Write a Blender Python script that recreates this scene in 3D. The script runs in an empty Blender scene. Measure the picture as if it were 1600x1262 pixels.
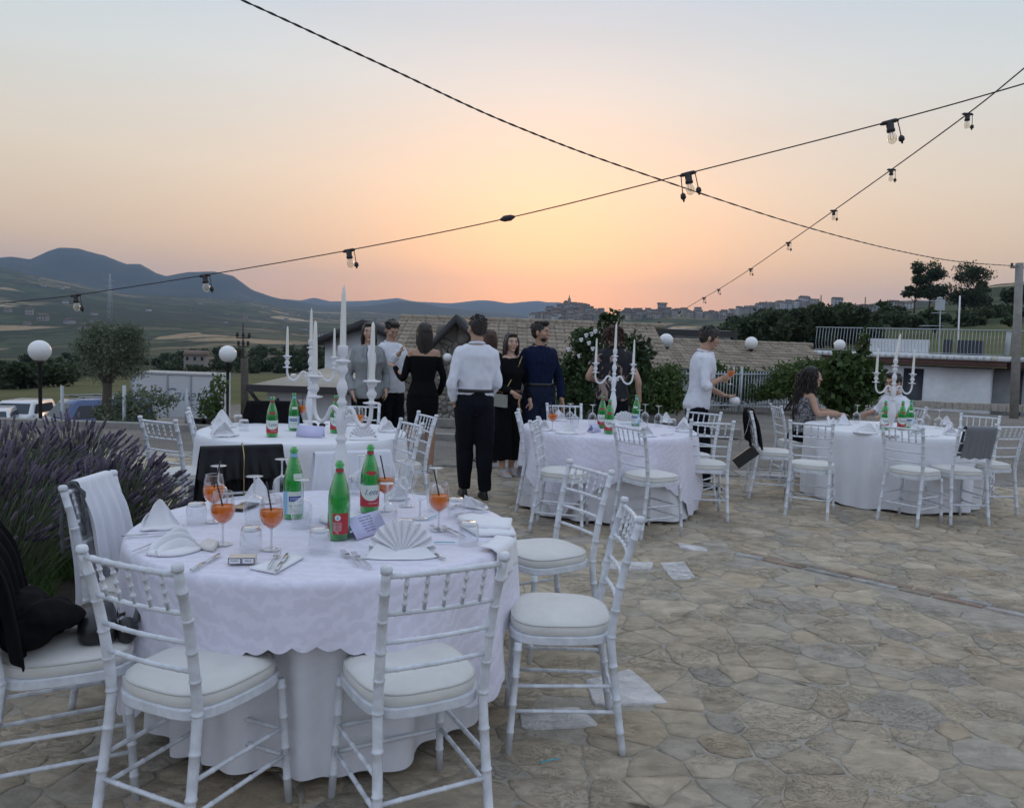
import bpy, bmesh, math, random
import numpy as np
from mathutils import Vector, Matrix, Quaternion
from mathutils import noise as mnoise
random.seed(7); np.random.seed(7)
S = bpy.context.scene
COL = S.collection
rad = math.radians
# ------------------------------------------------------------------ camera
FPX = 1230.0; PITCH = rad(4.56); ROLL = rad(2.0); CAMH = 1.55
F_ = np.array([0, math.cos(PITCH), -math.sin(PITCH)])
R0 = np.array([1.0, 0, 0]); U0 = np.array([0, math.sin(PITCH), math.cos(PITCH)])
R_ = math.cos(ROLL)*R0 + math.sin(ROLL)*U0
U_ = math.cos(ROLL)*U0 - math.sin(ROLL)*R0
cam = bpy.data.cameras.new('camera'); cam.sensor_width = 36; cam.lens = 36*FPX/1600
cam.clip_start = 0.05; cam.clip_end = 60000
co = bpy.data.objects.new('camera', cam); COL.objects.link(co)
m = Matrix(((R_[0], U_[0], -F_[0]), (R_[1], U_[1], -F_[1]), (R_[2], U_[2], -F_[2]))).to_4x4()
m.translation = Vector((0, 0, CAMH)); co.matrix_world = m
S.camera = co
# ------------------------------------------------------------------ sky
SUN_AZ = rad(2.2)      # clockwise from +Y
SUN_EL = rad(1.5)
w = bpy.data.worlds.new('World'); S.world = w; w.use_nodes = True
nt = w.node_tree; nt.nodes.clear()
def N(t, **k):
    n = nt.nodes.new(t)
    for a, b in k.items():
        if a == 'ins':
            for i, v in b.items(): n.inputs[i].default_value = v
        else: setattr(n, a, b)
    return n
def mathn(op, a, b=None, c=None):
    n = N('ShaderNodeMath', operation=op)
    for i, v in enumerate((a, b, c)):
        if v is None: continue
        if isinstance(v, (int, float)): n.inputs[i].default_value = v
        else: nt.links.new(v, n.inputs[i])
    return n.outputs[0]
def mixc(fac, a, b, mode='MIX'):
    n = N('ShaderNodeMix', data_type='RGBA', blend_type=mode)
    for i, v in ((0, fac), (6, a), (7, b)):
        if isinstance(v, (int, float)): n.inputs[i].default_value = v
        elif isinstance(v, tuple): n.inputs[i].default_value = v
        else: nt.links.new(v, n.inputs[i])
    return n.outputs[2]
def ramp(fac, pts):
    n = N('ShaderNodeValToRGB'); cr = n.color_ramp
    while len(cr.elements) < len(pts): cr.elements.new(0.5)
    for e, (p, c) in zip(cr.elements, pts): e.position = p; e.color = (*c, 1)
    nt.links.new(fac, n.inputs[0]); return n.outputs[0]
tc = N('ShaderNodeTexCoord'); sp = N('ShaderNodeSeparateXYZ')
nrm = N('ShaderNodeVectorMath', operation='NORMALIZE'); nt.links.new(tc.outputs['Generated'], nrm.inputs[0])
nt.links.new(nrm.outputs[0], sp.inputs[0])
el = mathn('ARCSINE', sp.outputs[2])
eln = mathn('MULTIPLY', el, 2/math.pi)          # 0..1 for 0..90 deg
eln = mathn('MAXIMUM', eln, 0.0)
d2 = lambda a: a/90.0
warm = ramp(eln, [(0, (.44, .25, .085)), (d2(2.5), (.50, .29, .125)), (d2(6), (.52, .355, .19)), (d2(11), (.465, .39, .29)),
                  (d2(17), (.38, .40, .385)), (d2(25), (.265, .345, .42)), (d2(45), (.38, .43, .52)), (1, (.38, .435, .545))])
cool = ramp(eln, [(0, (.36, .33, .37)), (d2(8), (.42, .40, .44)), (d2(20), (.34, .39, .48)), (d2(45), (.37, .425, .53)), (1, (.38, .435, .545))])
saz = Vector((math.sin(SUN_AZ), math.cos(SUN_AZ), 0))
dt = N('ShaderNodeVectorMath', operation='DOT_PRODUCT', ins={1: saz}); nt.links.new(nrm.outputs[0], dt.inputs[0])
azf = mathn('MULTIPLY_ADD', dt.outputs['Value'], 0.75, 0.42)
azf = N('ShaderNodeClamp'); nt.links.new(mathn('MULTIPLY_ADD', dt.outputs['Value'], 0.75, 0.42), azf.inputs[0])
base = mixc(azf.outputs[0], cool, warm)
# broad glow round the point where the sun went down
sd = Vector((math.sin(SUN_AZ)*math.cos(rad(3.2)), math.cos(SUN_AZ)*math.cos(rad(3.2)), math.sin(rad(3.2))))
dt2 = N('ShaderNodeVectorMath', operation='DOT_PRODUCT', ins={1: sd}); nt.links.new(nrm.outputs[0], dt2.inputs[0])
ang = mathn('ARCCOSINE', mathn('MINIMUM', dt2.outputs['Value'], 1.0))
g1 = mathn('EXPONENT', mathn('MULTIPLY', mathn('POWER', mathn('DIVIDE', ang, rad(8.5)), 2), -1.0))
g2 = mathn('EXPONENT', mathn('MULTIPLY', mathn('POWER', mathn('DIVIDE', ang, rad(21)), 2), -1.0))
gl = mixc(1.0, base, mixc(1.0, mixc(g1, (0, 0, 0, 1), (.19, .058, -.035, 1)), mixc(g2, (0, 0, 0, 1), (.09, .03, -.02, 1)), 'ADD'), 'ADD')
nz = N('ShaderNodeTexNoise', ins={'Scale': 1.2, 'Detail': 3})
mp = N('ShaderNodeMapping'); mp.inputs['Scale'].default_value = (1, 1, 9)
nt.links.new(nrm.outputs[0], mp.inputs[0]); nt.links.new(mp.outputs[0], nz.inputs['Vector'])
veil = mathn('MULTIPLY_ADD', nz.outputs[0], 0.15, 0.925)
vv = N('ShaderNodeVectorMath', operation='SCALE'); nt.links.new(gl, vv.inputs[0]); nt.links.new(veil, vv.inputs['Scale'])
sky = N('ShaderNodeTexSky', sky_type='NISHITA'); sky.sun_disc = False; sky.sun_elevation = SUN_EL; sky.sun_rotation = SUN_AZ
sky.dust_density = 3; sky.air_density = 1.2
bg1 = N('ShaderNodeBackground', ins={'Strength': 1.0}); bg2 = N('ShaderNodeBackground', ins={'Strength': 0.05})
nt.links.new(vv.outputs[0], bg1.inputs[0]); nt.links.new(sky.outputs[0], bg2.inputs[0])
ad = N('ShaderNodeAddShader'); nt.links.new(bg1.outputs[0], ad.inputs[0]); nt.links.new(bg2.outputs[0], ad.inputs[1])
wo = N('ShaderNodeOutputWorld'); nt.links.new(ad.outputs[0], wo.inputs[0])
# the last, very weak and soft sun through the evening haze
sl = bpy.data.lights.new('sun', 'SUN'); sl.energy = 0.25; sl.angle = rad(12); sl.color = (1, .66, .42)
so = bpy.data.objects.new('sun', sl); COL.objects.link(so)
so.rotation_euler = Vector((math.sin(SUN_AZ), math.cos(SUN_AZ), math.sin(rad(6)))).to_track_quat('Z', 'Y').to_euler()
vs = S.view_settings; vs.view_transform = 'Standard'; vs.look = 'None'; vs.exposure = 0.82; vs.gamma = 1; vs.use_curve_mapping = False
cy = S.cycles; cy.max_bounces = 8; cy.diffuse_bounces = 3; cy.glossy_bounces = 3; cy.transmission_bounces = 6
cy.transparent_max_bounces = 24; cy.volume_bounces = 1; cy.use_denoising = True
cy.sample_clamp_indirect = 4; cy.caustics_reflective = False; cy.caustics_refractive = False
try: cy.denoiser = 'OPENIMAGEDENOISE'
except Exception: pass

# ------------------------------------------------------------------ helpers
def ray(px, py): return F_ + (px-800)/FPX*R_ + (631-py)/FPX*U_
CAM0 = np.array([0, 0, CAMH])
def G(px, py, z=0.0):
    d = ray(px, py); t = (z-CAMH)/d[2]; return Vector(CAM0 + d*t)
def W(px, py, y):
    d = ray(px, py); return Vector(CAM0 + d*y/d[1])
def Zat(px, py, y): return W(px, py, y).z

class MB:
    def __init__(s): s.v = []; s.f = []; s.m = []; s.c = None; s.sm = []
    def add(s, vs_, fs, mi=0, smooth=True):
        o = len(s.v); s.v.extend([tuple(x) for x in vs_])
        for f in fs: s.f.append(tuple(i+o for i in f)); s.m.append(mi); s.sm.append(smooth)
        return s
    def box(s, c, d, rot=0, mi=0, mat=None):
        hx, hy, hz = d[0]/2, d[1]/2, d[2]/2
        vs_ = [Vector((x*hx, y*hy, z*hz)) for x in (-1, 1) for y in (-1, 1) for z in (-1, 1)]
        if mat is not None: vs_ = [mat @ q for q in vs_]
        if rot:
            cs, sn = math.cos(rot), math.sin(rot)
            vs_ = [Vector((q.x*cs-q.y*sn, q.x*sn+q.y*cs, q.z)) for q in vs_]
        vs_ = [q+Vector(c) for q in vs_]
        return s.add(vs_, [(0, 1, 3, 2), (4, 6, 7, 5), (0, 4, 5, 1), (2, 3, 7, 6), (0, 2, 6, 4), (1, 5, 7, 3)], mi, False)
    def sweep(s, path, radii, n=8, mi=0, caps=True, flat=1.0, closed=False):
        P = [Vector(p) for p in path]; L = len(P)
        if isinstance(radii, (int, float)): radii = [radii]*L
        t0 = (P[1]-P[0]).normalized()
        a = Vector((0, 0, 1)) if abs(t0.z) < .9 else Vector((1, 0, 0))
        u = t0.cross(a).normalized(); vs_ = []
        for i in range(L):
            if closed: t = (P[(i+1) % L]-P[i-1])
            else: t = (P[min(i+1, L-1)]-P[max(i-1, 0)])
            if t.length < 1e-9: t = t0
            t = t.normalized(); u = (u-t*u.dot(t))
            u = u.normalized() if u.length > 1e-6 else t.orthogonal().normalized()
            v = t.cross(u); t0 = t
            for k in range(n):
                an = 2*math.pi*k/n
                vs_.append(P[i]+u*(math.cos(an)*radii[i])+v*(math.sin(an)*radii[i]*flat))
        fs = []
        for i in range(L if closed else L-1):
            j = (i+1) % L
            for k in range(n):
                k2 = (k+1) % n
                fs.append((i*n+k, i*n+k2, j*n+k2, j*n+k))
        if caps and not closed:
            fs.append(tuple(range(n-1, -1, -1))); fs.append(tuple((L-1)*n+k for k in range(n)))
        return s.add(vs_, fs, mi)
    def lathe(s, prof, n=20, c=(0, 0, 0), mi=0, mat=None, a0=0, a1=2*math.pi):
        full = abs(a1-a0-2*math.pi) < 1e-6; vs_ = []; L = len(prof); nn = n if full else n+1
        for r, z in prof:
            for k in range(nn):
                an = a0+(a1-a0)*k/n
                q = Vector((r*math.cos(an), r*math.sin(an), z))
                if mat is not None: q = mat @ q
                vs_.append(q+Vector(c))
        fs = []
        for i in range(L-1):
            for k in range(n):
                k2 = (k+1) % nn
                fs.append((i*nn+k, i*nn+k2, (i+1)*nn+k2, (i+1)*nn+k))
        return s.add(vs_, fs, mi)
    def ell(s, c, r, n=12, mi=0, mat=None):
        prof = [(math.sin(math.pi*i/(n*3//4)), -math.cos(math.pi*i/(n*3//4))) for i in range(n*3//4+1)]
        m = Matrix.Diagonal(Vector(r)).to_3x3()
        if mat is not None: m = mat @ m
        return s.lathe(prof, n, c, mi, m)
    def loft(s, rings, mi=0, caps=True):
        n = len(rings[0]); vs_ = [p for r in rings for p in r]; fs = []
        for i in range(len(rings)-1):
            for k in range(n):
                k2 = (k+1) % n; fs.append((i*n+k, i*n+k2, (i+1)*n+k2, (i+1)*n+k))
        if caps:
            fs.append(tuple(range(n-1, -1, -1))); fs.append(tuple((len(rings)-1)*n+k for k in range(n)))
        return s.add(vs_, fs, mi)
    def mesh(s, name, mats):
        me = bpy.data.meshes.new(name); me.from_pydata(s.v, [], s.f)
        for m_ in (mats if isinstance(mats, (list, tuple)) else [mats]): me.materials.append(m_)
        me.polygons.foreach_set('material_index', s.m); me.polygons.foreach_set('use_smooth', s.sm)
        me.update(); return me
    def build(s, name, mats, parent=None, **k):
        return obj(name, s.mesh(name, mats), parent, **k)
def obj(name, me, parent=None, label=None, cat=None, group=None, kind=None, loc=None):
    o = bpy.data.objects.new(name, me); COL.objects.link(o)
    if parent is not None: o.parent = parent
    if loc is not None: o.location = loc
    tag(o, label, cat, group, kind); return o
def tag(o, label=None, cat=None, group=None, kind=None):
    if label: o['label'] = label
    if cat: o['category'] = cat
    if group: o['group'] = group
    if kind: o['kind'] = kind
    return o
def thing(name, label, cat, loc=(0, 0, 0), rz=0.0, group=None):
    o = bpy.data.objects.new(name, None); COL.objects.link(o); o.empty_display_size = .1
    o.location = loc; o.rotation_euler = (0, 0, rz); return tag(o, label, cat, group)
def copy_tree(o, parent=None):
    c = o.copy(); COL.objects.link(c)
    if parent is not None: c.parent = parent
    for ch in o.children: copy_tree(ch, c)
    return c
def place(proto, used, loc, rz, label, group=None, scale=None):
    o = proto if not used.get(proto.name) else copy_tree(proto)
    used[proto.name] = True
    o.location = loc; o.rotation_euler = (0, 0, rz); o['label'] = label
    if group: o['group'] = group
    if scale: o.scale = (scale,)*3
    return o
USED = {}
def spline(P, n):
    P = [Vector(q) for q in P]
    out = []
    for k in range(len(P)-1):
        p0, p1, p2, p3 = [P[max(0, min(len(P)-1, k+q))] for q in (-1, 0, 1, 2)]
        for j in range(n):
            u = j/n; out.append(.5*((2*p1)+(-p0+p2)*u+(2*p0-5*p1+4*p2-p3)*u*u+(-p0+3*p1-3*p2+p3)*u**3))
    out.append(P[-1]); return out
BAKE = bpy.data.scenes.new('bake')
def bake(me_name, mb, mats, voxel, smooth=3, parent=None, disp=None, **k):
    """one continuous surface from overlapping solids"""
    sc2 = BAKE; tmp = bpy.data.objects.new('tmp', mb.mesh(me_name, mats)); sc2.collection.objects.link(tmp)
    md = tmp.modifiers.new('r', 'REMESH'); md.mode = 'VOXEL'; md.voxel_size = voxel; md.use_smooth_shade = True
    if smooth:
        sm = tmp.modifiers.new('s', 'SMOOTH'); sm.factor = .5; sm.iterations = smooth
    vl = sc2.view_layers[0]; vl.update(); dg = vl.depsgraph
    me = bpy.data.meshes.new_from_object(tmp.evaluated_get(dg), depsgraph=dg)
    sc2.collection.objects.unlink(tmp); me.name = me_name
    if disp:
        n_ = len(me.vertices); co_ = np.empty(n_*3, np.float32); no_ = np.empty(n_*3, np.float32)
        me.vertices.foreach_get('co', co_); me.vertex_normals.foreach_get('vector', no_); co_ = co_.reshape(-1, 3); no_ = no_.reshape(-1, 3)
        dd_ = np.array([disp(Vector(c)) for c in co_.tolist()], np.float32); me.vertices.foreach_set('co', (co_+no_*dd_[:, None]).ravel())
        me.update()
    return obj(me_name, me, parent, **k)

# ------------------------------------------------------------------ materials
def newmat(name):
    m_ = bpy.data.materials.new(name); m_.use_nodes = True
    t = m_.node_tree; b = t.nodes['Principled BSDF']; return m_, t, b
def mat(name, col, rough=.6, metal=0, spec=.5, var=0, vscale=8, bump=0, bscale=60, bdist=.002, stretch=None, sheen=0, trans=0, objvar=0, coat=0):
    m_, t, b = newmat(name)
    b.inputs['Base Color'].default_value = (*col, 1); b.inputs['Roughness'].default_value = rough
    b.inputs['Metallic'].default_value = metal; b.inputs['Specular IOR Level'].default_value = spec
    if sheen: b.inputs['Sheen Weight'].default_value = sheen
    if coat: b.inputs['Coat Weight'].default_value = coat
    if trans: b.inputs['Transmission Weight'].default_value = trans
    if not (var or bump or objvar): return m_
    tcn = t.nodes.new('ShaderNodeTexCoord'); src = tcn.outputs['Object']
    if stretch:
        mpn = t.nodes.new('ShaderNodeMapping'); mpn.inputs['Scale'].default_value = stretch
        t.links.new(src, mpn.inputs[0]); src = mpn.outputs[0]
    hsv = None
    if var or objvar:
        hsv = t.nodes.new('ShaderNodeHueSaturation'); hsv.inputs['Color'].default_value = (*col, 1)
        t.links.new(hsv.outputs[0], b.inputs['Base Color'])
        mr = t.nodes.new('ShaderNodeMapRange')
        if var:
            nz_ = t.nodes.new('ShaderNodeTexNoise'); nz_.inputs['Scale'].default_value = vscale; nz_.inputs['Detail'].default_value = 6
            nz_.inputs['Roughness'].default_value = .65
            t.links.new(src, nz_.inputs['Vector']); t.links.new(nz_.outputs[0], mr.inputs[0])
            mr.inputs[1].default_value = .3; mr.inputs[2].default_value = .7
            mr.inputs[3].default_value = 1-var; mr.inputs[4].default_value = 1+var
            out = mr.outputs[0]
        else: out = None
        if objvar:
            oi = t.nodes.new('ShaderNodeObjectInfo'); m2 = t.nodes.new('ShaderNodeMapRange')
            m2.inputs[3].default_value = 1-objvar; m2.inputs[4].default_value = 1+objvar
            t.links.new(oi.outputs['Random'], m2.inputs[0])
            if out is None: out = m2.outputs[0]
            else:
                mm = t.nodes.new('ShaderNodeMath'); mm.operation = 'MULTIPLY'; t.links.new(out, mm.inputs[0]); t.links.new(m2.outputs[0], mm.inputs[1]); out = mm.outputs[0]
        t.links.new(out, hsv.inputs['Value'])
    if bump:
        nb = t.nodes.new('ShaderNodeTexNoise'); nb.inputs['Scale'].default_value = bscale; nb.inputs['Detail'].default_value = 5
        bn = t.nodes.new('ShaderNodeBump'); bn.inputs['Strength'].default_value = bump; bn.inputs['Distance'].default_value = bdist
        t.links.new(src, nb.inputs['Vector']); t.links.new(nb.outputs[0], bn.inputs['Height']); t.links.new(bn.outputs[0], b.inputs['Normal'])
    return m_
def glassmat(name, tint, body=None, bodyfac=0, refl=1.0, rough=.03):
    m_ = bpy.data.materials.new(name); m_.use_nodes = True; t = m_.node_tree; t.nodes.clear()
    o = t.nodes.new('ShaderNodeOutputMaterial'); tr = t.nodes.new('ShaderNodeBsdfTransparent'); tr.inputs[0].default_value = (*tint, 1)
    gl_ = t.nodes.new('ShaderNodeBsdfGlossy'); gl_.inputs['Roughness'].default_value = rough; gl_.inputs[0].default_value = (refl,)*3+(1,)
    fr = t.nodes.new('ShaderNodeLayerWeight'); fr.inputs[0].default_value = .30
    mx = t.nodes.new('ShaderNodeMixShader'); last = tr.outputs[0]
    if body:
        df = t.nodes.new('ShaderNodeBsdfDiffuse'); df.inputs[0].default_value = (*body, 1)
        tl = t.nodes.new('ShaderNodeBsdfTranslucent'); tl.inputs[0].default_value = (*body, 1)
        a = t.nodes.new('ShaderNodeMixShader'); t.links.new(df.outputs[0], a.inputs[1]); t.links.new(tl.outputs[0], a.inputs[2])
        b = t.nodes.new('ShaderNodeMixShader'); b.inputs[0].default_value = bodyfac
        t.links.new(tr.outputs[0], b.inputs[1]); t.links.new(a.outputs[0], b.inputs[2]); last = b.outputs[0]
    mm = t.nodes.new('ShaderNodeMath'); mm.operation = 'MULTIPLY_ADD'; mm.inputs[1].default_value = .75; mm.inputs[2].default_value = .03
    t.links.new(fr.outputs['Facing'], mm.inputs[0]); t.links.new(mm.outputs[0], mx.inputs[0])
    t.links.new(last, mx.inputs[1]); t.links.new(gl_.outputs[0], mx.inputs[2]); t.links.new(mx.outputs[0], o.inputs[0])
    return m_
MT = {}
MT['chair'] = mat('white chair lacquer', (.64, .67, .71), .38, var=.15, vscale=22, bump=.25, bscale=90, bdist=.001, objvar=.05)
MT['cushion'] = mat('ivory cushion', (.66, .65, .61), .75, var=.07, vscale=9, bump=.5, bscale=14, bdist=.004, sheen=.2)
MT['piping'] = mat('cushion piping', (.55, .55, .52), .7)
MT['white'] = mat('white paint', (.74, .75, .77), .45, var=.05)
MT['candle'] = mat('candle wax', (.78, .78, .72), .4)
MT['steel'] = mat('cutlery steel', (.55, .56, .58), .22, metal=1, var=.1, vscale=30)
MT['black'] = mat('black plastic', (.015, .015, .016), .45)
MT['blackcloth'] = mat('black cloth', (.007, .007, .008), .95, spec=.12, var=.3, vscale=14, bump=.6, bscale=40)
MT['glass'] = glassmat('clear glass', (.93, .94, .95))
MT['glassbase'] = glassmat('clear glass with painted highlights', (.90, .92, .93), (.88, .89, .91), .5, rough=.05)  # white body painted into the glass for its bright highlights and refraction
MT['green'] = glassmat('green bottle glass', (.22, .80, .30), (.05, .48, .12), .40)
MT['spritz'] = glassmat('orange drink', (1.0, .50, .02), (1.0, .30, .0), .94)
for n_ in MT['spritz'].node_tree.nodes:
    if n_.type == 'MATH': n_.inputs[1].default_value = .25; n_.inputs[2].default_value = .01
MT['white_cloth'] = mat('white table linen', (.74, .75, .78), .85, var=.03, vscale=5, bump=.15, bscale=30, bdist=.002)
MT['napkin'] = mat('white napkin linen', (.78, .78, .80), .85, bump=.2, bscale=120, bdist=.001)
# ------------------------------------------------------------------ terrain (one heightfield sheet out to the far ranges)
XC = [-700, -200, 0, 50, 100, 150, 200, 260, 330, 400, 450, 520, 600, 680, 760, 800, 825, 850, 880, 905, 930, 960, 1000, 1030, 1065, 1100, 1140, 1170, 1200, 1240, 1280, 1320, 1370, 1430, 1480, 1540, 1600, 1800, 2300]
DC = [60, 100, 140, 200, 300, 600, 1000, 1500, 1800, 2400, 3200, 4000, 5000, 7000, 9000, 12000, 14500]
def hz(x): return 505+.035*x
YT = {
 60: [(-700, 660), (0, 648), (330, 638), (450, 625), (600, 622), (1000, 625), (1300, 622), (2300, 640)],
 100: [(-700, 615), (0, 612), (330, 598), (600, 595), (1000, 592), (1150, 588), (1280, 570), (1430, 552), (1600, 540), (2300, 560)],
 140: [(-700, 597), (0, 596), (200, 590), (330, 588), (600, 583), (1000, 578), (1140, 560), (1280, 532), (1430, 520), (1600, 512), (2300, 530)],
 200: [(-700, 590), (0, 587), (330, 580), (600, 576), (1000, 566), (1100, 556), (1140, 530), (1280, 505), (1370, 494), (1480, 488), (1600, 484), (2300, 500)],
 300: [(-700, 580), (0, 576), (330, 570), (600, 566), (1000, 556), (1140, 530), (1280, 503), (1370, 484), (1480, 476), (1600, 470), (2300, 480)],
 600: [(-700, 560), (0, 560), (330, 550), (600, 551), (1000, 546), (1140, 525), (1280, 503), (1430, 482), (1480, 460), (1540, 447), (1600, 440), (1800, 436), (2300, 450)],
 1000: [(-700, 540), (0, 541), (330, 530), (600, 539), (800, 537), (1000, 532), (1140, 515), (1280, 498), (1430, 485), (1600, 470), (2300, 470)],
 1500: [(-700, 500), (0, 503), (200, 505), (330, 510), (450, 520), (600, 527), (760, 524), (825, 505), (850, 503), (1000, 503), (1140, 500), (1280, 484), (1430, 478), (2300, 480)],
 1800: [(-700, 490), (0, 489), (100, 490), (200, 496), (330, 504), (450, 514), (600, 521), (760, 517), (800, 503), (825, 495), (850, 488), (880, 479), (905, 479), (930, 491), (960, 493), (1000, 490), (1030, 487), (1065, 491), (1100, 496), (1140, 492), (1170, 486), (1200, 479), (1240, 477), (1280, 478), (1320, 477), (1370, 472), (1430, 470), (2300, 480)],
 2400: [(-700, 455), (0, 463), (100, 470), (200, 482), (330, 492), (450, 503), (600, 511), (800, 512), (2300, 540)],
 3200: [(-700, 432), (0, 431), (50, 436), (100, 447), (200, 468), (260, 470), (330, 472), (400, 480), (450, 490), (520, 499), (600, 503), (800, 508), (2300, 545)],
 4000: [(-700, 418), (0, 416), (50, 430), (100, 441), (150, 456), (200, 463), (260, 461), (330, 463), (400, 472), (450, 484), (520, 494), (600, 497), (800, 505), (2300, 545)],
 5000: [(-700, 430), (0, 426), (100, 446), (200, 468), (330, 476), (450, 481), (520, 486), (600, 489), (680, 492), (760, 497), (2300, 550)],
 7000: [(-700, 420), (-200, 410), (0, 401), (15, 400), (45, 404), (70, 392), (90, 386), (120, 389), (160, 400), (195, 414), (215, 413), (240, 426), (255, 430), (290, 424), (330, 423), (360, 430), (390, 450), (420, 462), (450, 468), (500, 478), (545, 482), (580, 476), (620, 470), (650, 473), (690, 482), (760, 490), (900, 500), (2300, 555)],
 9000: [(-700, 470), (0, 460), (330, 470), (450, 474), (560, 480), (700, 486), (2300, 555)],
 12000: [(-700, 470), (400, 474), (440, 466), (465, 468), (487, 464), (510, 470), (560, 470), (590, 468), (615, 465), (640, 470), (665, 472), (700, 474), (740, 470), (765, 471), (790, 474), (815, 471), (835, 469), (850, 471), (870, 471), (900, 480), (960, 500), (2300, 560)],
 14500: [(-700, 500), (800, 520), (2300, 570)],
}
KD = np.log(np.array(DC, float))
def near_z(X, Y):
    """ground around the terrace: flat, then falling away to the car park on the left and gently to the right"""
    d = math.hypot(X, Y)
    az = X/max(Y, 1e-3) if Y > 0 else 9
    left = min(max((-az-(-.02))/.12, 0), 1) if Y > 0 else 0   # 1 on the left
    zl = np.interp(d, [0, 14.0, 15.6, 20, 30, 38, 60], [0, 0, -.45, -1.0, -2.6, -3.6, -4.6])
    zr = np.interp(d, [0, 27, 60], [0, -.15, -1.9])
    return left*zl+(1-left)*zr
def terr_z(X, Y):
    d = math.hypot(X, Y)
    if d < 45: return near_z(X, Y)
    if Y > 0 and abs(X) < 1.3*Y+1:
        px = 800+FPX*X/(Y*math.cos(PITCH))*1.0
        # azimuth -> column on the (rolled) horizon
        yy = hz(px)
        zs = []
        ld = math.log(max(d, 60)); i = int(np.searchsorted(KD, ld)); i = min(max(i, 1), len(DC)-1)
        t = min(max((ld-KD[i-1])/(KD[i]-KD[i-1]), 0), 1)
        out = []
        for k in (i-1, i):
            pts = YT[DC[k]]; y = np.interp(px, [p[0] for p in pts], [p[1] for p in pts])
            v = ray(px, y); out.append(v[2]/math.hypot(v[0], v[1]))
        t2 = t*t*(3-2*t) if DC[i] > 1500 else t
        z = CAMH+d*(out[0]*(1-t2)+out[1]*t2)
        if d < 60: s = (d-45)/15; z = near_z(X, Y)*(1-s)+z*s
        amp = min(d*.0030, 22)*min(1, d/300)
        z += amp*1.15*(mnoise.fractal(Vector((X, Y, 0))*(4.0/max(d**.92, 60)) + Vector((3, 1, 0)), 1, 2, 7))
        e = (abs(X)/max(Y, 1e-3)-.95)/.35
        if e > 0: z = z*(1-min(e, 1))+(-min(d*.02, 25))*min(e, 1)
        return z
    return -min(max(d-45, 0)*.02, 25)
def build_terrain():
    azs = list(np.arange(-52, -36, .5))+list(np.arange(-36, 36, .13))+list(np.arange(36, 52.01, .5)); azs = [rad(a) for a in azs]
    azs += [rad(a) for a in np.arange(57, 308, 5)]
    ds = [0.8, 2, 4, 6, 8, 10, 12, 13, 14, 14.8, 15.6, 17, 19, 22, 26, 30, 34, 38, 42, 45, 50, 55, 60, 68, 76, 86, 100, 112, 126, 140, 158, 178, 200, 225, 255, 300, 350, 420, 500, 600, 720, 850, 1000, 1150, 1320, 1500, 1600, 1700, 1800, 1950, 2150, 2400, 2650, 2900, 3200, 3600, 4000, 4500, 5000, 5500, 6000, 6500, 7000, 7500, 8200, 9000, 10000, 11000, 12000, 13000, 14500]
    v = [(0, 0, -.03)]; f = []; na = len(azs)
    for d in ds:
        for a in azs:
            X, Y = d*math.sin(a), d*math.cos(a); v.append((X, Y, float(terr_z(X, Y))-.03))
    for k in range(na): f.append((0, 1+(k+1) % na, 1+k))
    for i in range(len(ds)-1):
        for k in range(na):
            k2 = (k+1) % na; a = 1+i*na; b = a+na
            f.append((a+k, a+k2, b+k2, b+k))
    me = bpy.data.meshes.new('terrain'); me.from_pydata(v, [], f)
    me.polygons.foreach_set('use_smooth', [True]*len(f)); me.materials.append(MT['land']); me.update()
    return obj('terrain', me, kind='structure')
# land material: gravel near, mown field, then farmland patchwork with woods
m_, t, b = newmat('land')
def tn(tp, **k):
    n = t.nodes.new(tp)
    for a, c in k.items():
        if a == 'ins':
            for i, q in c.items(): n.inputs[i].default_value = q
        else: setattr(n, a, c)
    return n
geo = tn('ShaderNodeNewGeometry'); L = t.links.new
ln = tn('ShaderNodeVectorMath', operation='LENGTH'); L(geo.outputs['Position'], ln.inputs[0])
def tnoise(scale, detail=5, vec=None, rough=.6):
    n = tn('ShaderNodeTexNoise', ins={'Scale': scale, 'Detail': detail, 'Roughness': rough}); L(vec or geo.outputs['Position'], n.inputs['Vector']); return n.outputs[0]
def tramp(fac, pts, mode='LINEAR'):
    n = tn('ShaderNodeValToRGB'); n.color_ramp.interpolation = mode
    while len(n.color_ramp.elements) < len(pts): n.color_ramp.elements.new(.5)
    for e, (p, c) in zip(n.color_ramp.elements, pts): e.position = p; e.color = (*c, 1)
    L(fac, n.inputs[0]); return n.outputs[0]
def tmix(fac, a, c):
    n = tn('ShaderNodeMix', data_type='RGBA')
    for i, q in ((0, fac), (6, a), (7, c)):
        if isinstance(q, (int, float)): n.inputs[i].default_value = q
        elif isinstance(q, tuple): n.inputs[i].default_value = (*q, 1)
        else: L(q, n.inputs[i])
    return n.outputs[2]
def tmap(val, a, c, lo=0., hi=1.):
    n = tn('ShaderNodeMapRange'); L(val, n.inputs[0])
    for i, q in ((1, a), (2, c), (3, lo), (4, hi)): n.inputs[i].default_value = q
    return n.outputs[0]
flat = tn('ShaderNodeVectorMath', operation='MULTIPLY', ins={1: (1, 1, 0)}); L(geo.outputs['Position'], flat.inputs[0])
wob = tn('ShaderNodeTexNoise', ins={'Scale': .004, 'Detail': 3}); L(flat.outputs[0], wob.inputs['Vector'])
wv = tn('ShaderNodeVectorMath', operation='SCALE', ins={'Scale': 160.}); L(wob.outputs['Color'], wv.inputs[0])
fv = tn('ShaderNodeVectorMath', operation='ADD'); L(flat.outputs[0], fv.inputs[0]); L(wv.outputs[0], fv.inputs[1])
vor = tn('ShaderNodeTexVoronoi', ins={'Scale': .0065, 'Randomness': 1.0}); L(fv.outputs[0], vor.inputs['Vector'])
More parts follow.
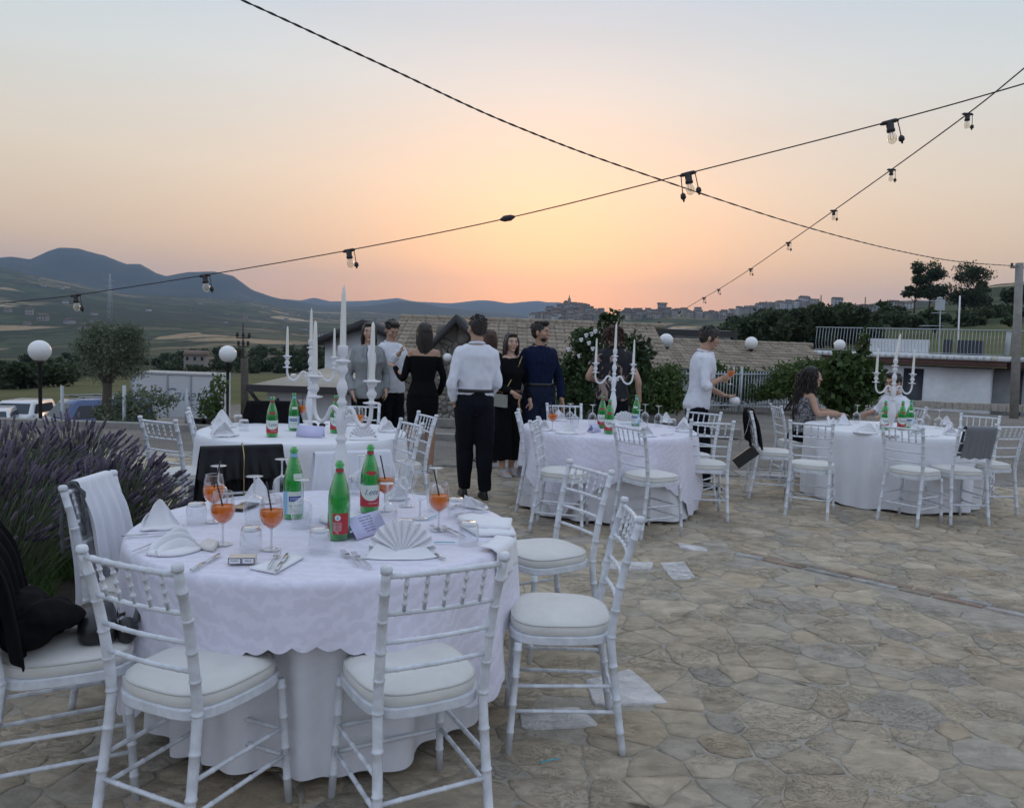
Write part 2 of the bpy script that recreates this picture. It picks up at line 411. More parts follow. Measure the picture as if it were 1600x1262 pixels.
sepc = tn('ShaderNodeSeparateColor'); L(vor.outputs['Color'], sepc.inputs[0])
fields = tramp(sepc.outputs[0], [(0, (.045, .065, .03)), (.25, (.075, .08, .04)), (.42, (.19, .15, .085)), (.58, (.06, .075, .035)), (.72, (.30, .22, .13)), (.84, (.10, .095, .05)), (.93, (.38, .29, .18))], 'CONSTANT')
vore = tn('ShaderNodeTexVoronoi', feature='DISTANCE_TO_EDGE', ins={'Scale': .0065}); L(fv.outputs[0], vore.inputs['Vector'])
hedge = tmap(vore.outputs['Distance'], .03, .07, 1, 0)
woodn = tnoise(.0016, 8, flat.outputs[0], .62)
wood = tmap(woodn, .49, .53)
dot = tnoise(.03, 4, flat.outputs[0]); dots = tmap(dot, .58, .64)
woodc = tramp(tnoise(.05, 4), [(.3, (.012, .022, .012)), (.7, (.035, .05, .024))])
farc = tmix(hedge, fields, (.022, .035, .018)); farc = tmix(wood, farc, woodc); farc = tmix(dots, farc, (.02, .03, .018)); farc = tmix(tmap(tnoise(.009, 7, flat.outputs[0], .75), .53, .57, 0, .9), farc, (.016, .026, .016))
zc = tn('ShaderNodeSeparateXYZ'); L(geo.outputs['Position'], zc.inputs[0])
mtn = tmap(ln.outputs['Value'], 4600, 5400)
mtnc = tramp(tnoise(.0022, 8, None, .7), [(.35, (.016, .025, .02)), (.55, (.03, .04, .03)), (.66, (.06, .06, .045)), (.72, (.15, .13, .11))])
farc = tmix(mtn, farc, mtnc)
grass = tramp(tnoise(.12, 8, flat.outputs[0], .7), [(.3, (.065, .078, .028)), (.7, (.125, .12, .048))])
near = tmix(tmap(ln.outputs['Value'], 138, 165), grass, farc)
grav = tramp(tnoise(28, 8, None, .8), [(.30, (.10, .09, .078)), (.5, (.21, .19, .165)), (.70, (.36, .33, .29))])
gv2 = tmap(tnoise(.9, 5), .35, .65, .82, 1.12)
gsc = tn('ShaderNodeVectorMath', operation='SCALE'); L(grav, gsc.inputs[0]); L(gv2, gsc.inputs['Scale'])
gx = tmap(zc.outputs['X'], -8, 3, 0, 1)
# car park surface and grass verge on the left, gravel yard elsewhere
gd = tn('ShaderNodeMath', operation='ADD'); L(ln.outputs['Value'], gd.inputs[0])
j = tnoise(.25, 4); js = tmap(j, 0, 1, -6, 6); L(js, gd.inputs[1])
fin = tmix(tmap(gd.outputs[0], 58, 66), gsc.outputs[0], near)
L(fin, b.inputs['Base Color']); b.inputs['Roughness'].default_value = .95; b.inputs['Specular IOR Level'].default_value = .15
bn = tn('ShaderNodeBump', ins={'Strength': .8, 'Distance': .015}); L(tnoise(35, 6, None, .8), bn.inputs['Height']); L(bn.outputs[0], b.inputs['Normal'])
MT['land'] = m_
build_terrain()
def haze(density=.00009):
    mb = MB(); mb.box((0, 1000, 430), (31000, 31000, 1660)); o = mb.build('haze', None or MT['haze'], kind='stuff'); return o
mh = bpy.data.materials.new('haze'); mh.use_nodes = True; th = mh.node_tree; th.nodes.clear()
oh = th.nodes.new('ShaderNodeOutputMaterial'); pv = th.nodes.new('ShaderNodeVolumePrincipled')
pv.inputs['Color'].default_value = (.46, .64, .92, 1); pv.inputs['Density'].default_value = .00007; pv.inputs['Anisotropy'].default_value = .25
th.links.new(pv.outputs[0], oh.inputs['Volume']); MT['haze'] = mh
haze()
# ------------------------------------------------------------------ crazy paving of the terrace
def clip(poly, nx, ny, c):
    out = []
    for i in range(len(poly)):
        a = poly[i]; q = poly[(i+1) % len(poly)]
        da = a[0]*nx+a[1]*ny-c; dq = q[0]*nx+q[1]*ny-c
        if da <= 0: out.append(a)
        if (da < 0 < dq) or (dq < 0 < da):
            s = da/(da-dq); out.append((a[0]+s*(q[0]-a[0]), a[1]+s*(q[1]-a[1])))
    return out
def stone_material():
    global m_, t, b, L
    m_, t, b = newmat('paving stone'); L = t.links.new
    at = t.nodes.new('ShaderNodeAttribute'); at.attribute_name = 'tone'
    g = t.nodes.new('ShaderNodeNewGeometry')
    mp_ = t.nodes.new('ShaderNodeMapping'); mp_.inputs['Scale'].default_value = (1, 1.6, 1); mp_.inputs['Rotation'].default_value = (0, 0, .2)
    L(g.outputs['Position'], mp_.inputs[0])
    def nz_(s, d, r=.65, v=None, dist=0):
        n = t.nodes.new('ShaderNodeTexNoise'); n.inputs['Scale'].default_value = s; n.inputs['Detail'].default_value = d; n.inputs['Roughness'].default_value = r
        n.inputs['Distortion'].default_value = dist; L(v or mp_.outputs[0], n.inputs['Vector']); return n.outputs[0]
    def mr(x, a, c, lo, hi):
        n = t.nodes.new('ShaderNodeMapRange'); L(x, n.inputs[0])
        for i, q in ((1, a), (2, c), (3, lo), (4, hi)): n.inputs[i].default_value = q
        return n.outputs[0]
    hs = t.nodes.new('ShaderNodeHueSaturation'); L(at.outputs['Color'], hs.inputs['Color'])
    L(mr(nz_(7, 10, .75, None, .5), .3, .7, .66, 1.30), hs.inputs['Value'])
    # ochre staining
    mx = t.nodes.new('ShaderNodeMix'); mx.data_type = 'RGBA'; L(hs.outputs[0], mx.inputs[6]); mx.inputs[7].default_value = (.33, .22, .12, 1)
    L(mr(nz_(3.1, 6, .7, g.outputs['Position']), .56, .70, 0, .45), mx.inputs[0])
    # fine dark cracks along the lamination
    wv_ = nz_(9, 5, .8, None, 2.2)
    ab = t.nodes.new('ShaderNodeMath'); ab.operation = 'SUBTRACT'; ab.inputs[1].default_value = .5; L(wv_, ab.inputs[0])
    a2 = t.nodes.new('ShaderNodeMath'); a2.operation = 'ABSOLUTE'; L(ab.outputs[0], a2.inputs[0])
    crk = mr(a2.outputs[0], 0, .012, 1, 0)
    msk = mr(nz_(2.3, 3, .5, g.outputs['Position']), .48, .6, 0, 1)
    cm = t.nodes.new('ShaderNodeMath'); cm.operation = 'MULTIPLY'; L(crk, cm.inputs[0]); L(msk, cm.inputs[1])
    c3 = t.nodes.new('ShaderNodeMath'); c3.operation = 'MULTIPLY'; L(cm.outputs[0], c3.inputs[0]); c3.inputs[1].default_value = .6
    m2 = t.nodes.new('ShaderNodeMix'); m2.data_type = 'RGBA'; L(c3.outputs[0], m2.inputs[0]); L(mx.outputs[2], m2.inputs[6]); m2.inputs[7].default_value = (.07, .06, .05, 1)
    L(m2.outputs[2], b.inputs['Base Color']); b.inputs['Roughness'].default_value = .8; b.inputs['Specular IOR Level'].default_value = .3
    # relief
    h1 = nz_(11, 12, .80, None, .5); sb = t.nodes.new('ShaderNodeMath'); sb.operation = 'SUBTRACT'; L(h1, sb.inputs[0]); L(cm.outputs[0], sb.inputs[1])
    bn_ = t.nodes.new('ShaderNodeBump'); bn_.inputs['Strength'].default_value = .9; bn_.inputs['Distance'].default_value = .022
    L(sb.outputs[0], bn_.inputs['Height']); L(bn_.outputs[0], b.inputs['Normal'])
    return m_
MT['stone'] = stone_material()
MT['mortar'] = mat('mortar', (.33, .295, .24), .95, var=.3, vscale=9, bump=.8, bscale=50, bdist=.006)
def PX(X, Y, Z=0):
    v = np.array([X, Y, Z])-CAM0; fz = v@F_
    return (800+FPX*(v@R_)/fz, 631-FPX*(v@U_)/fz, fz)
TONES = [(.33, .30, .255), (.36, .325, .27), (.30, .28, .24), (.27, .27, .265), (.36, .325, .27), (.34, .29, .23), (.31, .30, .27), (.39, .36, .31), (.32, .285, .235), (.255, .26, .27), (.33, .31, .275)]
def rough_poly(poly, seed, step=.04, amp=.016):
    pts = []
    for i in range(len(poly)):
        a = Vector((*poly[i], 0)); q = Vector((*poly[(i+1) % len(poly)], 0)); e = q-a; n = max(1, int(e.length/step))
        nn = Vector((-e.y, e.x, 0)).normalized() if e.length > 1e-6 else Vector((0, 0, 0))
        for k in range(n):
            p = a+e*(k/n); k_ = mnoise.noise(Vector((p.x*14, p.y*14, seed)))*amp
            if k == 0: c = Vector((sum(v[0] for v in poly)/len(poly), sum(v[1] for v in poly)/len(poly), 0)); p = p+(c-p).normalized()*min(.006, (c-p).length*.06)
            pts.append(p+nn*k_)
    return pts
def add_stone(mb, cols, pts, z, tilt, tone, base=-.025):
    c = sum(pts, Vector())/len(pts); n = len(pts); o = len(mb.v); vs_ = []
    for s_, dz in ((1.0, None), (1.0, -.0025), (.965, 0), (.55, .0015)):
        for p in pts:
            q = c+(p-c)*s_
            zz = base if dz is None else z+dz+tilt[0]*(q.x-c.x)+tilt[1]*(q.y-c.y)+(.0025*mnoise.noise(q*9) if dz is not None and dz >= 0 else 0)
            vs_.append((q.x, q.y, zz))
    vs_.append((c.x, c.y, z+.002)); fs = []
    for r in range(3):
        for k in range(n): fs.append((r*n+k, r*n+(k+1) % n, (r+1)*n+(k+1) % n, (r+1)*n+k))
    for k in range(n): fs.append((3*n+k, 3*n+(k+1) % n, 4*n))
    mb.add(vs_, fs); cols.extend([tone]*len(vs_))
def set_tone(me, cols):
    a = me.color_attributes.new('tone', 'FLOAT_COLOR', 'POINT')
    a.data.foreach_set('color', np.array([(*c, 1) for c in cols], dtype=np.float32).ravel())
rs = random.Random(11)
seeds = []
tries = 0
cell = {}
def ok_(x, y, r):
    gx_, gy_ = int(x/.6), int(y/.6)
    for i in range(gx_-1, gx_+2):
        for j in range(gy_-1, gy_+2):
            for (a, c, r2) in cell.get((i, j), ()):
                if math.hypot(a-x, (c-y)*1.35) < min(r, r2)+.35*abs(r-r2): return False
    return True
for tries in range(26000):
    x = rs.uniform(-5.2, 8.8); y = rs.uniform(.6, 9.45)
    if abs(x) > .80*y+1.2: continue
    r = rs.choice([.11, .14, .18, .23, .30, .34])
    if ok_(x, y, r): cell.setdefault((int(x/.6), int(y/.6)), []).append((x, y, r)); seeds.append((x, y, r))
pave = obj('stone_paving', None, kind='structure')
mb = MB(); mb.add([(-6.5, .2, -.0038), (9.5, .2, -.0038), (9.5, 9.5, -.0038), (-6.5, 9.5, -.0038)], [(0, 1, 2, 3)])
pave = mb.build('stone_paving', MT['mortar'], kind='structure')
bpy.data.objects.remove([o for o in COL.objects if o.name.startswith('stone_paving') and o.type == 'EMPTY'][0])
pave.name = 'stone_paving'
stones = []
SLABS = [[(1030, 880), (1068, 878), (1087, 904), (1052, 907)], [(913, 1063), (985, 1046), (1046, 1100), (930, 1102)], [(812, 1110), (905, 1106), (937, 1135), (812, 1139)], [(940, 878), (1022, 879), (1017, 890), (940, 889)], [(1058, 848), (1104, 857), (1106, 863), (1062, 856)]]
slabw = [[G(*p) for p in q] for q in SLABS]
S0 = G(1130, 862); S1 = G(1620, 968)
def near_strip(x, y):
    p = Vector((x, y, 0)); e = S1-S0; u = max(0, min(1, (p-S0).dot(e)/e.length_squared)); return (p-(S0+e*u)).length < .13
for i, (x, y, r) in enumerate(seeds):
    if near_strip(x, y): continue
    if any((sum(q, Vector())/4-Vector((x, y, 0))).length < .13 for q in slabw): continue
    poly = [(x-.7, y-.7), (x+.7, y-.7), (x+.7, y+.7), (x-.7, y+.7)]
    near_ = []
    for gi in range(int(x/.6)-2, int(x/.6)+3):
        for gj in range(int(y/.6)-2, int(y/.6)+3): near_ += cell.get((gi, gj), ())
    for (a, c, r2) in near_:
        if (a, c) == (x, y): continue
        dx, dy = a-x, c-y; d = math.hypot(dx, dy)
        if d > 1.5: continue
        t_ = .5+.5*(r*r-r2*r2)/max(d*d, .02)*.5; t_ = min(max(t_, .3), .7)
        gap = rs.uniform(.0008, .004)
        poly = clip(poly, dx/d, dy/d, (x*dx+y*dy)/d+d*t_-gap)
        if len(poly) < 3: break
    if len(poly) < 3: continue
    poly = clip(poly, 0, 1, 9.46)
    if len(poly) < 3: continue
    px, py, fz = PX(x, y)
    area = .5*abs(sum(poly[k][0]*poly[(k+1) % len(poly)][1]-poly[(k+1) % len(poly)][0]*poly[k][1] for k in range(len(poly))))
    vis = -60 < px < 1660 and py < 1330
    hid = (190 < px < 800 and 760 < py < 1180)
    scr = area*FPX*FPX/fz/fz*1.5/max(fz, .1) if vis and fz > .3 and not hid else 0
    tone = rs.choice(TONES); k = rs.uniform(1.10, 1.30); g_ = (.335, .30, .245); tone = tuple((c*.55+q*.45)*k*w_ for c, q, w_ in zip(tone, g_, (1.24, 1.15, 1.01)))
    stones.append((scr, rough_poly(poly, i*3.7), rs.uniform(-.0015, .003), (rs.uniform(-.012, .012), rs.uniform(-.012, .012)), tone))
stones.sort(key=lambda s: -s[0])
NPIECE = 280
for s_ in stones[:NPIECE]:
    mb = MB(); cols = []; add_stone(mb, cols, *s_[1:]); me = mb.mesh('stone', MT['stone']); set_tone(me, cols); obj('stone', me, pave)
mb = MB(); cols = []
for s_ in stones[NPIECE:]: add_stone(mb, cols, *s_[1:])
me = mb.mesh('small_stones', MT['stone']); set_tone(me, cols); obj('small_stones', me, pave, kind='stuff')
for q in slabw:
    mb = MB(); cols = []; add_stone(mb, cols, rough_poly([(p.x, p.y) for p in q], 5.5, amp=.006), .009, (0, 0), (.74, .71, .68))
    me = mb.mesh('marble_slab', MT['stone']); set_tone(me, cols); obj('marble_slab', me, pave)
e = (S1-S0); Ls = e.length; e.normalize(); nrm_ = Vector((-e.y, e.x, 0)); u = 0
for row, off in ((0, 0), (1, .075)):
    u = rs.uniform(0, .1)+row*.1
    while u < Ls:
        l_ = rs.uniform(.2, .34); a = S0+e*u+nrm_*off; q = [a, a+e*(l_-.008), a+e*(l_-.008)+nrm_*.065, a+nrm_*.065]
        ty = rs.random(); mb = MB(); cols = []
        if ty < .30: tone, nm = (.46, .44, .41), 'marble_strip'
        elif ty < .7: tone, nm = (.36, .27, .21), 'brick'
        else: tone, nm = (.33, .28, .22), 'brick'
        add_stone(mb, cols, rough_poly([(p.x, p.y) for p in q], u, amp=.004), .006, (0, 0), tone)
        me = mb.mesh(nm, MT['stone']); set_tone(me, cols); obj(nm, me, pave); u += l_
# pale edging slabs between the paving and the gravel
edge = MB(); edge.box((1.5, 9.72, -.03), (16, .5, .05)); eo = edge.build('terrace_edging', MT['mortar'], kind='structure')
x = -6.3
while x < 9.3:
    l_ = rs.uniform(.5, 1.0); mb = MB(); cols = []
    add_stone(mb, cols, rough_poly([(x, 9.5), (x+l_-.02, 9.5), (x+l_-.02, 9.94), (x, 9.94)], x, amp=.008), .012, (0, 0), rs.choice([(.40, .375, .34), (.36, .34, .31), (.30, .28, .25)]))
    me = mb.mesh('edging_slab', MT['stone']); set_tone(me, cols); obj('edging_slab', me, eo); x += l_
# ------------------------------------------------------------------ chairs
def rod(mb, path, r, rings=(), n=8, rr=1.17, w=.005, ends=None):
    """a rod along a polyline, swelling into the thin bamboo rings at the given distances (0..1)"""
    P = [Vector(p) for p in path]; ls = [0]
    for a, c in zip(P, P[1:]): ls.append(ls[-1]+(c-a).length)
    T = ls[-1]
    def at(u):
        d = u*T
        for i in range(len(P)-1):
            if d <= ls[i+1] or i == len(P)-2:
                s = (d-ls[i])/max(ls[i+1]-ls[i], 1e-9); return P[i].lerp(P[i+1], s)
    st = {}
    for i, l_ in enumerate(ls): st[l_/T] = 1.0
    if ends:
        for u in (0, 1): st[u] = ends
    for u in rings:
        dw = w/T
        st[u-dw] = 1.0; st[u-dw*.55] = rr; st[u+dw*.55] = rr; st[u+dw] = 1.0
    us = sorted(k for k in st if 0 <= k <= 1)
    rfun = r if callable(r) else (lambda u: r)
    mb.sweep([at(u) for u in us], [rfun(u)*st[u] for u in us], n)
def trap_outline(wf, wb, d, n=28, pw=3.6):
    pts = []
    for k in range(n):
        a = 2*math.pi*k/n; c, s_ = math.cos(a), math.sin(a)
        x = math.copysign(abs(c)**(2/pw), c); y = math.copysign(abs(s_)**(2/pw), s_)
        wd = wb+(wf-wb)*(y+1)/2; pts.append((x*wd/2, y*d/2))
    return pts
def build_chair():
    t_ = thing('chiavari_chair', 'x', 'chair')
    W_ = MT['chair']
    o = trap_outline(.415, .375, .40); o2 = [(x*1, y) for x, y in o]
    mb = MB(); mb.loft([[(x, y, z) for x, y in o] for z in (.425, .428, .452, .455)]); fr = mb.build('seat_frame', W_, t_)
    oc = trap_outline(.405, .365, .39, 40, 3.2); mb = MB()
    mb.loft([[(x*s_, y*s_, z) for x, y in oc] for s_, z in ((.97, .4555), (1.0, .462), (1.01, .475), (1.0, .488), (.975, .497), (.90, .506), (.75, .512), (.5, .515), (.2, .516))])
    cu = mb.build('seat_cushion', MT['cushion'], t_)
    mb = MB(); mb.sweep([(x*.985, y*.985, .495) for x, y in oc], .0042, 5, closed=True); mb.build('piping', MT['piping'], cu)
    fl = {}
    for sx in (-1, 1):
        mb = MB(); A = (sx*.178, .165, .425); B = (sx*.197, .19, 0)
        rod(mb, [A, B], lambda u: .0145-.002*u, (.06, .30, .55, .80), 10); fl[sx] = (Vector(A), Vector(B)); mb.build('leg', W_, t_)
    rl = {}
    for sx in (-1, 1):
        mb = MB(); path = [(sx*.185, -.245, 0), (sx*.178, -.215, .2), (sx*.172, -.188, .40), (sx*.172, -.185, .47), (sx*.174, -.20, .60), (sx*.179, -.228, .75), (sx*.185, -.268, .895)]
        rod(mb, spline(path, 4), lambda u: .0140+.0020*math.sin(u*math.pi), (.10, .24, .38, .505, .62, .72, .83, .925), 10)
        mb.lathe([(0.001, -.001), (.0170, -.001), (.0178, .008), (.0165, .016), (.012, .021), (0.001, .022)], 12, (sx*.1855, -.270, .898))
        mb.build('leg', W_, t_); rl[sx] = path
    def post(z, sx):
        p = rl[sx]
        for a, c in zip(p, p[1:]):
            if a[2] <= z <= c[2]:
                s_ = (z-a[2])/(c[2]-a[2]); return Vector(a).lerp(Vector(c), s_)
    def cross(z, r, bow, name, rings, zb=0):
        a, c = post(z, -1), post(z, 1); pts = []
        for k in range(7):
            u = k/6; p = a.lerp(c, u); p.y -= bow*math.sin(math.pi*u); p.z += zb*math.sin(math.pi*u); pts.append(p)
        mb = MB(); rod(mb, pts, r, rings, 8); mb.build(name, W_, t_); return pts
    tp = cross(.885, .0092, .012, 'top_rail', (.12, .27, .42, .58, .73, .88))
    r1 = cross(.765, .0076, .014, 'back_rail', (.1, .22, .36, .5, .64, .78, .9)); 
    cross(.675, .0076, .014, 'back_rail', (.15, .3, .5, .7, .85)); cross(.585, .0076, .012, 'back_rail', (.15, .3, .5, .7, .85))
    for k in range(5):
        u = (k+1)/6; i = u*6; i0 = min(int(i), 5); s_ = i-i0
        a = r1[i0].lerp(r1[i0+1], s_); c = tp[i0].lerp(tp[i0+1], s_); mb = MB()
        rod(mb, [a, c], lambda q: .0058, (.25, .5, .75), 6, rr=1.5); mb.build('spindle', W_, t_)
    def stretch(a, c, r=.0076):
        mb = MB(); rod(mb, [a, c], r, (.2, .4, .6, .8), 7); mb.build('stretcher', W_, t_)
    for sx in (-1, 1):
        A, B = fl[sx]
        for z1, z2 in ((.165, .165), (.265, .26)):
            stretch(post(z1, sx), A.lerp(B, 1-z2/.425))
    stretch(post(.19, -1), post(.19, 1)); 
    for z in (.16, .25): stretch(fl[-1][0].lerp(fl[-1][1], 1-z/.425), fl[1][0].lerp(fl[1][1], 1-z/.425))
    return t_
CH = build_chair()
GC = 'white chiavari chairs round the four tables'
CHAIRS = {}
def chair(key, mid, fac, label, back=.268):
    f = Vector((fac[0], fac[1], 0)).normalized(); loc = Vector((mid[0], mid[1], 0))+f*back
    CHAIRS[key] = place(CH, USED, loc, math.atan2(f.y, f.x)-math.pi/2, label, GC); return CHAIRS[key]
chair('c1', (-1.06, 2.165), (.13, .30), 'empty white chair at the front left of the nearest table, its back to the camera')
chair('c2', (-.17, 2.23), (-.18, .33), 'empty white chair directly in front of the fan napkin, back to the camera')
chair('c3', (.485, 3.06), (-1, -.02), 'empty white chair standing alone on the paving right of the nearest table, seen side on')
chair('c4', (.42, 4.10), (-.32, -.19), 'empty white chair at the right rear of the nearest table, behind the side-on one')
chair('c5', (-1.76, 3.265), (1, -.03), 'white chair with a white scarf draped over its back beside the lavender')
chair('c6', (-1.69, 2.43), (.86, .48), 'white chair at the left edge holding a black coat and a bag')
chair('c7', (-1.47, 4.28), (.19, -.37), 'white chair with a black jacket over its back behind the orange drinks')
chair('c8', (-.85, 4.24), (.45, -.9), 'white chair with a sheer white shawl over its back behind the tall candelabrum')
chair('t2a', (-2.53, 5.6), (.45, .88), 'white chair nearest the lavender tips at the left of the second table')
chair('t2b', (-2.58, 6.25), (.93, .35), 'white chair turned edge-on at the far left of the second table, behind its neighbour')
chair('t2c', (-.77, 6.02), (-.83, -.55), 'white chair at the right of the second table in front of the bare legs')
chair('t2d', (-.72, 6.68), (-.86, -.5), 'white chair at the right of the second table, farther one by the bare legs')
chair('t2e', (-1.43, 7.35), (.2, -1), 'white chair behind the second table below the man in the grey jacket')
chair('t2f', (-2.13, 6.98), (.3, -.95), 'white chair behind the second table with a black coat hung on it')
chair('t3a', (.055, 7.24), (.99, -.05), 'white chair at the far left of the middle table beside the dark trousers')
chair('t3b', (.19, 6.52), (.98, -.2), 'white chair at the left of the middle table, seat pulled out, seen side on')
chair('t3c', (.94, 6.30), (.84, .54), 'white chair at the front of the middle table standing askew before the cloth')
chair('t3d', (1.78, 6.94), (.05, 1), 'white chair at the right of the middle table with its back squarely to the camera')
chair('t3e', (1.95, 7.95), (-.7, -.75), 'white chair right rear of the middle table, partly hidden below the man with a drink')
chair('t3f', (.55, 8.27), (.2, -1), 'white chair behind the middle table facing the camera below the man in navy')
chair('t4a', (2.50, 8.28), (.99, -.15), 'white chair with a black shawl and black clutch bag hanging from its back')
chair('t4b', (2.74, 7.16), (.45, .88), 'white chair at the left front of the right table, empty, before the seated woman')
chair('t4c', (3.54, 7.10), (.80, .6), 'white chair at the front of the right table standing askew below the candelabrum')
chair('t4d', (4.25, 7.12), (-.08, 1), 'white chair with a grey cloth hung over its back')
chair('t4e', (4.86, 7.62), (-.25, .97), 'white chair cut off by the right edge beyond the grey cloth')
chair('t4f', (5.22, 8.75), (-.6, -.8), 'small white chair at the far right facing the camera behind the right table')

# ------------------------------------------------------------------ tables with their cloths
TH = .755
TAB = {'t1': ((-.745, 3.245), .765), 't2': ((-1.70, 6.43), .82), 't3': ((.93, 7.45), .815), 't4': ((4.08, 8.42), .87)}
def linen(name, col, damask):
    m_, t, b = newmat(name); L = t.links.new
    tc_ = t.nodes.new('ShaderNodeTexCoord')
    n1 = t.nodes.new('ShaderNodeTexNoise'); n1.inputs['Scale'].default_value = 6; n1.inputs['Detail'].default_value = 2; n1.inputs['Distortion'].default_value = 1.4
    L(tc_.outputs['Object'], n1.inputs['Vector'])
    wv_ = t.nodes.new('ShaderNodeTexWave'); wv_.wave_type = 'RINGS'; wv_.inputs['Scale'].default_value = 9; wv_.inputs['Distortion'].default_value = 7; wv_.inputs['Detail'].default_value = 3; wv_.inputs['Detail Scale'].default_value = 2.2
    L(tc_.outputs['Object'], wv_.inputs['Vector'])
    v1 = t.nodes.new('ShaderNodeTexVoronoi'); v1.feature = 'SMOOTH_F1'; v1.inputs['Scale'].default_value = 26; v1.inputs['Smoothness'].default_value = .3; L(tc_.outputs['Object'], v1.inputs['Vector'])
    ml = t.nodes.new('ShaderNodeMath'); ml.operation = 'MULTIPLY'; L(wv_.outputs['Fac'], ml.inputs[0]); L(v1.outputs['Distance'], ml.inputs[1])
    mr_ = t.nodes.new('ShaderNodeMapRange'); L(ml.outputs[0], mr_.inputs[0]); mr_.inputs[1].default_value = .08; mr_.inputs[2].default_value = .30
    mx = t.nodes.new('ShaderNodeMix'); mx.data_type = 'RGBA'; mx.inputs[6].default_value = (*col, 1); mx.inputs[7].default_value = (*[c*(1-.085*damask) for c in col], 1)
    L(mr_.outputs[0], mx.inputs[0]); L(mx.outputs[2], b.inputs['Base Color'])
    b.inputs['Roughness'].default_value = .7; b.inputs['Sheen Weight'].default_value = .3; b.inputs['Specular IOR Level'].default_value = .3
    rr = t.nodes.new('ShaderNodeMapRange'); L(mr_.outputs[0], rr.inputs[0]); rr.inputs[3].default_value = .8; rr.inputs[4].default_value = .5; L(rr.outputs[0], b.inputs['Roughness'])
    nb = t.nodes.new('ShaderNodeTexNoise'); nb.inputs['Scale'].default_value = 7; nb.inputs['Detail'].default_value = 4; L(tc_.outputs['Object'], nb.inputs['Vector'])
    ad_ = t.nodes.new('ShaderNodeMath'); ad_.operation = 'MULTIPLY_ADD'; L(mr_.outputs[0], ad_.inputs[0]); ad_.inputs[1].default_value = .06; L(nb.outputs[0], ad_.inputs[2])
    bn_ = t.nodes.new('ShaderNodeBump'); bn_.inputs['Strength'].default_value = .5; bn_.inputs['Distance'].default_value = .008; L(ad_.outputs[0], bn_.inputs['Height']); L(bn_.outputs[0], b.inputs['Normal'])
    return m_
MT['lilac'] = linen('lilac damask', (.74, .72, .82), 1)
MT['linen'] = linen('white linen', (.76, .77, .81), .25)
def cloth_mesh(R, dropf, foldn, amp, seed, scallop=0, z0=TH, flare=.05, nz=16, na=360, top=True, pull=None):
    mb = MB(); rg = random.Random(seed); ph = [rg.uniform(0, 6.28) for _ in range(6)]; fr = [foldn, foldn*1.61, foldn*.53, foldn*2.3]
    def fold(a):
        x = sum(math.sin(fr[i]*a+ph[i]+1.3*math.sin(a*2+ph[4]))*w_ for i, w_ in enumerate((.5, .28, .3, .12)))
        return math.copysign(abs(x)**.8, x)
    fr = [round(q) for q in fr]; vs_ = []
    if top:
        for r in (.02, .25, .5, .75, .9, .97, 1.0): 
            for k in range(na):
                a = 2*math.pi*k/na; vs_.append((R*r*math.cos(a), R*r*math.sin(a), z0+.0015*mnoise.noise(Vector((R*r*math.cos(a)*6, R*r*math.sin(a)*6, seed)))))
    nr = 7 if top else 0
    for j in range(nz+1):
        s_ = j/nz
        for k in range(na):
            a = 2*math.pi*k/na; D = dropf(a)
            sc = scallop*abs(math.sin(a*R/.036*math.pi/2))*1.0 if scallop else 0
            d = (D+sc)*s_
            g = min(1, d/.55); g2 = g*g*(3-2*g)
            rr = R+.006+.010*min(1, d/.02)+flare*g+amp*fold(a)*g2
            if pull: rr += pull(a)*g2
            rr += .006*mnoise.noise(Vector((a*9, d*7, seed)))*min(1, d*8)
            vs_.append((rr*math.cos(a), rr*math.sin(a), z0-(.004 if j == 0 else 0)-max(0, d-.002)))
    rows = nr+nz+1; fs = []
    for j in range(rows-1):
        for k in range(na):
            k2 = (k+1) % na; fs.append((j*na+k, j*na+k2, (j+1)*na+k2, (j+1)*na+k))
    if top: fs.append(tuple(range(na)))
    mb.add(vs_, fs); return mb
def square(a, half, phi, rnd=.05):
    c, s_ = abs(math.cos(a-phi)), abs(math.sin(a-phi)); return half/((c**9+s_**9)**(1/9.))
def table(key, label, cl_label, ov_label=None):
    (x, y), R = TAB[key]
    t_ = thing('banquet_table', label, 'table', (x, y, 0), 0, 'round banquet tables')
    mb = MB(); mb.lathe([(0.001, TH-.035), (R-.02, TH-.035), (R-.015, TH-.03), (R-.015, TH-.012), (R-.02, TH-.010), (.001, TH-.010)], 48); mb.build('tabletop', MT['white'], t_)
    for a in (.7, 2.3, 3.9, 5.4):
        mb = MB(); mb.sweep([(R*.62*math.cos(a), R*.62*math.sin(a), TH-.036), (R*.66*math.cos(a), R*.66*math.sin(a), 0)], .016, 8); mb.build('leg', MT['black'], t_)
    return t_
# nearest table: floor-length white cloth under a square lilac damask overlay with a scalloped hem
table('t1', 'nearest round table, hidden under a lilac overlay, with three green bottles', '')
(x, y), R = TAB['t1']
def hemvar(base, seed, amp=.02): return lambda a: base+amp*mnoise.noise(Vector((math.cos(a)*2, math.sin(a)*2, seed)))
o = cloth_mesh(R-.035, hemvar(TH-.055, 3, .045), 14, .045, 3, nz=18, z0=TH-.004, flare=-.07).build('tablecloth', MT['linen']); o.location = (x, y, 0)
tag(o, 'plain white floor-length cloth showing below the scalloped overlay of the nearest table', 'tablecloth')
PHI = rad(-38)+math.pi/4
dr = lambda a: max(.17, square(a, .985, PHI)-R-.015)
o = cloth_mesh(R, dr, 11, .042, 21, scallop=.016, nz=20, na=1100, flare=.055).build('table_overlay', MT['lilac']); o.location = (x, y, 0)
tag(o, 'lilac damask overlay with a scalloped hem spread on the nearest table', 'tablecloth')
table('t2', 'second round table on the left, in front of the people in white shirts', '')
(x, y), R = TAB['t2']
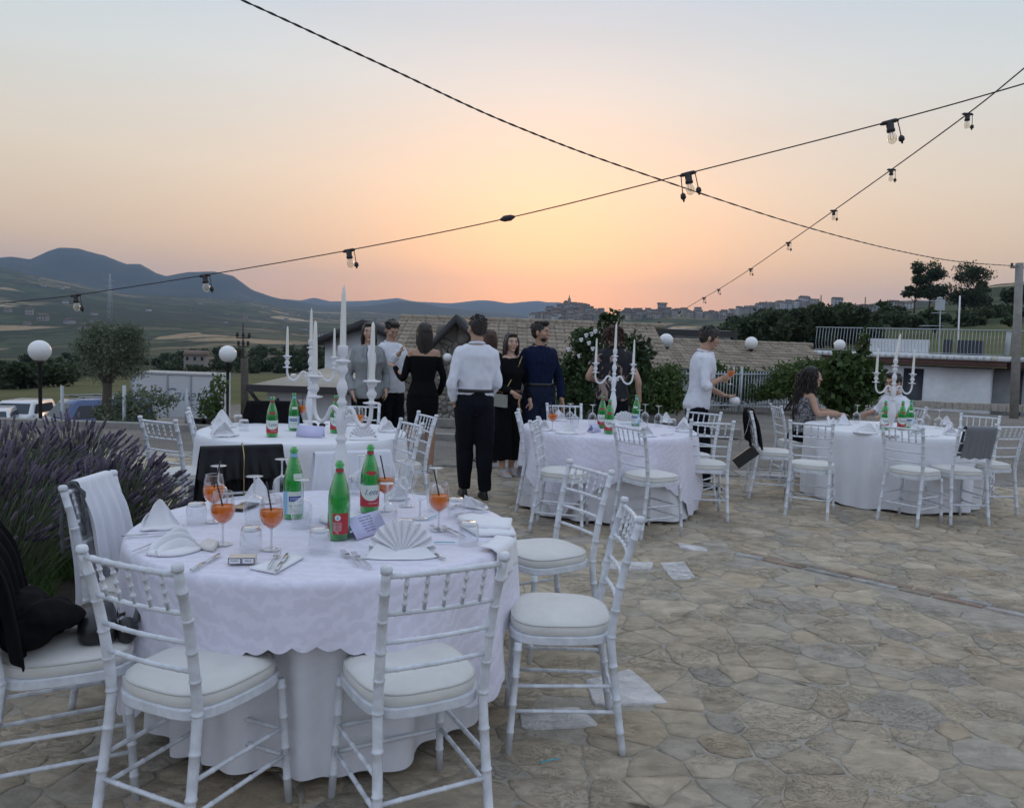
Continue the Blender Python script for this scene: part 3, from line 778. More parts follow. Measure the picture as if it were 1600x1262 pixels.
o = cloth_mesh(R, hemvar(TH-.06, 8), 12, .055, 8, flare=.03, nz=16).build('tablecloth', MT['linen']); o.location = (x, y, 0)
tag(o, 'white cloth on the second table, with the blank folded card lying on it', 'tablecloth')
table('t3', 'middle round table under a lilac overlay, beyond the two side chairs', '')
(x, y), R = TAB['t3']
o = cloth_mesh(R-.03, hemvar(TH-.03, 5), 11, .05, 5, z0=TH-.004, flare=.02).build('tablecloth', MT['linen']); o.location = (x, y, 0)
tag(o, 'plain white floor-length cloth under the overlay of the middle table', 'tablecloth')
dr3 = lambda a: max(.33, square(a, 1.16, rad(10))-R-.01)
o = cloth_mesh(R, dr3, 12, .035, 15, scallop=.016, nz=16, na=720, flare=.05).build('table_overlay', MT['lilac']); o.location = (x, y, 0)
tag(o, 'lilac damask overlay hanging low on the right of the middle table', 'tablecloth')
table('t4', 'round table on the right where the two seated people sit', '')
(x, y), R = TAB['t4']
o = cloth_mesh(R, hemvar(TH-.02, 9, .03), 12, .05, 12, flare=-.02).build('tablecloth', MT['linen']); o.location = (x, y, 0)
tag(o, 'bluish white floor-length cloth with deep folds on the right table', 'tablecloth')
# ------------------------------------------------------------------ things on the tables
TT = .758
def text_mesh(s, size, shear=0, extrude=.0004, res=3, name='lettering', align='CENTER'):
    c = bpy.data.curves.new(name, 'FONT'); c.body = s; c.size = size; c.shear = shear; c.extrude = extrude; c.resolution_u = res
    c.align_x = align; c.align_y = 'CENTER'
    sc2 = BAKE; o = bpy.data.objects.new('t', c); sc2.collection.objects.link(o)
    vl = sc2.view_layers[0]; vl.update(); dg = vl.depsgraph
    me = bpy.data.meshes.new_from_object(o.evaluated_get(dg), depsgraph=dg); sc2.collection.objects.unlink(o); me.name = name
    return me
def wrap_text(s, size, R, zc, ang, m_, parent, shear=0, name='lettering'):
    me = text_mesh(s, size, shear, .0003, name=name)
    for v in me.vertices:
        a = ang+v.co.x/R; r = R+.0008+v.co.z; z = zc+v.co.y; v.co = (r*math.cos(a), r*math.sin(a), z)
    me.materials.clear(); me.materials.append(m_); return obj(name, me, parent)
MT['labelred'] = mat('red label', (.42, .025, .035), .45, var=.08)
MT['labelwhite'] = mat('pale label', (.62, .68, .62), .5)
MT['labelblue'] = mat('light blue label', (.25, .48, .66), .45)
MT['ink'] = mat('dark ink', (.03, .06, .16), .5)
MT['inkwhite'] = mat('white ink', (.75, .75, .75), .5)
MT['inkblue'] = mat('blue ink', (.03, .07, .30), .5)
MT['water'] = glassmat('water', (.75, .9, .8), (.1, .5, .15), .15)
def patch(mb, R, a0, a1, zlo, zhi, n=24):
    """part of a label: zlo / zhi are functions of u in 0..1"""
    vs_ = []; 
    for k in range(n+1):
        u = k/n; a = a0+(a1-a0)*u
        for z in (zlo(u), zhi(u)): vs_.append((R*math.cos(a), R*math.sin(a), z))
    mb.add(vs_, [(2*k, 2*k+2, 2*k+3, 2*k+1) for k in range(n)])
def bottle(kind):
    t_ = thing('water_bottle', 'x', 'bottle')
    R = .0425
    prof = [(.001, .004), (.034, .0), (.040, .004), (.0425, .012), (.0425, .150), (.0415, .170), (.037, .195), (.0295, .222), (.0215, .246), (.0165, .262), (.0145, .268), (.0142, .283), (.0165, .285), (.0172, .290), (.0165, .297), (.0145, .299), (.0138, .306), (.0105, .306)]
    mb = MB(); mb.lathe(prof, 28); g = mb.build('bottle_body', MT['green'], t_)
    mb = MB(); mb.lathe([(.001, .007), (.037, .008), (.0395, .016), (.0395, .15), (.0385, .17), (.034, .197), (.027, .222), (.001, .222)], 20); mb.build('water', MT['water'], g)
    F = -math.pi/2
    if kind == 'red':
        mb = MB(); patch(mb, R+.0006, F-1.5, F+1.5, lambda u: .030, lambda u: .128); l_ = mb.build('label', MT['labelwhite'], t_)
        mb = MB(); patch(mb, R+.0010, F-1.5, F+1.5, lambda u: .030, lambda u: .080-.022*math.sin(math.pi*u)+.03*abs(2*u-1)**3); mb.build('label_band', MT['labelred'], l_)
        wrap_text('Lete', .036, R, .096, F+.05, MT['ink'], l_, shear=.35)
        wrap_text('acqua minerale', .008, R, .047, F+.3, MT['inkwhite'], l_)
        mb = MB(); patch(mb, .0395, F-.62, F+.62, lambda u: .176+.004*math.cos(6*u), lambda u: .187+.005*math.sin(math.pi*u)); 
        for i, v in enumerate(mb.v):
            z = v[2]; r = np.interp(z, [p[1] for p in prof[4:]], [p[0] for p in prof[4:]])+.0009; k = r/math.hypot(v[0], v[1]); mb.v[i] = (v[0]*k, v[1]*k, z)
        mb.build('shoulder_label', MT['labelred'], t_)
        mb = MB(); mb.lathe([(.0168, .256), (.0158, .263), (.0153, .268), (.0152, .276)], 20); mb.build('neck_label', MT['labelred'], t_)
    elif kind == 'redback':
        mb = MB(); patch(mb, R+.0006, F-.55, F+.95, lambda u: .026, lambda u: .108); l_ = mb.build('label', MT['labelred'], t_)
        mb = MB(); patch(mb, R+.0006, F-1.6, F-1.02, lambda u: .026, lambda u: .108-.05*u**2); mb.build('label', MT['labelred'], t_)
        for i in range(20):
            a = 2*math.pi*i/20
        mb = MB(); patch(mb, R+.0011, F-.38, F+.16, lambda u: .091-.0115*math.sqrt(max(0, 1-(2*u-1)**2)), lambda u: .091+.0115*math.sqrt(max(0, 1-(2*u-1)**2))); rd = mb.build('label_emblem', MT['labelwhite'], l_)
        mb = MB(); patch(mb, R+.0016, F-.22, F+.0, lambda u: .089-.005*math.sqrt(max(0, 1-(2*u-1)**2)), lambda u: .089+.008*(1-abs(2*u-1))); mb.build('label_drop', MT['labelblue'], l_)
        for i, z in enumerate((.072, .066, .061, .056, .051, .046, .041)):
            wrap_text('acqua minerale' if i % 2 else 'effervescente', .0056, R+.0003, z, F-.12, MT['inkwhite'], l_)
        wrap_text('1L', .014, R+.0003, .034, F-.15, MT['inkwhite'], l_)
        mb = MB(); mb.lathe([(.0168, .256), (.0158, .263), (.0153, .268), (.0152, .276)], 20); mb.build('neck_label', MT['labelred'], t_)
    else:
        mb = MB(); patch(mb, R+.0006, F-1.1, F+.62, lambda u: .022, lambda u: .120); l_ = mb.build('label', MT['labelwhite'], t_)
        mb = MB(); patch(mb, R+.0006, F+.62, F+1.4, lambda u: .022, lambda u: .120); mb.build('label', MT['labelblue'], t_)
        mb = MB(); patch(mb, R+.0006, F-1.8, F-1.1, lambda u: .022, lambda u: .120); mb.build('label', MT['labelblue'], t_)
        mb = MB(); patch(mb, R+.0010, F-.95, F+.5, lambda u: .078, lambda u: .100); bd = mb.build('label_band', MT['inkblue'], l_)
        wrap_text('S.GEMINI', .013, R+.0006, .089, F-.22, MT['inkwhite'], l_)
        wrap_text('acqua minerale naturale', .006, R+.0003, .06, F-.22, MT['ink'], l_)
        mb = MB(); mb.lathe([(.0168, .256), (.0158, .263), (.0153, .268), (.0152, .280)], 20); mb.build('neck_label', MT['labelblue'], t_)
        mb = MB(); patch(mb, .04, F-.5, F+.6, lambda u: .176, lambda u: .196)
        for i, v in enumerate(mb.v):
            z = v[2]; r = np.interp(z, [p[1] for p in prof[4:]], [p[0] for p in prof[4:]])+.0009; k = r/math.hypot(v[0], v[1]); mb.v[i] = (v[0]*k, v[1]*k, z)
        mb.build('shoulder_label', MT['labelwhite'], t_)
    return t_
BR, BB, BK = bottle('red'), bottle('blue'), bottle('redback')
def face(p, extra=0):  # rotation that turns the local -y side to the camera
    return math.atan2(-p.y, -p.x)+math.pi/2+extra
def put(proto, px, py, label, group=None, extra=0, z=TT, yy=None, scale=None):
    p = G(px, py, z)
    return place(proto, USED, p, face(p, extra), label, group, scale)
GB = 'green glass water bottles on the tables'
put(BK, 529, 841, 'green bottle with a red back label, nearest bottle on the front table', GB)
put(BR, 577, 799, 'green bottle with a red and white label, rightmost on the front table', GB, .15)
put(BB, 458, 808, 'green bottle with a pale blue label on the front table', GB, .5)
put(BR, 425, 682, 'red labelled green bottle at the left of the second table', GB)
put(BB, 459, 672, 'blue labelled green bottle left of the candelabrum on the second table', GB, .1)
put(BR, 524, 676, 'red labelled green bottle half behind the front candelabrum stem, second table', GB, .1)
put(BR, 940, 668, 'red labelled green bottle, farther of the pair on the middle table', GB, -.1)
put(BR, 951, 677, 'red labelled green bottle, nearer of the pair on the middle table', GB)
put(BB, 993, 665, 'blue labelled green bottle right of the candelabrum on the middle table', GB, -.3)
put(BR, 1381, 671, 'green bottle left of the candelabrum on the right table', GB, .2)
put(BR, 1408, 671, 'red labelled green bottle just right of the candelabrum on the right table', GB, .2)
put(BB, 1421, 669, 'blue labelled green bottle, rightmost bottle on the right table', GB, .1)

def wine_profile(inner=False):
    return [(.0335, .198), (.0385, .175), (.0425, .145), (.0435, .130), (.041, .112), (.033, .096), (.020, .085), (.008, .079), (.0042, .072), (.0036, .05), (.0038, .02), (.006, .007), (.015, .0035), (.034, .0015), (.035, 0), (.001, 0)]
def wineglass(kind):
    t_ = thing('wine_glass' if kind != 'spritz' else 'cocktail_glass', 'x', 'glass')
    pr = wine_profile(); mb = MB()
    if kind == 'inv': pr = [(r, .2-z) for r, z in pr]
    cut = 7  # bowl's cone goes with the stem, its bright refraction painted as white body
    mb.lathe(pr[:cut], 26); g = mb.build('bowl', MT['glass'], t_)
    mb = MB(); mb.lathe(pr[cut-1:], 20); mb.build('stem', MT['glassbase'], t_)
    rim = pr[0]; mb = MB(); mb.sweep([(rim[0]*math.cos(a), rim[0]*math.sin(a), rim[1]) for a in np.linspace(0, 2*math.pi, 24, endpoint=False)], .0008, 4, closed=True); mb.build('rim', MT['glassbase'], g)
    if kind == 'spritz':
        mb = MB(); lv = .146
        mb.lathe([(.001, .0805), (.008, .082), (.019, .087), (.032, .098), (.0398, .113), (.0422, .130), (.0412, lv), (.001, lv)], 24); mb.build('drink', MT['spritz'], t_)
        for sx, sl in ((-.012, .16),):
            mb = MB(); mb.sweep([(.012, .005, .088), (sx*2.2, -.008, .255)], .0032, 8); mb.build('straw', MT['black'], t_)
        mb = MB()
        for q in ((.012, .008, .128), (-.014, -.006, .126)): mb.box(q, (.020, .018, .016), .6)
        mb.build('ice_cube', MT['glassbase'], t_)
    return t_
WG, WI, WS = wineglass('up'), wineglass('inv'), wineglass('spritz')
def tumbler():
    t_ = thing('tumbler', 'x', 'glass'); mb = MB()
    mb.lathe([(.0385, 0), (.0400, .02), (.0395, .055), (.0365, .078), (.030, .088), (.001, .089)], 24); g = mb.build('bowl', MT['glass'], t_)
    mb = MB(); mb.lathe([(.001, .078), (.026, .079), (.033, .074), (.0358, .077), (.031, .087), (.026, .0885), (.001, .0895)], 24); mb.build('base', MT['glassbase'], g)
    return t_
TU = tumbler()
GS, GI, GT = 'orange drinks in stemmed glasses', 'stemmed glasses standing upside down', 'tumblers standing upside down'
for a in [(348, 850, 'orange drink with a black straw, front one of the left pair', 0), (334, 815, 'orange drink behind the front left one on the front table', 2.4), (424, 858, 'orange drink with a black straw beside the cigarette pack', .5), (601, 797, 'orange drink behind the rightmost bottle of the front table', .2), (685, 828, 'orange drink at the right of the front table, straw leaning left', 0.1),
          (472, 659, 'orange drink right of the blue labelled bottle, second table', 1.5), (560, 676, 'orange drink above the fan napkin on the second table', .1), (863, 672, 'orange drink alone at the left of the middle table', .3)]:
    put(WS, a[0], a[1], a[2], GS, a[3])
put(WG, 656, 810, 'empty upright stemmed glass on the front table, left of the right-hand orange drink', GI)
put(WG, 635, 790, 'empty upright stemmed glass with a black straw behind it, middle of the front table', GI)
for px, py, l_ in [(471, 824, 'upside down wine glass between the blue labelled bottle and the front bottle'), (397, 818, 'upside down wine glass between the two left orange drinks'), (440, 782, 'upside down wine glass just left of the blue labelled bottle, front table'),
                   (341, 797, 'upside down wine glass behind the left pair of orange drinks'), (561, 772, 'upside down wine glass left behind the rightmost front bottle'), (626, 782, 'upside down wine glass at the back of the front table, right of the bottles'),
                   (604, 830, 'upside down wine glass right behind the fan napkin'), (680, 797, 'upside down wine glass just behind the right-hand orange drink'),
                   (570, 672, 'upside down wine glass above the fan napkin of the second table'), (925, 664, 'upside down wine glass left of the bottle pair on the middle table'), (890, 662, 'upside down wine glass at the left rear of the middle table'), (897, 668, 'upside down wine glass beside the left rear one of the middle table'),
                   (1007, 662, 'upside down wine glass with the tallest look right of the middle bottles'), (998, 674, 'upside down wine glass in front of the blue labelled bottle, middle table'), (1028, 665, 'upside down wine glass at the right of the middle table'),
                   (1338, 660, 'upside down wine glass at the seated man\'s hand'), (1375, 676, 'upside down wine glass left of the candelabrum stem on the right table'), (1447, 664, 'upside down wine glass at the rear of the right table, right of the bottles'), (1466, 669, 'rightmost upside down wine glass on the right table'), (1427, 674, 'upside down wine glass in front of the blue labelled bottle, right table')]:
    put(WI, px, py, l_, GI)
for px, py, l_ in [(392, 860, 'upside down tumbler in front, left of the orange drink by the cigarettes'), (307, 818, 'upside down tumbler at the left of the front table behind the crumpled napkin'), (499, 862, 'upside down tumbler left of the nearest green bottle'),
                   (712, 808, 'upside down tumbler right of the right-hand orange drink'), (631, 846, 'upside down tumbler hidden behind the fan napkin'), (547, 770, 'upside down tumbler at the back of the front table between two bottles'), (732, 850, 'upside down tumbler by the folded towel at the right rim'),
                   (381, 672, 'upside down tumbler at the left of the second table'), (372, 664, 'upside down tumbler left rear on the second table'), (952, 671, 'upside down tumbler beside the nearer bottle of the middle table'), (1050, 668, 'upside down tumbler at the right of the middle table'), (1437, 667, 'upside down tumbler behind the pyramid napkin, right table'), (1482, 672, 'upside down tumbler near the grey cloth chair, right table')]:
    put(TU, px, py, l_, GT)

# napkins
def fan_napkin():
    mb = MB(); n = 11; R = .115; rows = 7; vs_ = []; th = .16
    for i in range(2*n+1):
        a = math.pi*(1-i/(2*n)); zz = (.014 if i % 2 else -.014)
        for j in range(rows):
            r = .008+R*(j/(rows-1)); q = zz*(j/(rows-1))**.8
            ex = 1+.04*math.cos(i*2.1)*(j/(rows-1))
            vs_.append((r*ex*math.cos(a), q+.02*(j/(rows-1))*math.sin(a), .006+r*ex*math.sin(a)*.98))
    fs = [(i*rows+j, (i+1)*rows+j, (i+1)*rows+j+1, i*rows+j+1) for i in range(2*n) for j in range(rows-1)]
    mb.add(vs_, fs, smooth=False)
    t_ = thing('fan_napkin', 'x', 'napkin'); f = mb.build('pleated_fan', MT['napkin'], t_)
    md = f.modifiers.new('s', 'SOLIDIFY'); md.thickness = .0022
    mb = MB(); vs_ = []; A = [(-.135, -.045), (-.06, -.062), (.07, -.060), (.14, -.03), (.10, .035), (0, .05), (-.10, .04)]
    top = [(x*.92, y*.9, .006) for x, y in A]; mb.loft([[(x, y, 0) for x, y in A], [(x*.99, y*.99, .003) for x, y in A], top])
    # front flap leaning on the pleats
    mb.add([(-.125, -.035, .004), (.125, -.03, .004), (.085, .0, .035), (0, .004, .012), (-.09, .0, .045)], [(0, 1, 2, 3), (0, 3, 4)])
    mb.build('napkin_base', MT['napkin'], t_); return t_
def peak_napkin(seed, h=.12, wd=.12):
    rg = random.Random(seed); t_ = thing('folded_napkin', 'x', 'napkin')
    for k in range(3):
        mb = MB(); nu, nv = 12, 8; vs_ = []; ph = rg.uniform(0, 6); lean = rg.uniform(-.03, .05); sh = rg.uniform(-.05, .05)
        hh = h*(1-.22*k); yo = -.03+.026*k; bw = wd*(1-.12*k)
        for i in range(nu+1):
            u = i/nu*2-1
            pk = (1-abs(u+sh*4)**1.4*.75) if k != 1 else (1-.55*abs(u-.3))
            pk = max(pk, .08)
            for j in range(nv+1):
                v = j/nv
                x = bw*.5*u*(1-.25*v)*1.25+sh*v*.6; z = .003+hh*pk*v
                y = yo+lean*v+.028*(1-u*u)*math.sin(v*2.2+ph*.2)+.007*math.sin(u*7+ph+v*2)
                vs_.append((x, y, z))
        mb.add(vs_, [(i*(nv+1)+j, (i+1)*(nv+1)+j, (i+1)*(nv+1)+j+1, i*(nv+1)+j+1) for i in range(nu) for j in range(nv)])
        f = mb.build('napkin_fold', MT['napkin'], t_); md = f.modifiers.new('s', 'SOLIDIFY'); md.thickness = .003
    mb = MB(); n = 18; rings = []
    for s_, z in ((1, 0), (1.02, .006), (.9, .011), (.4, .014)):
        rings.append([((.5*wd*1.35+.012*math.sin(3*a+seed))*s_*math.cos(a), (.052+.008*math.sin(4*a))*s_*math.sin(a), z+.002*math.sin(5*a)) for a in np.linspace(0, 2*math.pi, n, endpoint=False)])
    mb.loft(rings); mb.build('napkin_base', MT['napkin'], t_); return t_
def lily_napkin():
    """softly rolled napkin with curved petals"""
    t_ = thing('rolled_napkin', 'x', 'napkin')
    for k, (ang, h, ln, yo) in enumerate(((0, .075, .17, .0), (.35, .055, .15, -.035), (-.3, .09, .13, .03))):
        mb = MB(); nu, nv = 14, 7; vs_ = []
        for i in range(nu+1):
            u = i/nu
            for j in range(nv+1):
                v = j/nv; x = (u-.5)*ln; prof = math.sin(math.pi*min(1, u*.9+.08))**.6
                z = .004+h*prof*v*(0.55+.6*u); y = yo+.035*math.sin(u*3.0)*(1-v*.3)+.03*v*v*(1-u)+.004*math.sin(9*u+k)
                c, s_ = math.cos(ang), math.sin(ang); vs_.append((x*c-y*s_, x*s_+y*c, z))
        mb.add(vs_, [(i*(nv+1)+j, (i+1)*(nv+1)+j, (i+1)*(nv+1)+j+1, i*(nv+1)+j+1) for i in range(nu) for j in range(nv)])
        f = mb.build('napkin_fold', MT['napkin'], t_); md = f.modifiers.new('s', 'SOLIDIFY'); md.thickness = .003
    mb = MB(); n = 18
    mb.loft([[(.095*s_*math.cos(a), .055*s_*math.sin(a)*(1+.15*math.sin(3*a)), z) for a in np.linspace(0, 2*math.pi, n, endpoint=False)] for s_, z in ((1, 0), (1.03, .005), (.95, .012), (.5, .016))])
    mb.build('napkin_base', MT['napkin'], t_); return t_
FN, PN, PN2, LN_ = fan_napkin(), peak_napkin(3), peak_napkin(8, .10, .10), lily_napkin()
GN = 'folded white napkins at the place settings'
for pr, px, py, l_, ex, sc in [
    (FN, 627, 867, 'pleated fan napkin standing before the front centre chair', .0, 1.0), (LN_, 272, 862, 'softly rolled napkin at the left front of the nearest table, tumbler behind', .15, .95), (PN, 252, 824, 'peaked napkin by the white scarf, tied with a small bow', .2, .95),
    (PN, 405, 784, 'napkin standing behind the left orange drinks near the black jacket', -.3, .95), (LN_, 742, 792, 'pointed napkin with a curled tail at the right rear of the nearest table', 2.6, .75), (LN_, 621, 779, 'napkin lying at the back of the nearest table before the white shawl', .4, .7),
    (PN2, 350, 681, 'napkin with two peaks at the left of the second table', .2, 1.4), (PN, 348, 667, 'tall white napkin behind the two peaked one, second table', .1, 1.2), (FN, 567, 686, 'fan napkin on the second table right of the tall candelabrum', 0, .85), (PN2, 606, 674, 'pyramid napkin at the right of the second table', .3, 1.2), (PN2, 548, 664, 'standing napkin behind the tall candelabrum, second table', .3, 1.2),
    (PN2, 848, 672, 'pointed napkin at the left rim of the middle table', .5, 1.2), (LN_, 884, 677, 'napkin lying in front at the left of the middle table', .1, 1.), (FN, 975, 661, 'fan napkin behind the bottles of the middle table', 0, .95), (PN2, 1010, 681, 'pyramid napkin behind the askew chair of the middle table', .2, 1.2), (PN, 1041, 660, 'rounded napkin at the right rear of the middle table', .4, .9), (PN2, 1069, 674, 'sharply pointed napkin at the right rim of the middle table', -.3, 1.3), (PN2, 876, 657, 'napkin at the rear left of the middle table behind the orange drink', .3, 1.1),
    (PN2, 1299, 664, 'pointed napkin at the left rim of the right table', 1.2, 1.), (PN, 1318, 663, 'rounded napkin beside the seated woman\'s elbow', .4, 1.), (LN_, 1352, 677, 'flattened napkin at the front left of the right table', .1, 1.2), (PN2, 1433, 681, 'pyramid napkin behind the askew chair of the right table', .2, 1.2), (PN, 1479, 664, 'rounded napkin at the right rear of the right table', .2, .9), (PN2, 1486, 679, 'napkin half hidden by the grey cloth, right table', .2, 1.1)]:
    put(pr, px, py, l_, GN, ex, scale=sc)
def slab_mesh(pts, h, seed=0, fold=.002):
    mb = MB(); P = [G(*p, TT) for p in pts]; c = sum(P, Vector())/len(P)
    Q = []
    for i in range(len(P)):
        a, q = P[i], P[(i+1) % len(P)]
        for k in range(4): Q.append(a.lerp(q, k/4)+Vector((mnoise.noise(Vector((i, k, seed)))*.004, mnoise.noise(Vector((k, i, seed+3)))*.004, 0)))
    rings = [[c+(p-c)*s_+Vector((0, 0, z+fold*mnoise.noise(p*40))) for p in Q] for s_, z in ((1, .0015), (1.01, h*.5), (.985, h), (.7, h*1.08), (.3, h*1.1))]
    mb.loft(rings); return mb
o = slab_mesh([(389, 889), (430, 897), (475, 872), (452, 866), (405, 884)], .008, 2).build('flat_napkin', MT['napkin']); tag(o, 'flat folded napkin under a fork and knife at the front left', 'napkin', GN)
o = slab_mesh([(310, 858), (334, 862), (342, 852), (322, 848)], .018, 9, .004).build('rolled_napkin', mat('cream napkin', (.70, .67, .62), .8)); tag(o, 'small cream napkin bundle right of the rolled napkin', 'napkin', GN)
# towel over the right rim of the nearest table
tw = thing('hand_towel', 'white towel folded in layers and hanging over the right rim of the nearest table', 'towel')
for k, (pts, z) in enumerate(([[(718, 822), (745, 838), (806, 838), (796, 818), (742, 812)], .000], [[(714, 816), (733, 829), (797, 832), (800, 818), (726, 810)], .012])):
    mb = slab_mesh(pts, .014, k+4, .005); mb.v = [(a, c, d+z) for a, c, d in mb.v]; mb.build('towel_layer', MT['napkin'], tw)
c0 = Vector((TAB['t1'][0][0], TAB['t1'][0][1], 0)); mb = MB(); vs_ = []; nu, nv = 16, 14
for i in range(nu+1):
    a = rad(-27)+rad(15)*(i/nu)
    for j in range(nv+1):
        d = j/nv*.20
        if d < .06: r, z = .765-.05+d, TT+.014+.002*math.sin(i)
        else: r, z = .765+.022+.012*math.sin(i*1.3)*(d-.06)/.2+.008, TT+.014-(d-.06)*(1.1-.4*i/nu)
        vs_.append((c0.x+r*math.cos(a), c0.y+r*math.sin(a), z))
mb.add(vs_, [(i*(nv+1)+j, (i+1)*(nv+1)+j, (i+1)*(nv+1)+j+1, i*(nv+1)+j+1) for i in range(nu) for j in range(nv)])
f = mb.build('towel_drape', MT['napkin'], tw); md = f.modifiers.new('s', 'SOLIDIFY'); md.thickness = .004

# cutlery
def fork():
    t_ = thing('fork', 'x', 'fork'); mb = MB()
    out = [(-.0035, 0), (.0035, 0), (.0045, .02), (.003, .09), (.0028, .115), (.009, .135), (.011, .15), (-.011, .15), (-.009, .135), (-.0028, .115), (-.003, .09), (-.0045, .02)]
    hz_ = lambda y: .004+.006*math.sin(min(y, .15)/.15*3.0)*.6
    mb.loft([[(x*s_, y, hz_(y)+z) for x, y in out] for s_, z in ((1, 0), (1, .002))])
    h = mb.build('fork_handle', MT['steel'], t_)
    for k in range(4):
        x = -.0088+.0059*k; mb = MB(); mb.sweep([(x, .148, .0065), (x, .17, .004), (x*.95, .195, .009)], [.0017, .0016, .0008], 5); mb.build('tine', MT['steel'], t_)
    return t_
def knife():
    t_ = thing('knife', 'x', 'knife'); mb = MB()
    mb.loft([[(x*s_, y, z) for x, y in [(-.006, 0), (.006, 0), (.0065, .03), (.004, .09), (-.004, .09), (-.0065, .03)]] for s_, z in ((.7, .001), (1, .003), (.7, .0055))]); mb.build('knife_handle', MT['steel'], t_)
    mb = MB(); mb.loft([[(x, y, z) for x, y in [(-.004, .091), (.005, .091), (.009, .12), (.0095, .17), (.004, .20), (-.004, .205), (-.0045, .15)]] for z in (.0025, .0037)]); mb.build('knife_blade', MT['steel'], t_); return t_
FK, KN = fork(), knife()
def lay(pr, a, c, label, group, z=TT+.004, flip=False):
    A = G(*a, z); C = G(*c, z)
    if flip: A, C = C, A
    d = C-A; s_ = d.length/.2
    o = place(pr, USED, A, math.atan2(d.y, d.x)-math.pi/2, label, group); return o
GF, GK = 'steel forks', 'steel knives'
lay(FK, (562, 884), (533, 861), 'left fork of the pair lying left of the fan napkin', GF)
lay(FK, (579, 888), (549, 863), 'right fork of the pair lying left of the fan napkin', GF)
lay(FK, (420, 889), (437, 861), 'fork lying on the flat folded napkin', GF, TT+.013)
lay(KN, (432, 891), (449, 865), 'knife beside the fork on the flat folded napkin', GK, TT+.013)
lay(KN, (299, 891), (341, 867), 'knife lying alone between the rolled napkin and the cigarettes', GK)
lay(KN, (694, 873), (668, 860), 'knife sticking out right of the fan napkin', GK)
lay(KN, (190, 838), (250, 834), 'knife in front of the peaked napkin by the scarf', GK)
lay(FK, (208, 863), (236, 853), 'fork tip showing left of the rolled napkin', GF)
lay(FK, (713, 838), (682, 826), 'left fork of the pair by the folded towel', GF)
lay(FK, (727, 840), (699, 827), 'right fork of the pair by the folded towel', GF)
lay(KN, (764, 797), (728, 802), 'knife under the pointed napkin at the right rim', GK)
lay(KN, (700, 795), (742, 780), 'thin knife lying left of the pointed napkin', GK)
lay(KN, (362, 778), (390, 775), 'knife behind the dark phone', GK)
for px, py, l_ in ((1040, 680, 'knife before the sharply pointed napkin, middle table'), (900, 679, 'knife in front of the lying napkin, middle table'), (1460, 682, 'knife right of the pyramid napkin, right table'), (340, 684, 'knife at the two peaked napkin, second table')):
    lay(KN, (px-8, py), (px+14, py-2), l_, GK)
# cigarette pack, phone, menu cards, straw wrappers
cp = thing('cigarette_pack', 'small cigarette packet lying in front of the orange drink', 'cigarette packet', G(379, 878, TT+.004), rad(10))
mb = MB(); mb.box((0, 0, .011), (.088, .05, .022)); mb.build('packet', mat('packet card', (.60, .52, .42), .4), cp)
for x0 in (-.022, .022):
    mb = MB(); mb.box((x0, -.0255, .011), (.042, .001, .021)); p_ = mb.build('packet_border', MT['ink'], cp)
    mb = MB(); mb.box((x0, -.0262, .011), (.037, .001, .016)); q_ = mb.build('packet_label', MT['inkwhite'], p_)
for x0, s_ in ((-.022, 'FUMO'), (.022, 'KILLS')):
    me = text_mesh(s_, .009, 0, .0003); 
    for v in me.vertices: v.co = (v.co.x+x0, -.0268-v.co.z, v.co.y+.012)
    me.materials.clear(); me.materials.append(MT['ink']); obj('lettering', me, cp)
ph = thing('phone', 'dark phone lying behind the left orange drinks', 'phone', G(381, 792, TT+.004), rad(-12))
mb = MB(); mb.box((0, 0, .004), (.072, .145, .008)); mb.build('phone_body', MT['black'], ph)
mb = MB(); mb.box((0, 0, .0085), (.067, .138, .001)); mb.build('screen', mat('phone screen', (.01, .01, .012), .08), ph)
MT['card'] = mat('lilac card', (.58, .58, .80), .7)
def tent(name, label, p, rz, wd, h, half, lines=True):
    t_ = thing(name, label, 'card', p, rz)
    mb = MB()
    for s_ in (-1, 1):
        o2 = len(mb.v); a = [(-wd/2, s_*half, 0), (wd/2, s_*half, 0), (wd/2, 0, h), (-wd/2, 0, h)]; nn = Vector((0, s_*h, half)).normalized()*.0008
        mb.loft([a, [Vector(q)+nn for q in a]])
    b_ = mb.build('card_leaf', MT['card'], t_)
    if lines:
        for k in range(6):
            me = text_mesh(['menu della serata', 'antipasti della casa', 'ravioli al tartufo', 'filetto di vitello', 'patate al forno', 'torta nuziale'][k], .011, .2, .0001)
            for v in me.vertices:
                u = .88-.13*k+v.co.y/math.hypot(h, half); v.co = (v.co.x, -half*(1-u)-.0015, h*u+.0006)
            me.materials.clear(); me.materials.append(MT['ink']); obj('lettering', me, t_)
    return t_
tent('menu_card', 'lilac menu card folded as a tent between the two red labelled bottles', G(566, 832, TT+.002), rad(62), .20, .075, .055)
tent('menu_card', 'lilac folded card standing lengthwise on the second table', G(485, 682, TT+.002), rad(-4), .21, .085, .03, False)
tent('menu_card', 'lilac card standing by the nearer bottle of the middle table', G(928, 674, TT+.002), rad(60), .14, .07, .04, False)
MT['cyan'] = mat('turquoise paper', (.03, .42, .55), .5)
for a, c, z, l_ in (((678, 847), (711, 847), TT+.006, 'turquoise straw wrapper right of the fan napkin'), ((668, 811), (683, 804), TT+.006, 'turquoise straw wrapper under the right-hand orange drink'), ((843, 1191), (874, 1184), .012, 'turquoise straw wrapper on the paving below the side-on chair')):
    A, C = G(*a, z), G(*c, z); mb = MB(); mb.sweep([A, A.lerp(C, .5)+Vector((0, .002, .001)), C], .0035, 6, flat=.4); tag(mb.build('straw_wrapper', MT['cyan']), l_, 'straw wrapper')
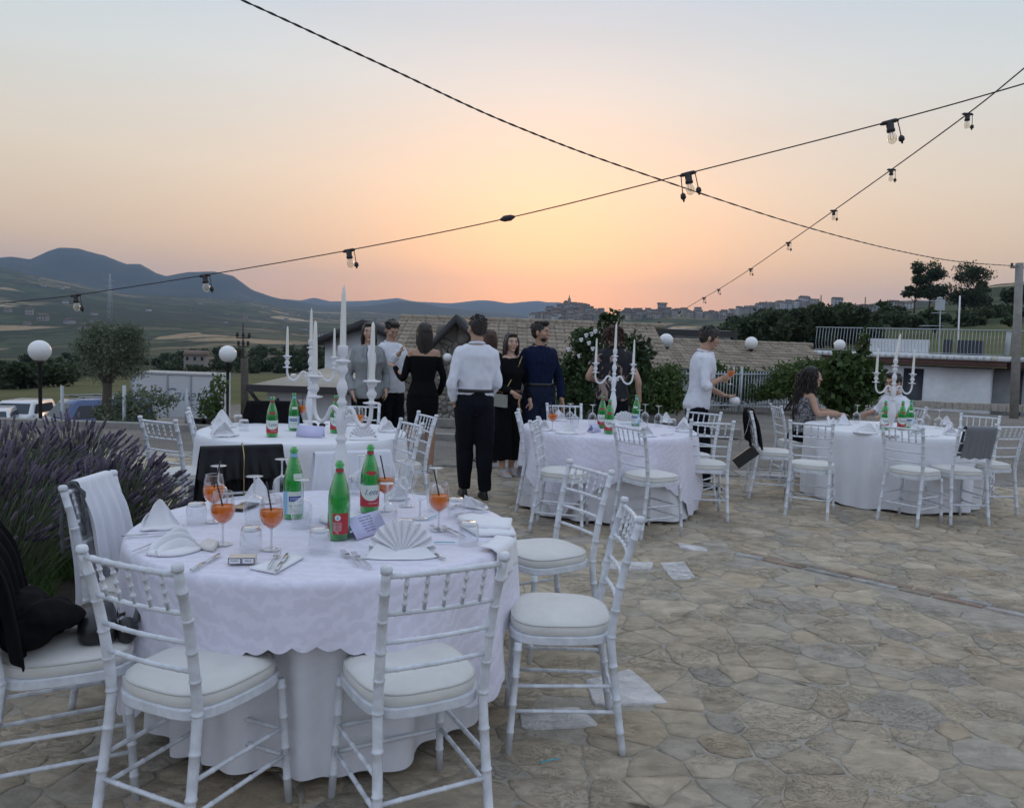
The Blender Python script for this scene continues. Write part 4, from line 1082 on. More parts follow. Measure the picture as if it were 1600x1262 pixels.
sg = thing('sunglasses', 'dark sunglasses lying right of the folded card, second table', 'sunglasses', G(497, 668, TT+.004), .1)
for s_ in (-1, 1): mb = MB(); mb.ell((s_*.035, 0, .022), (.028, .006, .020), 12); mb.build('lens', MT['black'], sg); mb = MB(); mb.sweep([(s_*.065, 0, .03), (s_*.07, .10, .02)], .003, 5); mb.build('temple', MT['black'], sg)

# candelabra
def candelabrum():
    t_ = thing('candelabrum', 'x', 'candelabrum'); Wm = MT['white']
    mb = MB(); mb.lathe([(.001, 0), (.085, 0), (.088, .006), (.082, .016), (.058, .026), (.034, .036), (.020, .05), (.016, .06)], 28); mb.build('foot', Wm, t_)
    mb = MB(); mb.lathe([(.016, .055), (.022, .062), (.024, .070), (.016, .080), (.014, .095), (.019, .12), (.031, .165), (.0375, .20), (.038, .225), (.032, .26), (.024, .30), (.019, .325), (.017, .335), (.024, .345), (.024, .353), (.017, .362), (.016, .37), (.022, .40), (.026, .425), (.023, .45), (.016, .475), (.013, .49), (.021, .50), (.021, .508), (.014, .518), (.013, .53), (.019, .545), (.024, .565), (.019, .588), (.012, .60), (.011, .62), (.020, .632), (.024, .645), (.016, .66), (.012, .668), (.030, .676), (.034, .68), (.030, .684), (.012, .688), (.011, .695), (.020, .705), (.0215, .74), (.0205, .745), (.001, .745)], 22); mb.build('stem', Wm, t_)
    for s_ in (-1, 1):
        mb = MB(); P = []
        ctl = [(.012, .452), (.030, .470), (.050, .482), (.070, .478), (.085, .455), (.100, .432), (.125, .415), (.150, .415), (.172, .435), (.182, .465), (.185, .50), (.185, .53)]
        for k in range(len(ctl)-1):
            p0, p1, p2, p3 = [ctl[max(0, min(len(ctl)-1, k+q))] for q in (-1, 0, 1, 2)]
            for u in (0, .33, .66):
                P.append(tuple(.5*((2*p1[i])+(-p0[i]+p2[i])*u+(2*p0[i]-5*p1[i]+4*p2[i]-p3[i])*u*u+(-p0[i]+3*p1[i]-3*p2[i]+p3[i])*u**3) for i in (0, 1)))
        P.append(ctl[-1]); mb.sweep([(s_*x, 0, z) for x, z in P], .0085, 8)
        # scroll under the arm's root
        mb.sweep([(s_*(.038+.019*math.exp(-q*.22)*math.cos(q+1.2)), 0, .452+.019*math.exp(-q*.22)*math.sin(q+1.2)) for q in np.linspace(0, 7, 22)], [.0075*(1-.5*k/21) for k in range(22)], 7)
        am = mb.build('arm', Wm, t_)
        mb = MB(); mb.lathe([(.001, .508), (.008, .508), (.034, .514), (.036, .518), (.012, .522), (.009, .53), (.019, .545), (.021, .556), (.012, .57), (.010, .58), (.020, .588), (.021, .60), (.036, .603), (.036, .608), (.018, .610), (.017, .612), (.001, .612)], 18, (s_*.185, 0, 0)); mb.build('candle_cup', Wm, am)
        mb = MB(); mb.lathe([(.0125, .611), (.0115, .70), (.0085, .80), (.006, .838), (.001, .848)], 12, (s_*.185, 0, 0)); cd = mb.build('candle', MT['candle'], t_)
    mb = MB(); mb.lathe([(.0135, .744), (.0125, .84), (.009, .955), (.006, .985), (.001, .995)], 12); mb.sweep([(0, 0, .992), (.001, 0, 1.004)], .0012, 4); mb.build('candle', MT['candle'], t_)
    return t_
CD = candelabrum(); GC2 = 'white three branched candelabra'
def cand(c, rz, label, lean=0):
    o = place(CD, USED, c, rz, label, GC2); return o
p = G(531, 812, TT+.003); cand(p, rad(-38), 'white three branched candelabrum on the nearest table, tallest in the picture')
p = G(484, 673, TT+.002); cand(p, rad(12), 'white candelabrum on the second table in front of the grey jacket')
p = G(956, 665, TT+.002); cand(p, rad(4), 'white candelabrum on the middle table before the floral shirt')
p = G(1391, 680, TT+.002); o = cand(p, rad(5), 'white candelabrum on the right table before the seated man, its middle candle leaning')
for ch in o.children:
    if ch.name.startswith('candle') and abs(ch.data.vertices[0].co.x) < .05:
        ch.matrix_local = Matrix.Translation((0, 0, .744)) @ Matrix.Rotation(rad(7), 4, 'Y') @ Matrix.Translation((0, 0, -.744))
# ------------------------------------------------------------------ vegetation
def leafmat(name, c1, c2, rough=.6):
    m_, t, b = newmat(name); L = t.links.new
    at = t.nodes.new('ShaderNodeAttribute'); at.attribute_name = 'lf'
    rp = t.nodes.new('ShaderNodeValToRGB'); rp.color_ramp.elements[0].color = (*c1, 1); rp.color_ramp.elements[1].color = (*c2, 1)
    L(at.outputs['Fac'], rp.inputs[0]); L(rp.outputs[0], b.inputs['Base Color']); b.inputs['Roughness'].default_value = rough; b.inputs['Specular IOR Level'].default_value = .3
    tl = t.nodes.new('ShaderNodeBsdfTranslucent'); L(rp.outputs[0], tl.inputs[0]); mx = t.nodes.new('ShaderNodeMixShader'); mx.inputs[0].default_value = .3
    L(b.outputs[0], mx.inputs[1]); L(tl.outputs[0], mx.inputs[2]); L(mx.outputs[0], t.nodes['Material Output'].inputs['Surface']); return m_
MT['leaf_dark'] = leafmat('dark leaves', (.018, .035, .014), (.06, .10, .035))
MT['leaf_dark2'] = leafmat('vine leaves', (.025, .05, .016), (.09, .14, .04))
MT['leaf_mid'] = leafmat('green leaves', (.035, .07, .02), (.12, .17, .05))
MT['leaf_olive'] = leafmat('olive leaves', (.06, .08, .045), (.22, .26, .17))
MT['leaf_far'] = leafmat('far trees', (.020, .034, .016), (.075, .10, .045))
MT['bark'] = mat('bark', (.09, .075, .06), .9, var=.3, vscale=14, bump=.8, bscale=25, bdist=.02, stretch=(1, 1, .3))
def leafmesh(name, blobs, size, m_, seed=0, aspect=.45, shell=.55, droop=0):
    rg = np.random.RandomState(seed); C = []; T = []
    for (c, r, n) in blobs:
        d = rg.normal(size=(n, 3)); d /= np.linalg.norm(d, axis=1)[:, None]
        q = shell+(1-shell)*rg.rand(n)**.6
        # clumpy outline
        wob = 1+.22*np.sin(d[:, 0]*7+seed+d[:, 2]*5)*np.sin(d[:, 1]*6+d[:, 2]*8)+.12*rg.normal(size=n)
        C.append(np.array(c)+d*np.array(r)*(q*wob)[:, None]); T.append(np.full(n, rg.uniform(.15, .85)))
    C = np.concatenate(C); T = np.clip(np.concatenate(T)*.5+rg.rand(len(C))*.5, 0, 1); n = len(C)
    a = rg.normal(size=(n, 3)); a[:, 2] -= droop; a /= np.linalg.norm(a, axis=1)[:, None]
    b2 = np.cross(a, rg.normal(size=(n, 3))); b2 /= np.linalg.norm(b2, axis=1)[:, None]
    s_ = size*(.6+.8*rg.rand(n))[:, None]
    V = np.empty((n, 4, 3)); V[:, 0] = C-a*s_; V[:, 1] = C+b2*s_*aspect; V[:, 2] = C+a*s_; V[:, 3] = C-b2*s_*aspect
    me = bpy.data.meshes.new(name); me.vertices.add(n*4); me.vertices.foreach_set('co', V.ravel())
    me.loops.add(n*4); me.loops.foreach_set('vertex_index', np.arange(n*4)); me.polygons.add(n)
    me.polygons.foreach_set('loop_start', np.arange(n)*4); me.polygons.foreach_set('loop_total', np.full(n, 4)); me.update(calc_edges=True)
    at = me.attributes.new('lf', 'FLOAT', 'POINT'); at.data.foreach_set('value', np.repeat(T, 4).astype(np.float32))
    me.materials.append(m_); return me
def shrub(name, label, cat, base, blobs, size, m_, seed, aspect=.5, stems=5, flowers=None, group=None, droop=0):
    t_ = thing(name, label, cat, base, 0, group); b0 = Vector(base)
    bl = [(tuple(Vector(c)-b0), r, n) for c, r, n in blobs]
    obj('foliage', leafmesh('foliage', bl, size, m_, seed, aspect, .35, droop), t_, kind='stuff')
    mb = MB(); rg = random.Random(seed)
    for k in range(stems):
        c = Vector(rg.choice(bl)[0]); p0 = Vector((rg.uniform(-.1, .1), rg.uniform(-.1, .1), -.05)); mid = p0.lerp(c, .5)+Vector((rg.uniform(-.1, .1), 0, .05)); mb.sweep([p0, mid, c], [.018, .012, .005], 5)
    mb.build('stems', MT['bark'], t_)
    if flowers:
        for p in flowers:
            mb = MB(); q = Vector(p)-b0
            for k in range(7):
                a = k*.9; rr = .013+.008*(k % 2); mb.ell(q+Vector((rr*math.cos(a), -.02-.01*(k % 2), rr*math.sin(a)))*1.0, (.017, .009, .017), 8)
            mb.build('blossom', MT['white'], t_)
    return t_
def tree(name, label, base, top, spread, m_, seed, n=1500, leaf=.5, lobes=7, trunk=.2, crown0=.3, group=None, cat='tree', parts=True, flatn=1.0):
    base = Vector(base); h = top-base.z; rg = random.Random(seed); t_ = thing(name, label, cat, base, 0, group)
    bl = []
    for k in range(lobes):
        a = rg.uniform(0, 6.28); rr = spread*rg.uniform(.15, .62); zz = h*(crown0+(1-crown0)*rg.uniform(.12, .84)); 
        w_ = spread*rg.uniform(.35, .6)*(1.15-.5*(zz/h)); bl.append(((rr*math.cos(a), rr*math.sin(a), zz), (w_, w_, w_*.75*flatn), n//lobes))
    bl.append(((0, 0, h*.86), (spread*.42, spread*.42, h*.13), n//lobes))
    obj('crown', leafmesh('crown', bl, leaf, m_, seed, .55, .3), t_, kind='stuff')
    mb = MB(); mb.sweep([(0, 0, -.3*trunk), (rg.uniform(-.1, .1)*spread*.3, 0, h*crown0*.6), (0, 0, h*crown0), (0, 0, h*.8)], [trunk, trunk*.8, trunk*.65, trunk*.15], 8)
    for c, r, _ in bl[:6]: mb.sweep([(0, 0, h*crown0*.8), (c[0]*.5, c[1]*.5, (h*crown0*.8+c[2])*.5), c], [trunk*.5, trunk*.35, trunk*.1], 5)
    mb.build('trunk', MT['bark'], t_); return t_
# hedge side: bushes along the yard's edge
def bl(px, py, d, rx, rz, n, ry=None): 
    c = W(px, py, d); s_ = d/FPX; return (tuple(c), (rx*s_, (ry or rx)*s_, rz*s_), n)
b_ = W(905, 640, 12.3); b_.z = 0
shrub('camellia_bush', 'tall dark bush with white blossoms behind the person in the floral shirt', 'bush', b_,
      [bl(905, 610, 12.2, 38, 40, 900), bl(925, 560, 12.3, 36, 40, 800), bl(915, 530, 12.3, 26, 22, 300), bl(980, 575, 12.4, 34, 55, 900), bl(1002, 560, 12.4, 20, 34, 400), bl(890, 575, 12.3, 20, 26, 260), bl(945, 505, 12.3, 14, 18, 130), bl(960, 495, 12.3, 16, 12, 70)], .045, MT['leaf_dark'], 5, .6, 8,
      flowers=[tuple(W(x, y, 12.0)) for x, y in ((916, 524), (924, 522), (908, 531), (920, 536), (926, 545), (888, 546), (905, 556), (930, 518))])
b_ = W(1030, 650, 17); b_.z = 0
shrub('laurel_bush', 'rounded green bush between the floral shirt and the first right lamp post', 'bush', b_, [bl(1020, 615, 17, 48, 36, 1900), bl(1045, 590, 17, 26, 24, 800), bl(1000, 600, 17, 25, 32, 800), bl(1050, 625, 17, 28, 20, 700)], .05, MT['leaf_mid'], 8, .5)
b_ = W(1130, 630, 21); b_.z = 0
shrub('laurel_bush', 'green bush behind the glass held by the man with a drink', 'bush', b_, [bl(1125, 600, 21, 34, 26, 1500), bl(1150, 608, 21, 30, 20, 1200), bl(1110, 580, 21, 24, 18, 700), bl(1180, 615, 21, 26, 12, 700), bl(1165, 588, 21, 20, 14, 300)], .055, MT['leaf_mid'], 12, .5)
b_ = W(1230, 625, 21); b_.z = 0
shrub('laurel_bush', 'dark green bush behind the seated woman, left of the vine', 'bush', b_, [bl(1228, 595, 21, 34, 28, 1500), bl(1262, 580, 21, 30, 20, 1100), bl(1205, 610, 21, 26, 14, 800), bl(1285, 575, 21, 24, 16, 600), bl(1270, 605, 21, 40, 22, 1200)], .055, MT['leaf_mid'], 17, .5)
b_ = W(1330, 650, 13.5); b_.z = 0
shrub('grape_vine', 'tall broad leaved vine between the two seated people', 'climbing plant', b_, [bl(1322, 612, 13.5, 42, 40, 1000), bl(1335, 578, 13.5, 36, 26, 700), bl(1348, 540, 13.6, 9, 22, 70), bl(1302, 600, 13.5, 24, 30, 500), bl(1366, 596, 13.6, 18, 28, 380), bl(1318, 563, 13.5, 22, 14, 200)], .062, MT['leaf_dark2'], 21, .7)
# olive tree on the left
ob = W(166, 655, 13.8); tz = Zat(166, 662, 13.8)
ot = thing('olive_tree', 'small olive tree with a round crown beside the left lamp post', 'tree', (ob.x, ob.y, tz)); ob = Vector((ob.x, ob.y, tz))
cb = [bl(175, 543, 13.8, 42, 34, 3000), bl(140, 545, 13.8, 26, 30, 1500), bl(208, 545, 13.8, 26, 30, 1500), bl(152, 517, 13.8, 26, 16, 900), bl(198, 518, 13.8, 26, 15, 900), bl(160, 580, 13.8, 34, 20, 900), bl(205, 578, 13.8, 26, 18, 700)]
obj('crown', leafmesh('crown', [(tuple(Vector(c)-ob), r, n) for c, r, n in cb], .032, MT['leaf_olive'], 4, .28, .15), ot, kind='stuff')
mb = MB(); P = lambda x, y: Vector(W(x, y, 13.8))-ob
mb.sweep([P(166, 664), P(166, 640), P(168, 610), P(168, 598)], [.10, .085, .075, .08], 9)
for q in ([(168, 600), (155, 585), (142, 560)], [(168, 600), (180, 582), (200, 555)], [(168, 600), (172, 570), (178, 530)], [(155, 585), (160, 560), (150, 530)], [(180, 582), (195, 575), (225, 555)]): mb.sweep([P(*a) for a in q], [.055, .04, .015], 6)
mb.build('trunk', MT['bark'], ot)
b_ = W(160, 660, 13.2); b_.z = Zat(160, 662, 13.2)
shrub('oleander_bush', 'loose bush right of the olive trunk, before the white truck body', 'bush', b_, [bl(225, 628, 13.0, 38, 24, 700), bl(260, 625, 13.0, 22, 12, 160), bl(195, 634, 13.2, 20, 22, 600), bl(205, 652, 13.1, 40, 12, 700), bl(158, 645, 13.2, 14, 14, 260)], .036, MT['leaf_olive'], 31, .4)
b_ = W(330, 655, 12.6); b_.z = -.02
shrub('climbing_shrub', 'thin climbing plant on the right left-hand lamp post', 'climbing plant', b_, [bl(338, 615, 12.6, 11, 34, 110), bl(332, 640, 12.6, 15, 15, 110), bl(322, 640, 12.7, 14, 18, 80), bl(348, 600, 12.6, 10, 14, 30), bl(318, 620, 12.7, 10, 16, 30)], .05, MT['leaf_mid'], 33, .5, 6)
# right hand slope: dark wood and single trees
for i, (px, yb, yt, d, sp, nm, lb, k) in enumerate([
    (1428, 486, 406, 190, 3.2, 'pine_tree', 'slim small pine at the left of the skyline tree group', 0), (1452, 486, 407, 190, 5.2, 'pine_tree', 'round topped pine in the middle of the skyline tree group', 0), (1504, 492, 408, 190, 7.4, 'broadleaf_tree', 'broad dark tree at the right of the skyline tree group', 1), (1530, 492, 438, 195, 3.0, 'broadleaf_tree', 'thin scraggy tree right of the broad skyline tree', 1),
    (1590, 500, 445, 160, 5.0, 'broadleaf_tree', 'dark tree at the right edge behind the concrete pole', 1), (1378, 500, 470, 180, 4.0, 'broadleaf_tree', 'low round tree on the slope left of the pines', 1), (1545, 505, 478, 150, 3.4, 'broadleaf_tree', 'low tree on the grassy slope left of the concrete pole', 1), (1400, 505, 478, 170, 4.2, 'broadleaf_tree', 'low tree just under the slim pine', 1)]):
    bp = W(px, yb+4, d); tp = Zat(px, yt, d)
    tree(nm, lb, bp, tp, sp, MT['leaf_far'], 40+i, 5200 if i < 3 else 1500, .26 if i < 3 else .4, 12 if i < 3 else 8, .22, .26 if k == 0 else .12, 'single trees on the right hand slope', flatn=.8)
rg = random.Random(5); blobs = []
for k in range(95):
    px = rg.uniform(1135, 1370); d = rg.uniform(95, 150); yt = np.interp(px, [1135, 1180, 1280, 1370], [502, 488, 482, 480])+rg.uniform(0, 45); s_ = rg.uniform(10, 17)
    blobs.append(bl(px, yt+6, d, s_, s_*.8, 420))
obj('woodland', leafmesh('woodland', blobs, .42, MT['leaf_far'], 3, .6, .3), kind='stuff')
blobs = []
for k in range(60):
    px = rg.uniform(1330, 1640); d = rg.uniform(110, 200); yb = np.interp(px, [1330, 1600], [505, 500])+rg.uniform(-12, 6); blobs.append(bl(px, yb, d, rg.uniform(8, 14), rg.uniform(5, 9), 160))
obj('bushy_scrub', leafmesh('bushy_scrub', blobs, .45, MT['leaf_far'], 9, .6, .3), kind='stuff')
blobs = []
for k in range(150):
    px = rg.uniform(-60, 560); d = rg.uniform(165, 330); yb = np.interp(px, [0, 240, 330, 560], [583, 583, 576, 566])-(d-165)/165*28+rg.uniform(-4, 10); s_ = rg.uniform(9, 17)*(200/d)
    if px < 120 and k % 2: d = rg.uniform(90, 140); yb = rg.uniform(585, 612)-px*.2; s_ = 20
    blobs.append(bl(px, yb, d, s_, s_*.7, 600))
obj('valley_wood', leafmesh('valley_wood', blobs, .38, MT['leaf_far'], 13, .6, .3), kind='stuff')

# ------------------------------------------------------------------ buildings
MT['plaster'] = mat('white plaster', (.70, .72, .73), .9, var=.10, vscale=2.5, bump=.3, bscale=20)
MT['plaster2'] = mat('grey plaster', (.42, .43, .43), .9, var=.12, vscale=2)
MT['darkwood'] = mat('dark eaves', (.035, .034, .036), .6, var=.15)
MT['tile'] = mat('roof tile', (.27, .225, .17), .85, var=.22, vscale=6, objvar=.22, bump=.4, bscale=25)
MT['tilestuff'] = mat('roof tile far', (.27, .225, .17), .85, var=.35, vscale=5)
MT['door'] = mat('dark door', (.03, .035, .045), .5, var=.1)
MT['fascia'] = mat('brown fascia', (.14, .075, .065), .7, var=.15)
MT['winglass'] = mat('window glass', (.03, .04, .05), .08)
def tile_mesh():
    mb = MB(); n = 12; vs_ = []
    for j, (y, z0) in enumerate(((0, .022), (.36, .0))):
        for i in range(n+1):
            x = i/n*.245; vs_.append((x, y, z0+.018*abs(math.sin(i/n*2*math.pi))))
        for i in range(n+1):
            x = i/n*.245; vs_.append((x, y, z0-.012))
    m = n+1; fs = [(i, i+1, 2*m+i+1, 2*m+i) for i in range(n)]+[(m+i, i+m+1, i+1, i) for i in range(n)]
    mb.add(vs_, fs); return mb
TM = tile_mesh()
def tiled_roof(parent, A, Bx, up, rows, cols, limit=300, name='roof_tile'):
    """A: eave corner, Bx: unit vector along the eave, up: unit vector up the slope"""
    nrm2 = Bx.cross(up).normalized(); M0 = Matrix((Bx, up, nrm2)).transposed().to_4x4(); M0.translation = A
    me = TM.mesh(name, MT['tile']); cnt = 0; st = MB(); rg_ = random.Random(len(COL.objects))
    order = [(r, c) for r in range(rows) for c in range(cols)]; 
    for r, c in order:
        off = Vector((c*.25+rg_.uniform(-.006, .006), r*.33, .02+rg_.uniform(-.004, .006)))
        if cnt < limit:
            o = obj(name, me, parent); o.matrix_local = M0 @ Matrix.Translation(off) @ Matrix.Rotation(rg_.uniform(-.015, .015), 4, 'X'); cnt += 1
        else: st.add([M0 @ (Vector(v)+off) for v in TM.v], TM.f)
    if st.v: st.build('far_roof_tiles', MT['tilestuff'], parent, kind='stuff')
    w_, h_ = cols*.25, rows*.33
    mb = MB(); mb.loft([[A, A+Bx*w_, A+Bx*w_+up*h_, A+up*h_], [q-nrm2*.12 for q in (A, A+Bx*w_, A+Bx*w_+up*h_, A+up*h_)]]); mb.build('roof_deck', MT['darkwood'], parent)
    mb = MB(); k = 0.0
    while k < w_:
        p0 = A+up*(h_-.02)+Bx*k+nrm2*.03; mb.sweep([p0, p0+Bx*.40], [.10, .085], 8); k += .36
    mb.build('ridge_tiles', MT['tilestuff'], parent)
    mb = MB(); mb.sweep([A-up*.08, A+Bx*w_-up*.08], .055, 8); mb.build('gutter', MT['darkwood'], parent)
# long tiled building behind the group of people
lh = thing('long_house', 'long low house with a sand coloured tiled roof behind the standing people', 'house')
xa = W(585, 577, 18).x; ze = Zat(870, 580, 18); zr = Zat(900, 510, 21.6); xb = W(1056, 570, 18).x
A = Vector((xa, 18, ze)); up = Vector((0, 3.6, zr-ze)); rows = int(up.length/.33)+1; up.normalize()
tiled_roof(lh, A, Vector((1, 0, 0)), up, rows, int((xb-xa)/.25)+1, 300)
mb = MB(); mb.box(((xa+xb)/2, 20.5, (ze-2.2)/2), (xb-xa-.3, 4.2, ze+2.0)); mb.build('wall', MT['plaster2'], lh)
for px in (650, 780, 850, 890, 1010):
    mb = MB(); c = W(px, 600, 18.35); mb.box((c.x, 18.37, .35), (.7, .05, .8)); f_ = mb.build('window', MT['darkwood'], lh); mb = MB(); mb.box((c.x, 18.34, .35), (.6, .02, .7)); mb.build('pane', MT['winglass'], f_)
lh2 = thing('low_house', 'lower tiled house right of the man with a drink, bushes in front', 'house')
xa2 = W(1040, 577, 23).x; xb2 = W(1312, 577, 23).x; ze2 = Zat(1200, 582, 23); zr2 = Zat(1200, 541, 26)
A = Vector((xa2, 23, ze2)); up = Vector((0, 3, zr2-ze2)); rows = int(up.length/.33)+1; up.normalize()
tiled_roof(lh2, A, Vector((1, 0, 0)), up, rows, int((xb2-xa2)/.25)+1, 280)
mb = MB(); mb.box(((xa2+xb2)/2, 25.2, (ze2-2.2)/2), (xb2-xa2-.3, 3.6, ze2+2.0)); mb.build('wall', MT['plaster'], lh2)
ph_ = thing('flat_roofed_loft', 'white loft with a dark flat roof behind the head of the man with a drink', 'house')
p0, p1 = W(1052, 530, 27.2), W(1142, 533, 27.2); mb = MB(); mb.box(((p0.x+p1.x)/2, 29, Zat(1100, 545, 27.2)+.1), (p1.x-p0.x, 3.4, 1.1)); mb.build('wall', MT['plaster'], ph_)
p0, p1 = W(1012, 518, 26.8), W(1150, 522, 26.8); zz = Zat(1080, 520, 26.8); mb = MB(); mb.box(((p0.x+p1.x)/2, 28.7, zz), (p1.x-p0.x, 4.2, .2)); mb.build('roof', MT['darkwood'], ph_)
# stone gable
sg_ = thing('stone_gable_house', 'rubble stone gable with dark eaves between the woman in black and the white shirted man', 'house')
D = 15.3; P3 = lambda x, y, d=D: W(x, y, d)
ap = P3(714, 507); l0 = P3(640, 585); r0 = P3(790, 588); zb = -.6
mb = MB(); poly = [Vector((l0.x, D, zb)), Vector((r0.x, D, zb)), Vector((r0.x, D, r0.z)), Vector((ap.x, D, ap.z-.05)), Vector((l0.x, D, l0.z))]
mb.loft([[p+Vector((0, 5.5, 0)) for p in poly], poly]); mb.v = [tuple(v) for v in mb.v]
mw = mb.build('wall', mat('lime mortar wall', (.30, .28, .25), .95, var=.3, vscale=6, bump=.6), sg_)
rs2 = random.Random(3); sd = []
for _ in range(1500):
    x = rs2.uniform(l0.x, r0.x); z = rs2.uniform(zb, ap.z); 
    if z > ap.z-.12-abs(x-ap.x)*(ap.z-l0.z)/(ap.x-l0.x): continue
    if all(math.hypot(x-a, (z-c)*1.5) > .105 for a, c in sd): sd.append((x, z))
MT['wallstone'] = mat('rubble stone', (.30, .275, .235), .9, var=.25, vscale=9, objvar=.3, bump=.7, bscale=30, bdist=.01)
for (x, z) in sd[:300]:
    poly = [(x-.3, z-.3), (x+.3, z-.3), (x+.3, z+.3), (x-.3, z+.3)]
    for a, c in sd:
        dx, dz = a-x, c-z; dd = math.hypot(dx, dz)
        if 0 < dd < .6: poly = clip(poly, dx/dd, dz/dd, (x*dx+z*dz)/dd+dd/2-.010)
    if len(poly) < 3: continue
    mb = MB(); n = len(poly); dp = rs2.uniform(.02, .05)
    rr_ = [[Vector((x+(p[0]-x)*s_, D-dd_, z+(p[1]-z)*s_)) for p in poly] for s_, dd_ in ((1, -.02), (1, dp*.6), (.85, dp))]
    mb.loft(rr_); mb.build('wall_stone', MT['wallstone'], sg_)
for s_, e_ in ((-1, l0), (1, r0)):
    d_ = (e_-ap); d_.y = 0; e2 = ap+d_*1.12; th_ = Vector((0, 0, .14)); q = [ap, e2, e2+th_, ap+th_*1.2]; q = [Vector((v.x, D-.35, v.z+.02)) for v in q]
    mb = MB(); mb.loft([q, [v+Vector((0, 5.9, 0)) for v in q]]); mb.build('eaves', MT['darkwood'], sg_)
MT['globe'] = mat('opal globe', (.80, .81, .80), .25, spec=.5, coat=.3)
def wall_globe(px, py, d, r, label):
    c = W(px, py, d); t_ = thing('wall_lamp', label, 'lamp', c); mb = MB(); mb.ell((0, 0, 0), (r, r, r), 16); mb.build('globe', MT['globe'], t_)
    mb = MB(); mb.lathe([(.001, r*1.25), (r*.4, r*1.2), (r*.5, r*.9), (r*.3, r*.85)], 10); mb.sweep([(0, 0, r*1.2), (0, 0, r*1.9), (0, .25, r*2.1)], .012, 5); mb.build('lamp_bracket', MT['black'], t_)
wall_globe(699, 558, 14.9, .085, 'small white globe lamp hanging on the stone gable')
wall_globe(459, 588, 22, .09, 'small white globe beyond the low white annex, left one of two'); wall_globe(476, 588, 22, .09, 'small white globe beyond the low white annex, right one of two')
# white annex with flat beige roof and the white gabled house
an = thing('white_annex', 'low white annex with a flat beige roof behind the second table', 'building')
z1 = Zat(450, 606, 15); xl, xr = W(417, 630, 15).x, W(600, 630, 15).x
mb = MB(); mb.box(((xl+xr)/2, 17.0, z1/2-1.3), (xr-xl, 4, z1+2.6)); mb.build('wall', MT['plaster'], an)
mb = MB(); mb.loft([[(xl-.25, 14.7, z1), (xr, 14.7, z1-.02), (xr, 19.4, z1+.18), (xl+.1, 19.4, z1+.18)], [(xl-.25, 14.7, z1+.05), (xr, 14.7, z1+.03), (xr, 19.4, z1+.23), (xl+.1, 19.4, z1+.23)]]); mb.build('roof', mat('beige roofing', (.42, .38, .31), .9, var=.15), an)
mb = MB(); mb.box(((xl-.25+xr)/2, 14.66, z1), (xr-xl+.3, .07, .13)); mb.sweep([(xl-.2, 14.6, z1-.04), (xl-.12, 14.8, z1-.25), (xl-.03, 14.95, z1-.3), (xl-.03, 14.95, -1)], .035, 6); mb.build('gutter', MT['darkwood'], an)
for px, lb in ((437, 'left'), (490, 'right')):
    c = W(px, 626, 14.9); t_ = thing('wall_lantern', 'small black lantern on the white annex wall, the %s one of two' % lb, 'lantern', c)
    mb = MB(); mb.sweep([(0, .1, -.05), (0, -.05, .0), (0, -.10, .06), (0, -.16, .03)], .012, 5); mb.lathe([(.01, .05), (.07, .0), (.06, -.01), (.045, -.10), (.001, -.11)], 8, (0, -.16, 0)); mb.build('lantern_body', MT['black'], t_)
wh = thing('white_gabled_house', 'white house with dark sloping eaves behind the woman in the grey jacket', 'house')
q0, q1, q2 = P3(508, 535, 24), P3(570, 512, 24), P3(640, 540, 24)
mb = MB(); poly = [Vector((q0.x, 24, -3)), Vector((q2.x, 24, -3)), Vector((q2.x, 24, q2.z)), Vector((q1.x, 24, q1.z)), Vector((q0.x, 24, q0.z))]; mb.loft([[p+Vector((0, 5, 0)) for p in poly], poly]); mb.build('wall', MT['plaster'], wh)
for e_, s_ in ((q0, 1), (q2, 1)):
    d_ = e_-q1; d_.y = 0; e2 = q1+d_*1.2; q = [Vector((v.x, 23.6, v.z)) for v in (q1, e2, e2+Vector((0, 0, .2)), q1+Vector((0, 0, .24)))]; mb = MB(); mb.loft([q, [v+Vector((0, 5.5, 0)) for v in q]]); mb.build('eaves', MT['darkwood'], wh)
# terraced house on the right
rb = thing('terrace_house', 'low white building with a railed roof terrace at the right', 'building')
cl, cr = W(1272, 560, 34.5), W(1568, 575, 30.5); zt = Zat(1568, 578, 30.5)+.02
dirv = Vector((cr.x-cl.x, cr.y-cl.y, 0)); Lw = dirv.length; dirv.normalize(); back = Vector((-dirv.y, dirv.x, 0)); ang = math.atan2(dirv.y, dirv.x)
O = Vector((cr.x, cr.y, 0))
def RB(u, v, z): return O+dirv*(-u)+back*v+Vector((0, 0, z))
def rbox(mb, u0, u1, v0, v1, z0_, z1_): mb.loft([[RB(u0, v0, z), RB(u1, v0, z), RB(u1, v1, z), RB(u0, v1, z)][::-1] for z in (z0_, z1_)])
ins_ = .45
mb = MB(); rbox(mb, ins_, Lw, ins_, 6, -2.2, zt-.02); mb.build('wall', MT['plaster'], rb)
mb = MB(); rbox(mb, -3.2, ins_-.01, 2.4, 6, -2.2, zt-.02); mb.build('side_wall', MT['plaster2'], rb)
mb = MB(); rbox(mb, -.02, Lw+.1, -.02, 6.2, zt+.06, zt+.30); rbox(mb, -3.6, -.03, 1.9, 6.2, zt, zt+.30); mb.build('fascia', MT['fascia'], rb)
mb = MB(); rbox(mb, -.14, Lw+.15, -.14, 6.3, zt+.303, zt+.50); rbox(mb, -3.8, -.15, 1.8, 6.3, zt+.303, zt+.50); mb.build('terrace_ledge', MT['white'], rb)
n = int(Lw/.22)
for k in range(0):
    pass
st_ = MB()
